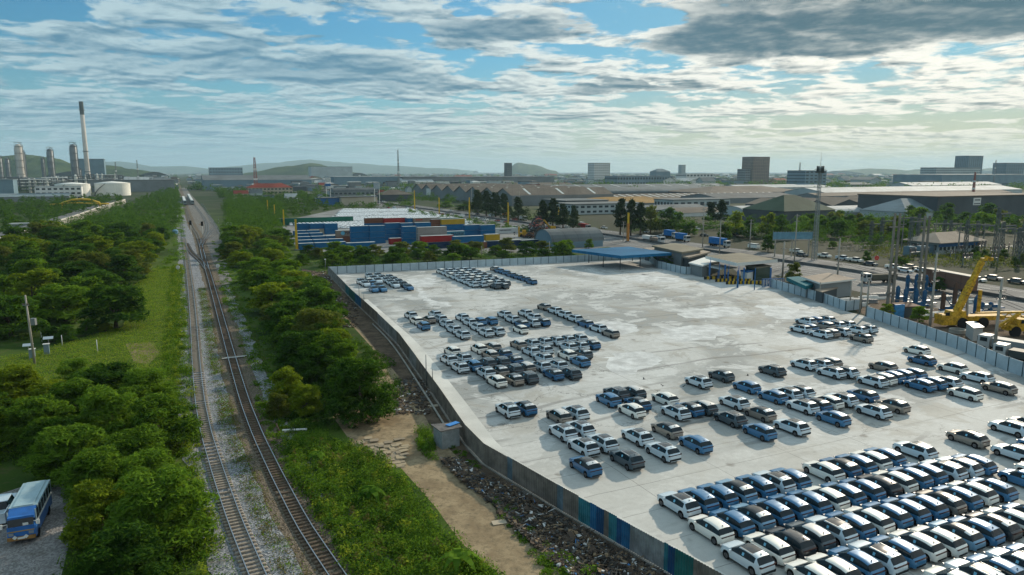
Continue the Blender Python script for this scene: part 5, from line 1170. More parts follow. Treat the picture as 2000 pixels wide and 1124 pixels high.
for i in range(16):      # pipe racks and process frames
    px = -10 + i * 16 + rb.uniform(-5, 5); py = rb.uniform(364, 378); t = thing_at('pipe_rack', px, py, 'steel frame with pipes in the tangle below the refinery columns', 'pipe rack', 'pipe racks of the refinery'); w, d, h = rb.uniform(22, 40), rb.uniform(8, 14), rb.uniform(10, 26)
    m = MB(); nx = 5
    for a in range(nx + 1):
        for b in (0, d): m.bar((w * a / nx, b, 0), (w * a / nx, b, h), .8)
    for z in np.arange(h / 4, h + .1, h / 4):
        for b in (0, d): m.bar((0, b, z), (w, b, z), .7)
        for a in range(nx + 1): m.bar((w * a / nx, 0, z), (w * a / nx, d, z), .6)
    m.build('frame', M_scap if i % 2 else M_col, t); m = MB()
    for q in range(9): z = rb.choice([h / 4, h / 2, h * .75, h]) + .8; y = rb.uniform(0, d); m.tube([(0, y, z), (w, y, z)], rb.uniform(.4, 1.0), 6)
    for q in range(3): x = rb.uniform(2, w - 2); m.lathe((x, d / 2, 0), [(1.8, 0), (1.8, h * rb.uniform(.5, 1.1)), (.2, h * 1.15)], 8)
    m.build('pipes', M_tank if i % 3 == 0 else M_col, t)
# raised concrete road on the left
Lr = [G(-120, 512), G(0, 483), G(80, 456), G(155, 430), G(200, 412), G(245, 397)]; root = empty('retaining_wall', Lr[0], 0, 'long pale concrete retaining wall carrying a road on the left', 'wall'); m = MB(); r = MB(); q = MB(); o0 = Lr[0]
pts = resample(Lr, 6)
for a, b in zip(pts, pts[1:]): a, b = a - o0, b - o0; m.bar(a + Vector((0, 0, 1.6)), b + Vector((0, 0, 1.6)), .8, 3.2); r.bar(a - N * 5 + Vector((0, 0, 3.05)), b - N * 5 + Vector((0, 0, 3.05)), 9, .3); q.bar(a + Vector((0, 0, 3.6)), b + Vector((0, 0, 3.6)), .35, .9)
m.build('wall_face', mat('retaining_concrete', (.34, .33, .30), .9, var=.25, vscale=.3), root); r.build('deck', M_asph, root); q.build('parapet', mat('parapet_concrete', (.52, .51, .47), .9, var=.15, vscale=.3), root)
post = MB(); post.box((0, 0, 1.7), (.6, .5, 3.5)); pm = post.mesh('pilaster', mat('pilaster_concrete', (.42, .41, .38), .9)); k = 0
for i, p in enumerate(resample(Lr, 4.5)):
    if i < 95: o = bpy.data.objects.new('pilaster', pm); COL.objects.link(o); o.parent = root; o.location = p - o0 + Vector((.45, -.2, 0)); o.rotation_euler[2] = math.pi / 2 + DA
t = thing_at('gas_pipe_bridge', 120, 412, 'yellow arched pipe bridge over the raised road', 'pipe bridge'); m = MB(); m.tube([(0, 0, 0), (1, 0, 6), (8, 0, 8.5), (14, 0, 9), (20, 0, 8.5), (27, 0, 6), (28, 0, 0)], .9, 8); m.tube([(-8, 0, 5), (8, 0, 6.2), (28, 0, 5.0), (34, 0, 5)], .6, 8); m.build('pipe', mat('yellow_paint', (.50, .34, .04), .6, var=.2, vscale=.5), t, smooth=True)
B(18, 40, 452, 440, 6, 'flat', 'silver', 'pale', label='small flat roofed shelter among trees at far left', name='shelter', w=9)
B(0, 22, 492, 478, 8, 'flat', 'silver', 'white', label='low white roof at the left edge above the retaining wall', name='shelter', w=10) if False else None
# ------------------------------------------------------------------ containers
def cmat(n, c): return rib('container_' + n, c, .6, 0, .6, .7)
CC = {'blue': cmat('blue', (.012, .115, .26)), 'navy': cmat('navy', (.012, .035, .085)), 'brown': cmat('brown', (.16, .07, .045)), 'red': cmat('red', (.30, .03, .03)), 'yellow': cmat('yellow', (.42, .28, .03)), 'grey': cmat('grey', (.27, .27, .26)),
      'green': cmat('green', (.01, .10, .07)), 'beige': cmat('beige', (.42, .36, .26)), 'white': cmat('white', (.55, .58, .58)), 'sky': cmat('sky', (.06, .22, .33)), 'tan': cmat('tan', (.25, .20, .16))}
M_ctop = {k: mat('container_top_' + k, v, .6, var=.2, vscale=.2) for k, v in {'pale': (.36, .40, .40), 'blue': (.10, .22, .34)}.items()}
M_dk = mat('dark_lettering', (.02, .03, .05), .6); M_lt = mat('white_lettering', (.7, .72, .72), .6); M_redl = mat('red_lettering', (.4, .03, .02), .6)
def text(s, size, m, parent, loc, rz=0., name='lettering'):
    cu = bpy.data.curves.new(name, 'FONT'); cu.body = s; cu.size = size; cu.extrude = .02; cu.align_x = 'CENTER'; cu.align_y = 'CENTER'; cu.materials.append(m)
    q = bpy.data.objects.new(name, cu); COL.objects.link(q); me = bpy.data.meshes.new_from_object(q); bpy.data.objects.remove(q); o = bpy.data.objects.new(name, me); COL.objects.link(o); o.parent = parent; o.location = loc; o.rotation_euler = (math.pi / 2, 0, rz); return o
def cont(x0, x1, py, lv, c, label, L=None, dep=2.44, top='pale', group='shipping containers in the depot'):
    A = G(x0, py); W = L or width_to(A, x1); root = empty('shipping_container', A + Vector((0, 0, lv * 2.62 + .02)), RZ, label, 'shipping container', group)
    m = MB(); m.box((W / 2, dep / 2, 1.28), (W, dep, 2.5)); m.build('body', CC[c], root)
    m = MB(); m.box((W / 2, dep / 2, 2.56), (W, dep, .08)); m.build('top_panel', M_ctop[top], root)
    m = MB()
    for x in (.08, W - .08):
        for y in (-.02, dep + .02): m.bar((x, y, 0), (x, y, 2.59), .18)
    for y in (-.02, dep + .02): m.bar((0, y, .08), (W, y, .08), .14); m.bar((0, y, 2.5), (W, y, 2.5), .12)
    m.build('frame', CC[c], root); return root, W
C = cont
C(952, 1018, 484, 0, 'navy', 'long navy container with small white letters in the front row'); C(1019, 1073, 482, 0, 'navy', 'long navy container with a white bird like mark in the front row')
r_, w_ = C(892, 951, 488, 0, 'brown', 'long red brown container in the front row under the bright blue one'); C(887, 945, 488, 1, 'blue', 'bright blue container on top of the red brown one')[0].location.z += .0
C(949, 976, 483, 1, 'yellow', 'short yellow container with a square dark mark, right of the bright blue one')
for a, b, s in ((908, 938, 'left'), (939, 967, 'right')):
    for lv in (0, 1, 2)[:2]: C(a, b, 461, lv, 'blue', '%s %s container of the tall blue pair beside the white trailer' % (('lower', 'upper')[lv], s))
r_, w_ = C(968, 1011, 457, 0, 'white', 'long white container standing alone right of the tall blue pair'); m = MB(); [m.box((w_ * .2 + q * .75, -.06, 1.6), (.5, .03, .55)) for q in range(9)]; m.build('lettering', M_dk, r_)
r_, w_ = C(872, 908, 476, 1, 'sky', 'pale blue container with dark letters behind the bright blue one'); text('MAERSK', 1.7, M_dk, r_, (w_ * .62, -.08, 1.35))
C(868, 908, 476, 0, 'blue', 'blue container under the pale blue lettered one')
C(824, 886, 487, 1, 'red', 'bright red container with a pale round mark behind the dark tree'); C(826, 887, 487, 0, 'navy', 'dark container under the bright red one behind the trees')
C(817, 873, 481, 2, 'grey', 'long pale grey container, third level behind the bright red one'); C(817, 873, 481, 1, 'grey', 'grey container in the stack behind the bright red one'); C(817, 873, 481, 0, 'tan', 'lowest container of the stack behind the bright red one')
for lv, nm in enumerate(('lowest', 'middle', 'top')): C(788, 815, 479, lv, 'blue', '%s container of the three high blue stack left of the grey one' % nm)
for a, b, nm in ((754, 783, 'left'), (784, 808, 'middle'), (812, 842, 'right')):
    for lv in (0, 1, 2): C(a, b, 470 if a < 800 else 469, lv, 'blue', '%s level container in the %s blue stack of the second row' % (('ground', 'second', 'upper')[lv], nm))
C(762, 785, 478, 0, 'red', 'short dusty red container between the blue stacks and the trees')
C(843, 862, 460, 2, 'brown', 'short brown container left of the long yellow one'); C(863, 908, 460, 2, 'yellow', 'long yellow container with a square dark mark in the third row')
for lv in (0, 1): C(843, 862, 460, lv, 'brown', '%s brown container under the short brown one' % ('ground level', 'mid level')[lv]); C(863, 908, 460, lv, 'blue', '%s blue container under the long yellow one' % ('ground level', 'mid level')[lv])
r_, w_ = C(808, 858, 457, 2, 'tan', 'long grey tan container with red letters on the back row'); m = MB(); [m.box((w_ * .12 + q * .9, -.06, 1.7), (.6, .03, .6)) for q in range(4)]; m.build('lettering', M_redl, r_)
C(859, 897, 457, 2, 'green', 'dark green container at the right end of the back row')
for a, b, c in ((808, 858, 'navy'), (859, 897, 'blue')):
    for lv in (0, 1): C(a, b, 457, lv, c, '%s level %s container supporting the back row' % (('ground', 'second')[lv], c))
C(751, 796, 457, 2, 'red', 'long bright red container on the back row'); C(797, 807, 457, 2, 'blue', 'narrow blue container end on the back row', dep=6)
C(714, 750, 457, 2, 'brown', 'brown container under the blue roofed one at the left of the back row') 
for a, b, c in ((714, 750, 'blue'), (751, 796, 'blue')):
    for lv in (0, 1): C(a, b, 457, lv, c, '%s level container below the %s of the back row' % (('ground', 'second')[lv], 'brown one' if a == 714 else 'red one'))
for lv in (0, 1, 2): C(686.5, 722, 478, lv, 'blue', '%s container of the big blue stack right of the star marked one' % ('lowest', 'middle', 'top')[lv], top='pale')
for lv in (0, 1, 2): C(723, 753, 477, lv, 'blue', '%s container of the second big blue stack from the star marked one' % ('lowest', 'middle', 'top')[lv])
r_, w_ = C(657.5, 685.5, 474, 1, 'tan', 'tan container with a pale blue star mark and dark letters'); text('MA', 1.8, M_dk, r_, (w_ - 1.4, -.08, 1.4)); m = MB(); m.lathe((0, 0, 0), [(.9, 0), (.9, .06)], 16); o = m.build('logo', mat('logo_blue', (.10, .36, .50), .5), r_); o.location = (w_ * .45, -.04, 1.4); o.rotation_euler[0] = math.pi / 2
C(657.5, 685.5, 474, 0, 'brown', 'red brown container under the star marked tan one')
C(678, 734, 488, 0, 'blue', 'long blue container low behind the trees with a white roof edge', top='pale')
for a, b, nm in ((581, 605, 'left'), (606, 634, 'middle'), (635, 660, 'right')):
    for lv in (0, 1): C(a, b, 458, lv, 'beige' if (lv == 0 and nm == 'middle') else 'blue', ('%s container of the %s stack by the green netting' % (('lower', 'upper')[lv], nm)) if not (lv == 0 and nm == 'middle') else 'beige container under the middle blue one by the green netting', top='blue')
k = 0
for i, (py, n, x0) in enumerate(((489, 3, 584), (482, 3, 583), (475, 3, 580), (468, 2, 578), (462, 2, 574))):
    A = G(x0, py)
    for j in range(n):
        p = A + N * 6.4 * j; px = CX + F * p.x / (p.y * math.cos(PITCH) + H * math.sin(PITCH)); py_ = py
        r_, w_ = cont(px, 0, py, 0, 'blue', '%s blue container in row %s of the low pale topped group by the yellow mast' % (ORD[j], ORD[i]), L=6.06); r_.location = p + Vector((0, 0, .02))
C(545, 690, 441, 0, 'green', 'long dark green netting wall left of the white car park', dep=.5)[0].scale = (1, 1, 1.6)
# -- the packed white cars beyond: too many to count
def car_mass():
    mb = MB(); poly = pxpoly([(556, 439), (655, 426), (668, 411), (800, 411), (925, 436), (908, 442), (812, 447), (700, 448), (640, 446), (580, 443)]); rnd = random.Random(3)
    o = G(556, 439); n = 0
    for i in range(150):
        for j in range(-20, 60):
            p = o + N * (i * 2.35) + D * (j * 4.9 + .6 * (i % 3)); 
            if not inpoly(p.x, p.y, poly) or (j % 9 == 8) or rnd.random() < .03: continue
            a = RZ; mb.box((p.x, p.y, .66), (1.8, 4.4, .86), rz=a, mi=0 if rnd.random() < .93 else 2, taper=.80); mb.box((p.x - D.x * .2, p.y - D.y * .2, 1.22), (1.5, 2.6, .28), rz=a, mi=1, taper=.9); mb.box((p.x - D.x * .2, p.y - D.y * .2, 1.42), (1.5, 2.7, .16), rz=a, mi=0, taper=.8); n += 1
    o = mb.build('parked_cars', [mat('white_car_paint', (.86, .88, .88), .5), M_glass, PAINT['n']]); o['kind'] = 'stuff'; print('MASS', n)
car_mass()
# -- yellow masts
M_yel = mat('mast_yellow', (.50, .33, .03), .6, var=.2, vscale=.5); M_orange = mat('mast_orange', (.40, .17, .04), .6)
for (px, py, pt), wh in zip([(523.5, 420, 391), (537, 427, 400), (554.7, 441, 410), (580, 489, 429), (810, 411, 372), (858, 419, 386), (917, 430, 386), (992.5, 443, 396), (1091, 437, 405), (1226, 473, 416)],
        ['leftmost, rising from the trees', 'second from left above the netting', 'third from left at the netting end', 'beside the low blue containers, nearest at left', 'at the far edge of the white car park', 'behind the back row of containers', 'right of the white car park', 'behind the white trailer', 'over the yellow digger', 'in front of the feathery trees, rightmost']):
    t = thing_at('yellow_mast', px, py, 'tall yellow steel mast ' + wh, 'mast', 'yellow masts round the depot'); h = hgt(py, pt); w = .75 if py < 460 else .9; m = MB()
    m.box((0, 0, h * .32), (w, w, h * .64)); m.build('lower_post', M_orange if px in (1226,) else M_yel, t); m = MB(); m.box((0, 0, h * .82), (w * .8, w * .8, h * .36)); m.build('upper_post', M_yel, t); m = MB(); m.box((0, 0, .2), (w * 2, w * 2, .4)); m.build('base', M_steel, t)
# ------------------------------------------------------------------ vehicles on the roads
def simple_vehicle(kind):
    """mesh parts at origin, forward +x"""
    P = {}
    b, g, w, t = MB(), MB(), MB(), MB()
    if kind == 'pickup':
        b.box((0, 0, .68), (5.2, 1.8, .62), taper=.97); b.box((1.75, 0, .98), (1.5, 1.7, .16), taper=.9); b.box((.15, 0, 1.65), (1.7, 1.45, .06)); 
        for y in (-.84, .84): b.box((-1.65, y, 1.12), (1.85, .1, .34))
        b.box((-2.56, 0, 1.12), (.08, 1.7, .34)); g.box((.2, 0, 1.30), (2.35, 1.6, .66), taper=.76); wx, wr, wy = 1.62, .38, .82
    elif kind == 'van':
        b.box((0, 0, 1.02), (5.2, 1.85, 1.3), taper=.98); b.box((-.25, 0, 2.05), (4.3, 1.7, .12), taper=.95); g.box((-.1, 0, 1.72), (4.7, 1.72, .60), taper=.90); wx, wr, wy = 1.6, .36, .82
    else:  # saloon
        b.box((0, 0, .62), (4.6, 1.78, .58), taper=.95); b.box((-.2, 0, 1.42), (1.9, 1.3, .05)); g.box((-.2, 0, 1.16), (2.9, 1.6, .50), taper=.70); wx, wr, wy = 1.4, .33, .82
    for sx in (1, -1):
        for sy in (1, -1): w.tube([(sx * wx, sy * wy - .1, wr), (sx * wx, sy * wy + .1, wr)], wr, 12)
    t.box((2.3 if kind == 'saloon' else 2.58, 0, .68), (.06, 1.6, .14))
    return b, g, w, t
SV = {}
VC = {'white': PAINT['c'], 'silver': PAINT['w'], 'dark': PAINT['n'], 'grey': mat('paint_grey', (.20, .20, .20), .3, coat=.8), 'red': mat('paint_red', (.30, .03, .02), .3, coat=.8), 'blue': PAINT['b'], 'tan': PAINT['t']}
def vehicle(kind, col, p, rz, label, name, group=None, cat=None):
    k = (kind, col)
    if k not in SV:
        b, g, w, t = simple_vehicle(kind); SV[k] = [('body', b.mesh('body', VC[col])), ('windows', g.mesh('windows', M_glass)), ('lights', t.mesh('lights', M_head))]
        one = MB(); one.tube([(0, -.1, 0), (0, .1, 0)], .36, 12); SV[k].append(('wheel', one.mesh('wheel', M_tyre)))
    r = empty(name, p, rz, label, cat or {'saloon': 'car', 'pickup': 'pickup truck', 'van': 'van'}[kind], group)
    for nm, me in SV[k][:3]: o = bpy.data.objects.new(nm, me); COL.objects.link(o); o.parent = r
    for sx in (1.5, -1.5):
        for sy in (.82, -.82): o = bpy.data.objects.new('wheel', SV[k][3][1]); COL.objects.link(o); o.parent = r; o.location = (sx, sy, .36)
    return r
DOWN = math.atan2(-D.y, -D.x); UP = math.atan2(D.y, D.x)
for px, py, kd, c, lb in ((1566, 501, 'saloon', 'dark', 'dark blue saloon on the highway just right of the telecom tower'), (1610, 503, 'pickup', 'white', 'white pickup on the highway left of the clipped bush'), (1646, 508, 'pickup', 'silver', 'pale pickup leading away right of the clipped bush'),
                          (1671, 512, 'pickup', 'white', 'white pickup close behind the pale one on the highway'), (1700, 519, 'saloon', 'dark', 'black saloon beneath the red round road sign'), (1745, 526, 'pickup', 'white', 'white pickup right of the concrete pylon base'),
                          (1768, 532, 'saloon', 'silver', 'silver saloon in the near lane beside the white pickup'), (1778, 525, 'saloon', 'tan', 'beige saloon behind the silver saloon'), (1802, 532, 'saloon', 'silver', 'pale saloon half hidden by the tall concrete pylon'),
                          (1908, 550, 'saloon', 'white', 'white saloon just right of the crane hook'), (1940, 547, 'saloon', 'grey', 'grey saloon right of the crane hook'), (1986, 554, 'saloon', 'dark', 'dark grey saloon at the right edge of the highway'),
                          (1555, 494, 'pickup', 'white', 'white pickup tailing the dark blue saloon'), (1262, 455, 'saloon', 'silver', 'silver saloon on the highway left of the lorry queue'), (1180, 447, 'saloon', 'white', 'white saloon on the highway near the arched grey shed'),
                          (1136, 441, 'van', 'white', 'white van on the highway behind the yellow digger mast'), (1109, 448, 'van', 'white', 'white minivan left of the red lorry box'), (1472, 486, 'van', 'white', 'white van on the far carriageway above the gatehouse'),
                          (1302, 461, 'pickup', 'white', 'white pickup in the roadside parking behind the tanker'), (1290, 466, 'pickup', 'silver', 'pale pickup in the roadside parking left of the tanker'), (1375, 462, 'saloon', 'dark', 'dark saloon parked behind the blue covered lorry'), (1360, 449, 'saloon', 'white', 'white saloon by the pale roofs across the highway')):
    vehicle(kd, c, G(px, py), DOWN + (R(-8) if px in (1109,) else 0), lb, {'saloon': 'saloon_car', 'pickup': 'pickup_truck', 'van': 'van'}[kd], 'vehicles on the highway')
rq = random.Random(77); road = resample(ROAD, 6)
def road_point(s_px, off):
    best = min(range(1, len(road) - 1), key=lambda i: abs((CX + F * road[i].x / (road[i].y * math.cos(PITCH) + H * math.sin(PITCH))) - s_px)); d = (road[best + 1] - road[best - 1]).normalized()
    return road[best] + Vector((d.y, -d.x, 0)) * off, math.atan2(d.y, d.x)
used = []
for i in range(70):
    px = rq.uniform(690, 1150); off = rq.choice([-11.6, -8, -4.4, 4.4, 8, 12, -20, -23]); p, a = road_point(px, off)
    if any((p - q).length < 7 for q in used): continue
    used.append(p); vehicle(rq.choice(['saloon', 'saloon', 'pickup', 'van']), rq.choice(['white', 'silver', 'white', 'dark', 'grey', 'red']), p + Vector((0, 0, .02)), a + (math.pi if off > 0 else 0), 'small vehicle in the far traffic queue along the highway hedge', 'traffic_car', 'far traffic on the highway', 'car')
def lorry(px, py, rz, box, label, L=9.5, cab=None, bh=2.6, name='lorry', bw=2.4):
    t = thing_at(name, px, py, label, 'lorry', rz=rz); cabm = cab or mat('lorry_cab_paint', (.40, .42, .42), .5, var=.15, vscale=.8)
    m = MB(); m.box((L / 2 - 1.0, 0, 1.75), (1.9, 2.3, 2.3), taper=.95); m.build('cab', cabm, t); m = MB(); m.box((L / 2 - .04, 0, 2.15), (.14, 2.0, .9)); m.box((L / 2 - 1.0, 1.13, 2.2), (1.1, .08, .7)); m.box((L / 2 - 1.0, -1.13, 2.2), (1.1, .08, .7)); m.build('cab_windows', M_glass, t)
    m = MB(); m.box((-1.1, 0, 1.0 + bh / 2 + .1), (L - 2.4, bw, bh)); m.build('cargo_box', box, t); m = MB(); m.box((0, 0, .85), (L - .3, 1.1, .3)); m.build('chassis', M_under, t)
    w = MB(); w.tube([(0, -.15, 0), (0, .15, 0)], .5, 14); me = w.mesh('wheel', M_tyre)
    for x in (L / 2 - 1.2, -L / 2 + 1.3, -L / 2 + 2.6):
        for y in (-1.05, 1.05): o = bpy.data.objects.new('wheel', me); COL.objects.link(o); o.parent = t; o.location = (x, y, .5)
    return t
M_bluet = mat('blue_tarpaulin', (.015, .14, .38), .7, var=.2, vscale=1)
lorry(1405, 482, DOWN, M_bluet, 'white cab lorry with a blue covered body beside the traffic pole', 11); lorry(1333, 472, DOWN, M_bluet, 'blue covered lorry body at the end of the roadside queue', 8); lorry(1310, 465, DOWN, M_bluet, 'lorry with blue load half hidden by the round tree', 8)
lorry(1268, 472, DOWN, M_wht, 'white tanker lorry in the roadside queue behind the bush', 8, bh=1.6); lorry(1283, 475, DOWN, CC['tan'], 'flat lorry with tan load nearest the yard in the queue', 8, bh=1.2)
lorry(1141, 449, DOWN, CC['red'], 'lorry with a red box beside the highway median', 10, bh=2.2); lorry(1448, 462, DOWN, CC['green'], 'dark green container lorry parked across the highway', 12); lorry(957, 416, UP, M_wht, 'white box lorry left of the orange one in the far queue', 11)
lorry(972, 421, DOWN, M_wht, 'white lorry in the middle of the far queue', 10); lorry(990, 424, DOWN, mat('orange_box', (.42, .20, .06), .6), 'orange box lorry in the far queue behind the yellow mast', 11); lorry(935, 414, UP, CC['grey'], 'grey lorry at the left end of the far queue', 11); lorry(1022, 431, DOWN, M_wht, 'small white lorry right of the yellow mast', 7, bh=1.8)
lorry(1716, 553, math.pi + R(10), mat('olive_load', (.10, .10, .08), .9), 'old lorry with white cab facing left behind the twin pole', 10, bh=1.4); lorry(1965, 692, UP + R(12), mat('grey_tipper', (.22, .25, .26), .6), 'white cab tipper lorry behind the right wall', 8.5, bh=1.5); lorry(1995, 712, UP + R(12), mat('dark_tipper', (.06, .07, .07), .6), 'white cab lorry nearest the right edge behind the wall', 8, bh=1.2)
# ------------------------------------------------------------------ poles, masts, signs
M_cpole = mat('concrete_pole', (.33, .31, .27), .85, var=.2, vscale=.4); M_wire = mat('wire', (.03, .03, .03), .6); M_ins = mat('insulator', (.10, .07, .06), .4)
def pole(px, py, pt, label, arms=((.97, 1.1), (.86, 1.3)), lamp=0, w=.32, name='utility_pole', m_=None, cat='utility pole'):
    t = thing_at(name, px, py, label, cat); h = hgt(py, pt); m = MB(); m.tube([(0, 0, 0), (0, 0, h)], [w / 2 * 1.15, w / 2 * .75], 8); m.build('shaft', m_ or M_cpole, t, smooth=True)
    for z, l in arms:
        m = MB(); m.box((0, -.2, h * z), (l * 2, .12, .12)); m.build('crossarm', M_steel, t); m = MB(); [m.lathe((x, -.2, h * z + .06), [(.06, 0), (.1, .12), (.04, .25)], 6) for x in (-l * .9, -l * .45, l * .45, l * .9)]; m.build('insulators', M_ins, t)
    if lamp:
        for s in ((-1, 1) if lamp == 2 else (1,)): m = MB(); m.tube([(0, 0, h), (s * .8, 0, h + .5), (s * 2.2, 0, h + .7)], .06, 6); m.box((s * 2.4, 0, h + .68), (.8, .28, .14)); m.build('lamp_arm', M_steel, t)
    return t, h
pole(1941, 693, 545, 'leaning concrete utility pole behind the right wall with two crossarms', ((.84, 1.1), (.74, 1.3)), w=.5)
pole(1816, 640, 494, 'concrete utility pole left of the yellow crane cab', ((.75, 1.1), (.62, 1.2)), w=.45); pole(1634, 561, 466, 'tall concrete utility pole in front of the tan roofed house', ((.55, 1.2), (.46, 1.0)), w=.42)
pole(1679, 612, 531, 'left pole of the twin poles at the kink of the right wall', ((.9, .5),), w=.42); pole(1692, 617, 543, 'right pole of the twin poles at the kink of the right wall', ((.95, .5),), w=.42)
pole(1311, 450, 402, 'utility pole among the dark broad trees', w=.4); pole(1372, 484, 397, 'tall utility pole behind the tan roofed halls', w=.4); pole(1405, 496, 429, 'utility pole with a side lamp near the blue covered lorry', lamp=1, w=.4); pole(1217, 472, 433, 'thin pole left of the orange based mast', w=.3)
pole(1464, 489, 429, 'grey pole behind the white van', w=.4); pole(1551, 515, 419, 'utility pole right of the gatehouse across the road', w=.4); pole(1528, 543, 472, 'utility pole with a crossarm just right of the gatehouse', ((.8, 1.4),), w=.5); pole(921, 418, 366, 'tall lamp pole beside the feathery row', w=.4, arms=()); pole(1014, 423, 374, 'tall lamp pole at the end of the feathery row', w=.4, arms=())
pole(941, 505, 481, 'short pale post behind the far white wall', (), w=.3); pole(1073, 499, 472, 'thin post in front of the arched shed', (), w=.3); pole(1600, 590, 551, 'thin post behind the angled right wall', (), w=.25)
pole(1660, 594, 549, 'slim post right of the tan roofed house', (), w=.3)
pole(833, 756, 693, 'street lamp standing outside the corrugated fence by the middle block', (), lamp=0, w=.16, name='street_lamp', m_=M_steel, cat='street lamp'); 
t, h = pole(829.5, 752, 695, 'lamp head pole on the corrugated fence near the middle block', (), w=.14, name='street_lamp', m_=M_steel, cat='street lamp') if False else (None, 0)
pole(845, 748, 721, 'short camera post just inside the corrugated fence', (), w=.14, name='camera_post', m_=M_steel, cat='post'); pole(702, 590, 557, 'dark lamp post inside the fence near the small far block', (), w=.16, name='lamp_post', m_=M_steel, cat='lamp post'); pole(711, 591, 573, 'short dark post inside the fence near the small far block', (), w=.16, name='camera_post', m_=M_steel, cat='post')
t, h = pole(636, 527, 508, 'white topped lamp post at the far left corner of the yard', (), w=.16, name='lamp_post', m_=M_steel, cat='lamp post'); m = MB(); m.box((0, 0, h + .15), (.5, .3, .35)); m.build('lamp', M_wht, t)
# leaning utility pole with transformer on the left clearing
t, h = pole(68, 712, 577, 'weathered utility pole with a grey transformer box in the left clearing', ((.86, .5),), w=.34); t.rotation_euler = (R(0), R(-1.5), 0); m = MB(); m.box((.75, 0, h * .62), (.75, .5, 1.1)); m.build('transformer_box', M_steel, t)
for px, py, hh, lb, nm in ((92, 692, 1.7, 'blue and white equipment cabinet right of the left utility pole', 'equipment_cabinet'), (64, 700, 1.5, 'low blue cabinet just left of the utility pole', 'equipment_cabinet')):
    t = thing_at(nm, px, py, lb, 'cabinet'); m = MB(); m.box((0, 0, hh / 2), (.8, .5, hh)); m.build('cabinet_body', mat('cabinet_blue', (.17, .24, .28), .6), t); m = MB(); m.box((0, 0, hh + .1), (1.0, .7, .08)); m.build('cabinet_roof', M_wht, t)
for px, py, lb in ((97, 690, 'small solar panel on a post right of the left utility pole'), (58, 705, 'tilted white panel frame left of the left utility pole')):
    t = thing_at('solar_panel', px, py, lb, 'solar panel'); m = MB(); m.tube([(0, 0, 0), (0, 0, 2.6)], .05, 6); m.build('post', M_steel, t); m = MB(); m.box((0, 0, 2.7), (1.5, .7, .06), rx=.5); m.build('panel', mat('panel_pale', (.38, .45, .5), .3), t)
for px, py, pt, lb in ((82, 668, 648, 'short white post behind the left equipment cabinets'), (122, 676, 655, 'short white post at the thicket edge right of the cabinets'), (191, 690, 664, 'white hooked post standing in the bushes before the clearing')): pole(px, py, pt, lb, (), w=.14, name='marker_post', m_=M_wht, cat='post')
def lattice(mb, h, w0, w1, n=10, th=.12, base=(0, 0)):
    c = [(-1, -1), (1, -1), (1, 1), (-1, 1)]
    P = lambda i, k: (base[0] + c[i % 4][0] * (w0 + (w1 - w0) * k / n) / 2, base[1] + c[i % 4][1] * (w0 + (w1 - w0) * k / n) / 2, h * k / n)
    for i in range(4):
        mb.bar(P(i, 0), P(i, n), th * 1.4)
        for k in range(n): mb.bar(P(i, k), P(i + 1, k + 1), th); mb.bar(P(i, k + 1), P(i + 1, k + 1), th)
t = thing_at('telecom_tower', 1590, 508, 'tall grey lattice telecom tower with dark antennas behind the highway', 'telecom tower'); h = hgt(508, 327); m = MB(); lattice(m, h, 1.3, .7, 30, .09); m.build('lattice_mast', mat('tower_steel', (.20, .235, .245), .5, metal=.2), t)
for z in (.965, .985):
    for a in range(6): m = MB(); m.box((1.1 * math.cos(a * 1.047), 1.1 * math.sin(a * 1.047), h * z), (.3, .22, 1.8), rz=a * 1.047); m.build('antenna', M_scap, t)
m = MB(); m.tube([(0, 0, h), (0, 0, h + 6)], [.08, .02], 5); m.build('lightning_rod', M_steel, t); m = MB(); [m.lathe((0, 0, h * z), [(1.9, 0), (1.9, .15), (.2, .15)], 8) for z in (.95, .975)]; m.build('platform', M_scap, t)
for px, py, pt, w, lb in ((501, 385, 308, 5, 'red and white lattice tower rising left of centre behind the school roof'), (779, 372, 293, 3, 'very thin mast on the left of centre skyline'), (1899, 395, 337, 2.4, 'thin red lattice mast in front of the glass tower'), (272, 372, 313, 3, 'thin pylon on the skyline right of the smokestack'), (230, 375, 317, 3, 'lattice pylon on the skyline near the refinery'), (1560, 362, 318, 4, 'thin crane like mast right of the orange tower'), (1940, 365, 313, 2.5, 'thin mast between the glass tower and the right edge')):
    t = thing_at('lattice_tower', px, py, lb, 'mast'); h = hgt(py, pt); m = MB(); lattice(m, h, w, w * .3, 14, .35 if w > 4 else .28); m.build('lattice_mast', mat('tower_red', (.28, .10, .08), .6) if 'red' in lb else M_steel, t); m = MB(); m.box((0, 0, h * .7), (w * .8, w * .8, h * .05)); m.box((0, 0, h * .45), (w * .9, w * .9, h * .04)); m.build('platform', M_wht, t)
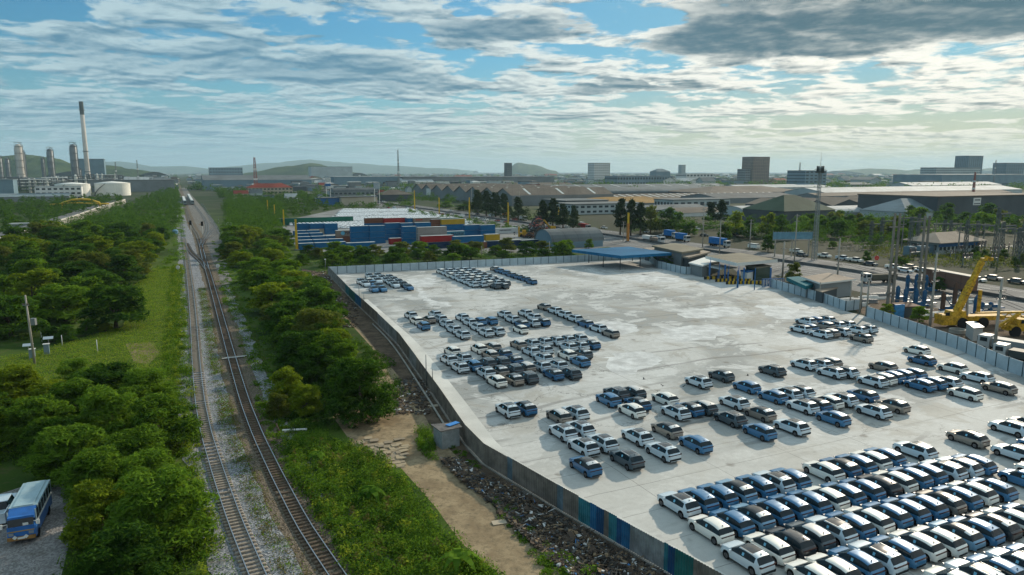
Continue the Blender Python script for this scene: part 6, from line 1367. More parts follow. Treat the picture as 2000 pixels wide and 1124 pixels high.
# big concrete pylons and the substation behind the highway
M_dpole = mat('weathered_pylon_concrete', (.19, .18, .16), .9, var=.25, vscale=.4)
def pylon(px, py, pt, lb, n=2):
    t = thing_at('concrete_pylon', px, py, lb, 'pylon', rz=0); h = hgt(py, pt)
    for s in ((-.55, .55) if n == 2 else (0,)): m = MB(); m.box((s, 0, h * .5), (.5, .5, h), taper=.75); m.build('leg', M_dpole, t)
    m = MB(); m.box((0, 0, h * .42), (2.0, .8, .5)); m.box((0, 0, h * .18), (1.9, .7, .4)); m.box((0, 0, h * .86), (3.2, .25, .25)); m.build('tie_beam', M_dpole, t)
pylon(1797, 578, 422, 'twin legged concrete pylon left of the brown box, tallest at right'); pylon(1737, 606, 417, 'twin legged concrete pylon beside the white cab lorry'); 
for i, (px, py, pt) in enumerate([(1760, 492, 416), (1775, 496, 424), (1790, 487, 419), (1824, 488, 430), (1841, 486, 430), (1853, 486, 431), (1870, 500, 436), (1884, 500, 430), (1905, 490, 432), (1920, 478, 436), (1942, 500, 405), (1955, 492, 434), (1978, 500, 440), (1995, 505, 430), (1985, 515, 445), (1948, 515, 437), (1700, 478, 432), (1720, 480, 425)]):
    t = thing_at('substation_pylon', px, py, 'lattice gantry post in the tangle of the substation at right', 'pylon', 'gantry posts of the substation', rz=RZ); h = hgt(py, pt); m = MB()
    if i % 3: lattice(m, h, 1.2, .7, 8, .12)
    else: m.tube([(0, 0, 0), (0, 0, h)], [.28, .2], 6)
    m.build('mast', M_dpole if i % 3 == 0 else M_scap, t); m = MB(); m.box((3, 0, h * .86), (9, .4, .5)); m.box((0, 0, h * .7), (3, .2, .2)); [m.lathe((x, 0, h * .86 - 1.4), [(.12, 0), (.2, .3), (.12, .6), (.2, .9), (.1, 1.2)], 6) for x in (-1, 1.5, 4, 6.5)]; m.build('crossbeam', M_scap, t)
rb = random.Random(9)
for i in range(26):
    px, py = rb.uniform(1755, 2020), rb.uniform(488, 520); t = thing_at('substation_equipment', px, py, 'grey switchgear post with insulators inside the substation', 'switchgear', 'switchgear inside the substation'); m = MB()
    w = rb.uniform(1.2, 3); m.bar((-w, 0, 2.5), (w, 0, 2.5), .25); [m.bar((x, 0, 0), (x, 0, 2.5), .18) for x in (-w, w)]; m.build('frame', M_steel, t); m = MB(); [m.lathe((x, 0, 2.6), [(.15, 0), (.28, .3), (.15, .6), (.28, .9), (.12, 1.3)], 6) for x in (-w, 0, w)]; m.build('insulators', M_ins, t)
for px, py, lb in ((1775, 500, 'pale blue transformer left of the substation house'), (1800, 499, 'second pale transformer behind the twin pylon'), (1822, 496, 'transformer beside the substation house wall')):
    t = thing_at('transformer', px, py, lb, 'transformer', rz=RZ); m = MB(); m.box((0, 0, 1.9), (3.6, 2.4, 3.4)); m.build('tank', WL['blueish'], t); m = MB(); [m.box((-1.6 + .4 * q, -1.5, 1.8), (.12, .5, 2.8)) for q in range(9)]; m.build('radiator', M_steel, t)
B(1832, 1962, 498, 457, 12, 'hip', 'tan', 'pale', 3.2, label='substation house with brown hipped roof and blue eaves', name='substation_house', floors=1, bays=10, w=24, h=4.6, over=2.2, band=WL['blue'])
# metal railing and billboard across the highway
t = thing_at('railing', 1636, 492, 'pale metal railing above the highway pickups', 'railing', rz=0); A = G(1636, 492); Bp = G(1756, 487); m = MB(); m.bar((0, 0, 1.9), Bp - A + Vector((0, 0, 1.9)), .09); m.bar((0, 0, .3), Bp - A + Vector((0, 0, .3)), .09)
t.rotation_euler[2] = 0; m.build('rails', M_steel, t)
for q in range(16): p = (Bp - A) * q / 15; m = MB(); m.bar(p, p + Vector((0, 0, 2.1)), .12); m.build('post', M_cpole, t)
t = thing_at('billboard', 1508, 502, 'long pale blue billboard on posts behind the gatehouse', 'billboard', rz=RZ * .2); h = hgt(502, 454); hb = hgt(502, 468); m = MB(); w = 15; m.box((w / 2, 0, (h + hb) / 2), (w, .25, h - hb)); m.build('board', mat('billboard_blue', (.12, .25, .33), .6, var=.2, vscale=.5), t); m = MB()
for q in range(16): m.bar((w * q / 15, .25, hb - .2), (w * q / 15, .25, h + .4), .12)
m.bar((0, .3, hb - .3), (w, .3, hb - .3), .3); m.build('frame', M_steel, t)
for x in (1, w - 1, w / 2): m = MB(); m.bar((x, .2, 0), (x, .2, hb), .35); m.build('post', M_cpole, t)
t = thing_at('road_sign', 1711, 522, 'round red road sign with a yellow arrow above the black saloon', 'road sign', rz=0); m = MB(); m.tube([(0, 0, 0), (0, 0, 2.6)], .05, 6); m.build('post', M_steel, t); m = MB(); m.tube([(0, -.05, 3.0), (0, .02, 3.0)], .75, 20); m.build('disc', mat('sign_red', (.45, .02, .03), .5), t); m = MB(); m.bar((-.25, -.09, 3.35), (.2, -.09, 3.0), .14, .03); m.bar((.2, -.09, 3.0), (-.25, -.09, 2.65), .14, .03); m.build('arrow', mat('sign_yellow', (.7, .5, .05), .5), t)
# twin post oval sign and a second one
for px, py, pt, sc, lb in ((737, 402, 357, 1, 'tall twin post sign with a white square and oval winged mark'), (642, 392, 347, .8, 'smaller twin post sign with round mark left of the oval one')):
    t = thing_at('pylon_sign', px, py, lb, 'pylon sign', rz=0); h = hgt(py, pt); m = MB(); [m.bar((s * 2.2, 0, 0), (s * 2.2, 0, h), .45) for s in (-1, 1)]; m.build('posts', M_wht, t); m = MB(); m.box((0, -.1, h - 2.8), (5.6, .5, 5.6)); m.build('sign_box', mat('sign_grey', (.30, .36, .40), .5) if sc == 1 else M_wht, t)
    m = MB(); K = 20
    for q in range(K): a0, a1 = 6.283 * q / K, 6.283 * (q + 1) / K; m.bar((2.1 * math.cos(a0), -.45, h - 2.8 + 1.6 * math.sin(a0)), (2.1 * math.cos(a1), -.45, h - 2.8 + 1.6 * math.sin(a1)), .35, .1)
    if sc == 1: m.bar((-1.9, -.45, h - 2.4), (0, -.45, h - 3.4), .3, .1); m.bar((1.9, -.45, h - 2.4), (0, -.45, h - 3.4), .3, .1)
    m.build('emblem', M_wht if sc == 1 else M_dk, t)
    if sc != 1: m = MB(); m.box((0, -.1, h - 8), (5.6, .4, 3)); m.build('lower_panel', WL['blue'], t)
t = thing_at('sign_board', 1894, 431, 'white rectangular sign board with dark lettering on the large dark hall', 'sign', rz=RZ); h0, h1 = hgt(431, 401), hgt(431, 387); m = MB(); m.box((3.6, -1.2, (h0 + h1) / 2), (7.4, .3, h1 - h0)); m.build('board', M_wht, t); m = MB(); [m.box((1.3 + q * .78, -1.4, h1 - 1.3), (.5, .06, .8)) for q in range(7)]; m.box((3.6, -1.4, h0 + .9), (6.4, .06, .55)); m.build('lettering', M_dk, t)
# ------------------------------------------------------------------ canopies and houses round the gate
def slab(name, cs, z, th, m_, label, cat='building', walls=None, inset=1.2, cols=None, colm=None, colw=.25, fas=None, gz=0.):
    P = [G(x, y, z) for x, y in cs]; c = sum(P, Vector()) / len(P); o0 = Vector((c.x, c.y, 0)); root = empty(name, o0, 0, label, cat); m = MB(); T = [p - o0 for p in P]
    m.face(T); m.face([p - Vector((0, 0, th)) for p in T][::-1]); m.build('roof', m_, root); m = MB()
    for a, b in zip(T, T[1:] + T[:1]): m.face([a - Vector((0, 0, th)), b - Vector((0, 0, th)), b, a]); m.face([a - Vector((0, 0, th)), b - Vector((0, 0, th)), b, a][::-1]) if 0 else None
    m.build('fascia', fas or m_, root)
    if walls:
        W = [(p * (1 - inset / p.length)) for p in [Vector((q.x, q.y, 0)) for q in T]]; m = MB()
        for a, b in zip(W, W[1:] + W[:1]): m.face([a, b, b + Vector((0, 0, z - th)), a + Vector((0, 0, z - th))])
        m.build('wall', walls, root)
    for q in (cols or []):
        p = G(*q) - o0; mm = MB(); mm.box((p.x, p.y, (z - th) / 2), (colw, colw, z - th)); mm.build('column', colm or M_steel, root)
    return root
slab('blue_canopy', [(1117, 488), (1212, 500), (1312, 494), (1228, 482)], 4.9, .9, RF['blue'], 'large flat blue canopy over the far corner of the yard', 'canopy', cols=[(1150, 514), (1211, 528), (1178, 522), (1250, 522), (1285, 516), (1168, 508), (1235, 510)], colm=WL['dark'], fas=mat('canopy_blue_edge', (.012, .12, .25), .6, var=.2, vscale=.6))
slab('gate_canopy', [(1378, 500), (1439, 514), (1519, 507), (1446, 494)], 5.6, .9, RF['olive'], 'gatehouse canopy with an olive grey roof and white edge', 'canopy', cols=[(1385, 546), (1440, 562), (1504, 556), (1452, 556), (1415, 549)], colm=WL['blue'], colw=.35, fas=M_wht)
slab('gate_office', [(1455, 519), (1478, 523), (1507, 519), (1486, 515)], 3.8, .3, RF['olive'], 'glazed gate office beneath the gatehouse canopy', walls=mat('green_glass', (.03, .06, .045), .2), inset=.3)
slab('guard_booth', [(1446, 528), (1460, 530.5), (1473, 528), (1459, 526)], 2.9, .4, WL['blue'], 'small white guard booth with a blue roof edge at the gate', 'booth', walls=M_wht, inset=.25)
slab('shed_roof', [(1372, 519), (1408, 526), (1440, 523), (1402, 516)], 2.9, .2, mat('pale_sheet_roof', (.42, .45, .45), .6), 'low pale roofed shelter left of the gatehouse', 'shelter', cols=[(1385, 545), (1402, 547), (1421, 550)], colm=WL['blue'], colw=.25)
slab('tan_hall', [(1273, 480), (1332, 493), (1374, 486), (1319, 475)], 5.6, .5, RF['olive'], 'flat tan roofed hall behind the angled white wall, upper level', walls=WL['grey'], inset=1.0)
slab('tan_annex', [(1255, 485), (1345, 503), (1388, 492), (1330, 480)], 4.2, .5, mat('pale_tan_roof', (.30, .26, .21), .8, var=.15, vscale=.3), 'lower tan roof wrapping the flat tan roofed hall', walls=WL['dark'], inset=1.0)
slab('white_office', [(1345, 513), (1372, 519), (1408, 509), (1375, 503)], 3.6, .4, M_wht, 'low white walled office left of the gate canopy', walls=WL['grey'], inset=.5)
slab('tan_house', [(1567, 541), (1602, 553), (1673, 545), (1618, 533)], 4.4, .4, RF['tan'], 'house with a flat tan roof and white edge right of the gate', walls=mat('house_wall', (.22, .25, .26), .8), inset=1.0, fas=M_wht)
slab('tan_lean_to', [(1592, 566), (1606, 570.5), (1637, 562), (1622, 556)], 2.8, .2, RF['tan'], 'small brown lean to roof in front of the tan roofed house', 'lean to', walls=WL['dark'], inset=.3)
slab('teal_canopy', [(1536, 542), (1574, 559), (1598, 552), (1560, 540)], 3.4, .9, RF['teal'], 'teal box roof just behind the white wall right of the gate', 'canopy', cols=[(1545, 565), (1574, 582), (1592, 574)], fas=RF['teal'])
B(1080, 1190, 486, 453, 16, 'arch', 'grey', 'blueish', 5.0, label='grey arched shed left of the blue canopy', name='arched_shed', w=24, h=2.4)
for i, (x0, y0, x1, y1) in enumerate(((1375, 546.5, 1470, 545.5), (1397, 551, 1466, 550.5), (1418, 556, 1487, 555))):
    A, Bp = G(x0, y0), G(x1, y1); t = empty('striped_barrier', A, 0, '%s yellow and black striped kerb at the gate lanes' % ('farthest', 'middle', 'nearest')[i], 'barrier', 'striped kerbs at the gate'); n = 18; a, b = MB(), MB()
    for q in range(n): (a if q % 2 else b).bar((Bp - A) * q / n + Vector((0, 0, .45)), (Bp - A) * (q + 1) / n + Vector((0, 0, .45)), .3, .9)
    a.build('yellow_blocks', mat('hazard_yellow', (.5, .32, .03), .6), t); b.build('black_blocks', M_clad, t)
t = thing_at('sliding_gate', 1488, 562, 'blue and white sliding gate beside the right wall', 'gate', rz=RZ - .25); m = MB(); m.bar((0, 0, .3), (6.5, 0, .3), .15); m.bar((0, 0, 2.3), (6.5, 0, 2.3), .2); [m.bar((6.5 * q / 13, 0, .3), (6.5 * q / 13, 0, 2.3), .12) for q in range(14)]; m.build('frame', WL['blue'], t); m = MB(); [m.box((.5 + 1.0 * q, .05, 1.3), (.42, .04, 1.8)) for q in range(6)]; m.build('white_slats', M_wht, t)
for i, (px, py, pt) in enumerate(((1385, 547, 505), (1403, 548, 515), (1421, 551, 517), (1472, 566, 524), (1415, 549, 520), (1440, 562, 520))):
    pole(px + 1.2, py + 1, pt, 'thin blue post %s at the gate lanes' % ORD[i], (), w=.22, name='blue_post', m_=WL['blue'], cat='post')
# small sheds behind the right wall
slab('tin_shed', [(1886, 629), (1902, 641), (1923, 639), (1905, 628)], 2.6, .12, mat('tin_roof', (.36, .40, .41), .5), 'small pale tin roofed shed below the yellow crane', 'shed', walls=mat('tin_wall', (.34, .36, .36), .6), inset=.3)
slab('brown_shack', [(1740, 592), (1765, 600), (1800, 598), (1775, 590)], 2.4, .15, mat('rust_roof', (.13, .08, .06), .8), 'rusty roofed shack behind the right wall', 'shack', walls=WL['dark'], inset=.3)
t = thing_at('blue_tarpaulin', 1755, 622, 'bright blue tarpaulin hung behind the right wall', 'tarpaulin', rz=.2); m = MB(); m.box((0, 0, 1.5), (2.4, .2, 3)); m.build('sheet', mat('tarp_blue', (.03, .22, .48), .5, var=.3, vscale=1.2), t)
# ------------------------------------------------------------------ yellow crane and works yard
M_cy = mat('crane_yellow', (.46, .27, .025), .65, var=.45, vscale=1.8)
t = thing_at('mobile_crane', 1833, 640, 'old yellow mobile crane with its boom raised behind the right wall', 'crane', rz=.12); m = MB()
m.box((3.2, .2, 1.3), (6.4, 2.6, 1.3), taper=.95); m.box((.8, .2, 2.2), (2.0, 2.2, 1.0)); m.box((9.5, 0, 1.9), (8, 2.2, .9)); m.build('carrier', M_cy, t); m = MB(); m.box((3.5, .2, 2.7), (3.4, 2.4, 1.4), taper=.85); m.build('turntable_house', M_cy, t); m = MB(); m.box((1.0, -.9, 2.9), (.9, .08, .7)); m.box((.05, .2, 2.5), (.06, 1.6, .6)); m.build('cab_window', M_glass, t)
p0, p1 = Vector((3.4, 0, 2.6)), Vector((8.9, 1.0, 13.2)); m = MB(); m.bar(p0, p0 + (p1 - p0) * .62, 1.15, 1.0); m.bar(p0 + (p1 - p0) * .6, p1, .9, .8); m.build('boom', M_cy, t); m = MB(); m.bar((6.0, 0, 2.2), p0 + (p1 - p0) * .45, .35); m.build('ram', M_steel, t)
m = MB(); m.box((9.3, 1.0, 13.6), (1.1, .8, .5)); m.box((10.2, 1.0, 13.9), (1.3, .5, .45), ry=.3); m.box((10.9, 1.0, 13.6), (.6, .5, .7)); m.build('boom_head', M_cy, t); m = MB(); m.tube([(8.4, 0, 3), (8.4, 0, 7.5)], .35, 8); m.build('exhaust_column', M_cy, t)
w = MB(); w.tube([(0, -.3, 0), (0, .3, 0)], 1.05, 18); me = w.mesh('wheel', M_tyre)
for x in (4.2, 8.7):
    for y in (-1.2, 1.4): o = bpy.data.objects.new('wheel', me); COL.objects.link(o); o.parent = t; o.location = (x, y, 1.05)
t = thing_at('crane_boom_section', 1905, 632, 'long yellow lattice boom lying level right of the crane', 'crane boom', rz=.10); m = MB(); m.box((5.5, 0, 2.2), (11, .9, .35)); m.box((5.5, 0, 1.2), (11, .9, .35)); [m.bar((q, -.4, 1.3), (q + .9, -.4, 2.1), .16) for q in range(0, 10, 2)]; [m.bar((q + .9, -.4, 2.1), (q + 2, -.4, 1.3), .16) for q in range(0, 10, 2)]; [m.box((x, 0, .5), (.5, .9, 1.0)) for x in (1, 10)]; m.build('boom', M_cy, t)
t = thing_at('crane_carrier', 1968, 655, 'yellow crane carrier with wide wheels at the right edge', 'crane', rz=.12); m = MB(); m.box((3, 0, 1.5), (7, 2.4, 1.1)); m.box((2, 0, 2.6), (2.2, 2.2, 1.3)); m.bar((-2.5, 0, 1.6), (1.5, 0, 4.0), .4); m.bar((-1, 0, 1.6), (2.2, 0, 4.2), .3); m.build('carrier', M_cy, t); [setattr(o, 'parent', t) or COL.objects.link(o) or setattr(o, 'location', (x, -1.1, .9)) for x in (0.5, 3.5, 5.8) for o in [bpy.data.objects.new('wheel', me)]]; m = MB(); m.box((2.2, -1.12, 2.8), (1.3, .06, .7)); m.build('cab_window', M_glass, t)
t = thing_at('brown_box_trailer', 1808, 560, 'long brown box trailer parked beside the near carriageway', 'trailer', rz=0); Bp = G(1899, 580); A = G(1808, 560); d = Bp - A; m = MB(); m.bar(Vector((0, 0, 3.3)), d + Vector((0, 0, 3.3)), 2.4, 3.6); m.build('box', rib('trailer_brown', (.16, .09, .065), .8), t); m = MB(); m.bar(Vector((0, 0, 5.14)), d + Vector((0, 0, 5.14)), 2.5, .12); m.build('roof_edge', mat('trailer_top', (.45, .42, .36), .7), t); m = MB(); [m.box((d * f)[:2] + (0.75,), (1.2, 1.6, 1.5)) for f in (.15, .85)]; m.build('undercarriage', M_under, t)
M_rig = mat('rig_blue', (.02, .09, .19), .6, var=.25, vscale=.7)
for i, (px, py, pt) in enumerate([(1771, 572, 536), (1788, 573, 535), (1807, 572, 537), (1767, 600, 562), (1787, 601, 563), (1804, 598, 566), (1840, 610, 571), (1863, 600, 552), (1904, 618, 577), (1917, 606, 590), (1934, 606, 590), (1752, 590, 558)]):
    t = thing_at('piling_rig', px, py, 'piling rig with an upright %s leader, %s from left' % (('dark blue', 'rusty')[i in (6, 7)], ORD[min(i, 11)]), 'piling rig', 'piling rigs stored by the road', rz=.1 * (i % 3)); h = hgt(py, pt); m = MB(); m.box((0, 0, h * .45), (.75, .6, h * .9)); m.box((0, 0, h * .93), (.75, .6, h * .14), taper=.25); m.build('leader', M_rig if i not in (6, 7) else mat('rust_brown', (.09, .055, .04), .8), t)
    m = MB(); m.box((1.4, .2, .55), (3.6, 1.3, .3)); m.box((1.2, .2, .95), (1.6, 1.1, .7)); m.bar((.3, 0, h * .75), (2.6, .1, .7), .14); m.build('base_frame', M_steel if i % 2 else M_rig, t)
for i, (px, py) in enumerate([(1760, 608), (1790, 612), (1825, 618), (1850, 585), (1880, 592), (1700, 585), (1720, 580), (1655, 590), (1668, 598), (1690, 592)]):
    t = thing_at('steel_beam_stack', px, py, 'pile of pale steel beams on the ground of the works yard', 'beam stack', 'beam stacks in the works yard', rz=.1 + .07 * (i % 4)); m = MB(); rr = random.Random(i)
    for q in range(7): m.box((rr.uniform(-1, 1), q * .32 - 1, .18 + .3 * (q % 3)), (rr.uniform(4, 7.5), .22, .22), rz=rr.uniform(-.06, .06))
    m.build('beams', M_wht if i % 3 else M_steel, t)
t = thing_at('concrete_ring', 1870, 650, 'wide concrete ring lying left of the tin roofed shed', 'concrete ring'); m = MB(); m.lathe((0, 0, 0), [(1.5, 0), (1.5, .7), (1.2, .7), (1.2, .1)], 20); m.build('ring', M_cpole, t)
# excavator and scrap at the far end of the depot
t = thing_at('excavator', 1078, 452, 'yellow excavator with raised arm below the yellow mast', 'excavator', rz=.3); m = MB(); m.box((0, 0, .5), (3.6, 2.8, .9)); m.build('tracks', M_under, t); m = MB(); m.box((.3, 0, 1.9), (3.0, 2.4, 1.6)); m.build('house', M_cy, t); m = MB(); m.bar((-1, 0, 2), (-4.5, 0, 6.0), .7); m.bar((-4.5, 0, 6.0), (-8.5, 0, 2.6), .5); m.build('arm', M_cy, t); m = MB(); m.box((-8.7, 0, 2.2), (.9, 1.0, .9)); m.build('bucket', M_steel, t)
t = thing_at('forklift', 1022, 463, 'yellow container forklift at the edge of the scrap heap', 'forklift', rz=.3); m = MB(); m.box((0, 0, 1.3), (4, 2.2, 1.4)); m.box((.4, 0, 2.6), (1.6, 1.6, 1.4)); m.build('body', M_cy, t); m = MB(); m.bar((-2.2, -.6, 0), (-2.2, -.6, 5), .3); m.bar((-2.2, .6, 0), (-2.2, .6, 5), .3); m.build('mast', M_cy, t); m = MB(); [m.tube([(x, y - .2, .7), (x, y + .2, .7)], .7, 12) for x in (-1.3, 1.4) for y in (-1, 1)]; m.build('wheels', M_tyre, t)
rr = random.Random(4); mb = MB()
for i in range(700):
    px, py = rr.gauss(1050, 13), rr.uniform(446, 466); hh = max(0, 7 * math.exp(-((px - 1052) / 18) ** 2)) * rr.random(); p = G(px, py); mb.box((p.x, p.y, hh), (rr.uniform(.5, 2.4), rr.uniform(.3, 1.2), rr.uniform(.2, .8)), rz=rr.uniform(0, 3), rx=rr.uniform(-.6, .6), ry=rr.uniform(-.6, .6), mi=rr.choice([0, 0, 0, 0, 1, 2, 3]))
o = mb.build('scrap_heap', [mat('scrap_dark', (.04, .045, .045), .8), M_steel, mat('scrap_red', (.22, .05, .04), .7), mat('scrap_rust', (.15, .08, .05), .8)]); o['kind'] = 'stuff'
# ------------------------------------------------------------------ trains and railway signals
M_loco = mat('wagon_grey', (.16, .21, .22), .5, metal=.2, var=.2, vscale=.2)
def train(off, y0, n, label, light=False, L=17):
    p = line_from(LA, y0) + N * off; t = empty('train', p + Vector((0, 0, .3)), math.atan2(D.y, D.x), label, 'train', 'trains near the junction')
    m = MB(); m.box((L / 2, 0, 2.2), (L - .8, 2.8, 3.0)); m.box((L / 2, 0, 3.8), (L - 2, 2.2, .4)); m.build('locomotive', WL['dark'] if light else M_loco, t); m = MB(); m.box((.32, 0, 2.9), (.1, 2.2, .8)); m.build('front_window', M_glass, t)
    base = MB(); base.box((0, 0, 2.1), (L - 1.2, 2.8, 2.7)); base.box((0, 0, 3.6), (L - 2.4, 2.1, .35), mi=1); me = base.mesh('wagon', [M_loco, M_wht])
    for k in range(1, n): o = bpy.data.objects.new('wagon', me); COL.objects.link(o); o.parent = t; o.location = (L * (k + .5), 0, 0)
    m = MB(); [m.box((L * k + x, 0, .35), (2.2, 2.0, .6)) for k in range(n) for x in (3, L - 3)]; m.build('bogies', M_under, t)
    if light:
        m = MB(); m.tube([(.28, 0, 3.1), (.18, 0, 3.1)], .45, 12); m.build('headlight', mat('train_headlight', (1, 1, 1), emit=(9, 8, 5.5)), t)
train(4.8, 660, 9, 'grey goods train on the middle track beyond the junction'); train(11.4, 665, 14, 'longer goods train with pale roofs right of the other train'); train(0, 1560, 5, 'approaching dark train with its headlight on, far down the left track', True)
for px, py, pt, lb in ((373.5, 458, 432, 'black signal head between the left and middle tracks'), (396, 457, 434, 'black signal head right of the other one')):
    t = thing_at('railway_signal', px, py, lb, 'railway signal', rz=0); h = hgt(py, pt); m = MB(); m.tube([(0, 0, 0), (0, 0, h)], .12, 6); m.build('post', M_wht, t); m = MB(); m.box((0, 0, h - .9), (1.0, .5, 2.2)); m.build('signal_head', M_under, t); m = MB(); m.box((-.9, 0, h - 1.1), (1.0, .1, .3)); m.build('arm', M_orange, t)
for px, py, pt, lb, sh in ((386.6, 524, 515, 'white diamond board on the grass between the tracks', 'd'), (348, 531, 522, 'round white board at the left edge of the left track', 'r'), (426, 530, 519, 'round white board right of the right track near the junction', 'r'), (427, 436, 426, 'striped marker post near the outer siding', 'p'), (411, 440, 430, 'striped marker post left of the outer siding', 'p')):
    t = thing_at('track_sign', px, py, lb, 'track sign', rz=0); h = hgt(py, pt); m = MB(); m.tube([(0, 0, 0), (0, 0, h)], .07, 6); m.build('post', M_steel if sh != 'p' else M_wht, t)
    if sh != 'p': m = MB(); m.tube([(0, -.04, h - .1), (0, .04, h - .1)], .62, 4 if sh == 'd' else 18); m.build('board', M_wht, t)
    else: m = MB(); [m.box((0, 0, h * z), (.2, .2, h * .14)) for z in (.25, .55, .85)]; m.build('stripes', M_under, t)
t = thing_at('water_tank', 343, 462, 'blue grey tank on a stand at the edge of the left wood', 'water tank'); m = MB(); m.lathe((0, 0, 1.2), [(1.2, 0), (1.3, 1.6), (.6, 2.1)], 16); m.build('tank', mat('tank_blue', (.12, .26, .38), .5), t); m = MB(); [m.bar((x, y, 0), (x, y, 1.2), .2) for x in (-.8, .8) for y in (-.8, .8)]; m.build('stand', M_steel, t)
t = thing_at('station_board', 441, 443, 'white rectangular station board on two posts right of the sidings', 'sign', rz=.1); m = MB(); m.box((1.6, 0, 1.9), (3.4, .12, 1.3)); m.build('board', M_wht, t); m = MB(); m.bar((.2, 0, 0), (.2, 0, 2.2), .15); m.bar((3.0, 0, 0), (3.0, 0, 2.2), .15); m.build('posts', M_wht, t)
t = thing_at('crossing_slab', 455, 699, 'pale timber crossing laid across the right track', 'track crossing', rz=0); t.location = G(456, 701); m = MB(); m.box((0, 0, .22), (3.6, .35, .08), rz=DA); m.box((0.2, .5, .22), (3.6, .3, .08), rz=DA); m.build('boards', mat('pale_boards', (.40, .40, .37), .8), t)
# ------------------------------------------------------------------ bus, pickup and foreground bits at left
bf = G(45, 1062); rzb = R(-67)
t = empty('minibus', bf, rzb, 'small blue and silver bus parked in the shade at lower left', 'bus')
M_bblue = mat('bus_blue', (.015, .13, .42), .45, coat=.3, var=.2, vscale=.8); M_broof = mat('bus_roof', (.30, .42, .46), .5, metal=.2, var=.15, vscale=.5)
m = MB(); m.box((-3.3, 0, 1.0), (6.6, 2.05, 1.0)); m.box((-.35, 0, 1.05), (1.0, 2.0, 1.1), taper=.98); m.build('body', M_bblue, t)
m = MB(); m.box((-3.9, 0, 2.72), (5.4, 2.1, .12)); m.box((-3.9, 0, 2.80), (5.2, 1.5, .10)); m.build('roof', M_broof, t); m = MB(); m.face([(-.15, -.98, 2.2), (-.15, .98, 2.2), (-1.25, .98, 2.78), (-1.25, -.98, 2.78)]); m.box((-.7, 0, 2.2), (1.1, 1.9, .3)); m.build('visor_panel', M_bblue, t)
m = MB(); m.face([(.10, -.92, 1.5), (.10, .92, 1.5), (-.14, .92, 2.18), (-.14, -.92, 2.18)]); m.build('windshield', M_glass, t)
for s in (-1, 1):
    m = MB(); [m.box((-6.3 + q * 1.0, s * 1.0, 2.05), (.85, .06, .75)) for q in range(6)]; m.build('side_windows', M_glass, t); m = MB(); m.box((-3.4, s * 1.03, 1.55), (6.3, .05, .18)); m.build('side_stripe', M_wht, t)
    m = MB(); m.bar((.05, s * .95, 1.9), (.35, s * 1.3, 2.0), .05); m.box((.35, s * 1.32, 1.9), (.08, .22, .4)); m.build('mirror', M_wht, t); m = MB(); m.box((.17, s * .72, 1.0), (.08, .35, .22)); m.build('headlight', M_head, t)
    m = MB(); [m.bar((-6.55 + q * 1.0, s * 1.0, 1.5), (-6.55 + q * 1.0, s * 1.0, 2.7), .09) for q in range(7)]; m.build('window_posts', M_broof, t)
m = MB(); m.box((.2, 0, .62), (.2, 2.0, .28)); m.build('bumper', mat('bus_rust', (.25, .14, .05), .7, var=.3, vscale=2), t); m = MB(); m.box((.16, 0, 1.22), (.06, 1.9, .07)); m.build('grille_bar', mat('bus_ochre', (.40, .26, .06), .6), t); m = MB(); m.box((.32, 0, .66), (.04, .5, .16)); m.build('number_plate', M_wht, t)
m = MB(); m.box((.30, -.45, .75), (.05, .26, .26), rx=.78); m.box((.30, .35, .75), (.05, .26, .26), rx=.78); m.box((.07, .35, 1.75), (.03, .4, .22)); m.build('stickers', M_wht, t)
for x in (-.9, -5.2):
    for y in (-.92, .92): m = MB(); m.tube([(x, y - .12, .4), (x, y + .12, .4)], .4, 16); m.build('wheel', M_tyre, t)
p = G(4, 1008); vehicle('pickup', 'silver', p, rzb + math.pi, 'silver pickup seen from behind, left of the small blue bus', 'pickup_truck')
slab('corrugated_shelter', [(841, 829), (860.5, 843), (903, 834), (892.5, 824.5)], 2.3, .1, mat('old_sheet_roof', (.13, .125, .12), .7, var=.4, vscale=1.5), 'small corrugated shelter leaning on the outside of the brown fence', 'shelter', walls=mat('shelter_sheet', (.24, .27, .28), .6, var=.2, vscale=1), inset=.35)
t = thing_at('tarpaulin', 886, 835, 'bright blue plastic sheet on the shelter by the brown fence', 'tarpaulin'); m = MB(); m.box((0, 0, .06), (1.6, .7, .06), rz=.4); t.location = G(884, 829, 2.34); m.build('sheet', mat('tarp_bright', (.02, .20, .55), .5), t)
t = thing_at('fallen_pipe', 552, 845, 'white pipe lying on the grass between the track and the big round tree', 'pipe', rz=.05); m = MB(); m.tube([(0, 0, .25), (2.9, 0, .35)], .14, 8); m.build('pipe', M_wht, t); m = MB(); m.bar((-.3, 0, 0), (-.8, .2, 1.1), .12); m.build('stump', M_bark, t)
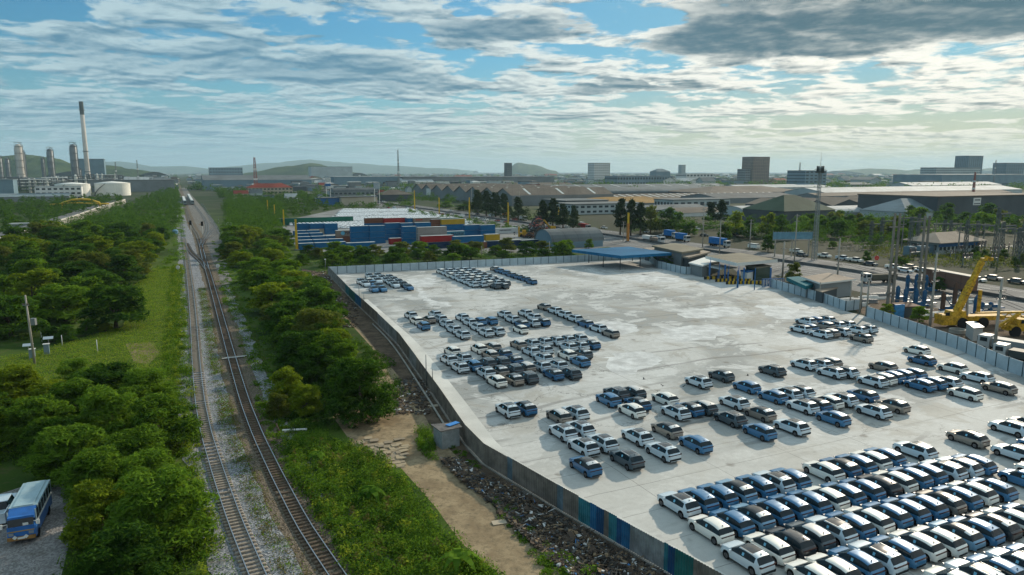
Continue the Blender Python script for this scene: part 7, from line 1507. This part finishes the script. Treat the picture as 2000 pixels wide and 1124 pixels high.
# rubble and litter along the foot of the fence
rr = random.Random(12); RP = pxpoly([(885, 895), (940, 930), (1000, 960), (1090, 1010), (1180, 1062), (1290, 1122), (1360, 1180), (1180, 1170), (1090, 1110), (1010, 1040), (960, 985), (900, 940), (860, 900)]); mb = MB(); n = 0; xs = [p.x for p in RP]; ys = [p.y for p in RP]
while n < 5200:
    x, y = rr.uniform(min(xs), max(xs)), rr.uniform(min(ys), max(ys))
    if not inpoly(x, y, RP): continue
    hh = .12 + .5 * (math.sin(x * 1.3 + y * .7) * .5 + .5) * rr.random(); k = rr.random()
    d = (rr.uniform(.6, 1.8), .06, .04) if k < .22 else ((rr.uniform(.3, .9), rr.uniform(.2, .6), .04) if k < .42 else (rr.uniform(.08, .35), rr.uniform(.08, .3), rr.uniform(.06, .22)))
    mb.box((x, y, hh + .0001 * (n % 97)), d, rz=rr.uniform(0, 3.14), rx=rr.uniform(-.5, .5), ry=rr.uniform(-.4, .4), mi=rr.choices([0, 1, 2, 3, 4, 5], [42, 18, 14, 3.5, 1.5, 24])[0]); n += 1
o = mb.build('rubble', [mat('rubble_brown', (.085, .065, .05), .9), mat('rubble_grey', (.10, .098, .092), .9), mat('wood_scrap', (.22, .16, .10), .85), mat('white_litter', (.52, .53, .52), .7), mat('blue_litter', (.05, .18, .40), .6), mat('rubble_dark', (.035, .032, .028), .95)]); o['kind'] = 'stuff'
mb = MB()
for i in range(1500):
    k = rr.choice([(640, 580, 700, 640), (600, 530, 650, 570), (770, 740, 840, 810)]); p = G(rr.uniform(k[0], k[2]), rr.uniform(k[1], k[3])); mb.box((p.x, p.y, .08), (rr.uniform(.1, .6), rr.uniform(.1, .4), rr.uniform(.05, .25)), rz=rr.uniform(0, 3), rx=rr.uniform(-.4, .4), mi=rr.choices([0, 1, 2, 3], [5, 4, 2, .6])[0])
o = mb.build('rubble', [MATS['rubble_brown'], MATS['rubble_grey'], MATS['wood_scrap'], MATS['white_litter']]); o['kind'] = 'stuff'
mb = MB()
for i in range(90): p = G(rr.uniform(702, 792), rr.uniform(858, 912)); mb.box((p.x, p.y, .02 + .0016 * i), (rr.uniform(.5, 1.1), rr.uniform(.4, .8), .06), rz=.4 + rr.uniform(-.2, .2), mi=rr.choice([0, 1]))
o = mb.build('paving_slabs', [mat('slab_sand', (.34, .28, .19), .9), mat('slab_grey', (.26, .22, .16), .9)]); o['kind'] = 'stuff'
for px, py, lb in ((846, 794, 'larger tan board lying on the bare earth by the fence'), (828, 803, 'smaller pale board lying on the bare earth by the fence'), (975, 1022, 'pale board on the rubble beside the dirt track')):
    t = thing_at('board', px, py, lb, 'board', rz=.3); m = MB(); m.box((0, 0, .08), (1.3, .7, .05), rx=.05); m.build('sheet', mat('board_tan', (.42, .36, .27), .8), t)
# banana plants
def banana(px, py, h, lb, seed):
    t = thing_at('banana_plant', px, py, lb, 'banana plant', rz=0); rr = random.Random(seed); st = MB(); st.tube([(0, 0, 0), (.05, 0, h * .5)], [.14, .09], 7); st.build('stem', mat('banana_stem', (.10, .13, .04), .7), t); m = MB()
    for k in range(8):
        a = k * .785 + rr.uniform(-.2, .2); L = h * rr.uniform(.55, .8); c, s = math.cos(a), math.sin(a); prev = None
        for q in range(6):
            f = q / 5; x = L * f * .85; z = h * .5 + L * (.75 * f - .95 * f * f); w = .30 * math.sin(math.pi * min(1, f * .9 + .08)) + .02; A, Bq = (c * x - s * w, s * x + c * w, z), (c * x + s * w, s * x - c * w, z)
            if prev: m.face([prev[0], A, Bq, prev[1]])
            prev = (A, Bq)
    m.build('leaves', LG, t)
banana(722, 985, 2.6, 'banana plant in the weeds halfway down the verge', 1); banana(895, 1122, 2.8, 'banana plant at the lower end of the verge by the dirt track', 2); banana(640, 790, 3.4, 'banana plant between the pale tree and the big round tree', 3); banana(620, 905, 2.0, 'small banana plant near the top of the weedy verge', 4)
# birds over the yard
for i, (px, py) in enumerate([(1258, 741), (1295, 754), (1284, 764), (1334, 755), (1460, 734)]):
    p = G(px, py, 3.0); t = bpy.data.objects.new('bird', None); mb = MB(); s = .32
    mb.face([(-.9 * s, 0, 0), (-.2 * s, .18 * s, .06 * s), (.9 * s, .02, .02), (-.2 * s, -.18 * s, .06 * s)]); mb.face([(-.9 * s, 0, 0), (-.2 * s, -.18 * s, -.12 * s), (.9 * s, .02, .02), (-.2 * s, .18 * s, -.12 * s)])
    for q in (1, -1): mb.face([(.25 * s, q * .1 * s, 0), (.1 * s, q * 1.3 * s, .5 * s), (-.35 * s, q * 1.0 * s, .38 * s), (-.3 * s, q * .1 * s, 0)])
    o = mb.build('bird', mat('bird_dark', (.03, .035, .04), .8), None, loc=p, rz=.7 * i); tag(o, 'dark bird flying low over the yard, %s from left' % ORD[i], 'bird', 'birds over the yard')
# wires between the right hand poles
def wire(a, b, label, sag=.8):
    m = MB(); P = [a + (b - a) * (k / 8) - Vector((0, 0, sag * 4 * (k / 8) * (1 - k / 8))) for k in range(9)]; m.tube([p - a for p in P], .035, 4, cap=False); o = m.build('power_line', M_wire, None, loc=a); tag(o, label, 'power line', 'power lines along the road')
def top(px, py, pt, f): p = G(px, py); p.z = hgt(py, pt) * f; return p
PA, PB, PC, PD = (1941, 693, 545), (1816, 640, 494), (1634, 561, 466), (1528, 543, 472)
for f in (.84, .74, .70):
    wire(top(*PA, f), top(*PB, f * .9), 'thin black wire between the leaning pole and the crane side pole'); wire(top(*PA, f), Vector((80, 62, 8.5)), 'thin black wire running off the right edge from the leaning pole')
    wire(top(*PB, f * .9), top(*PC, f * .75), 'thin black wire between the crane side pole and the tan house pole')
# ------------------------------------------------------------------ haze
mb = MB(); mb.box((0, 13000, 219), (44000, 27000, 442)); hz = mb.build('haze', []); hz['kind'] = 'stuff'
hm = bpy.data.materials.new('haze_air'); hm.use_nodes = True; nt = NT(hm.node_tree); nt.n.clear(); pv = nt.add('ShaderNodeVolumePrincipled'); pv.inputs['Color'].default_value = (.55, .80, .95, 1); pv.inputs['Density'].default_value = HAZE; pv.inputs['Anisotropy'].default_value = .2
ho = nt.add('ShaderNodeOutputMaterial'); nt.l.new(pv.outputs[0], ho.inputs['Volume']); hz.data.materials.append(hm)
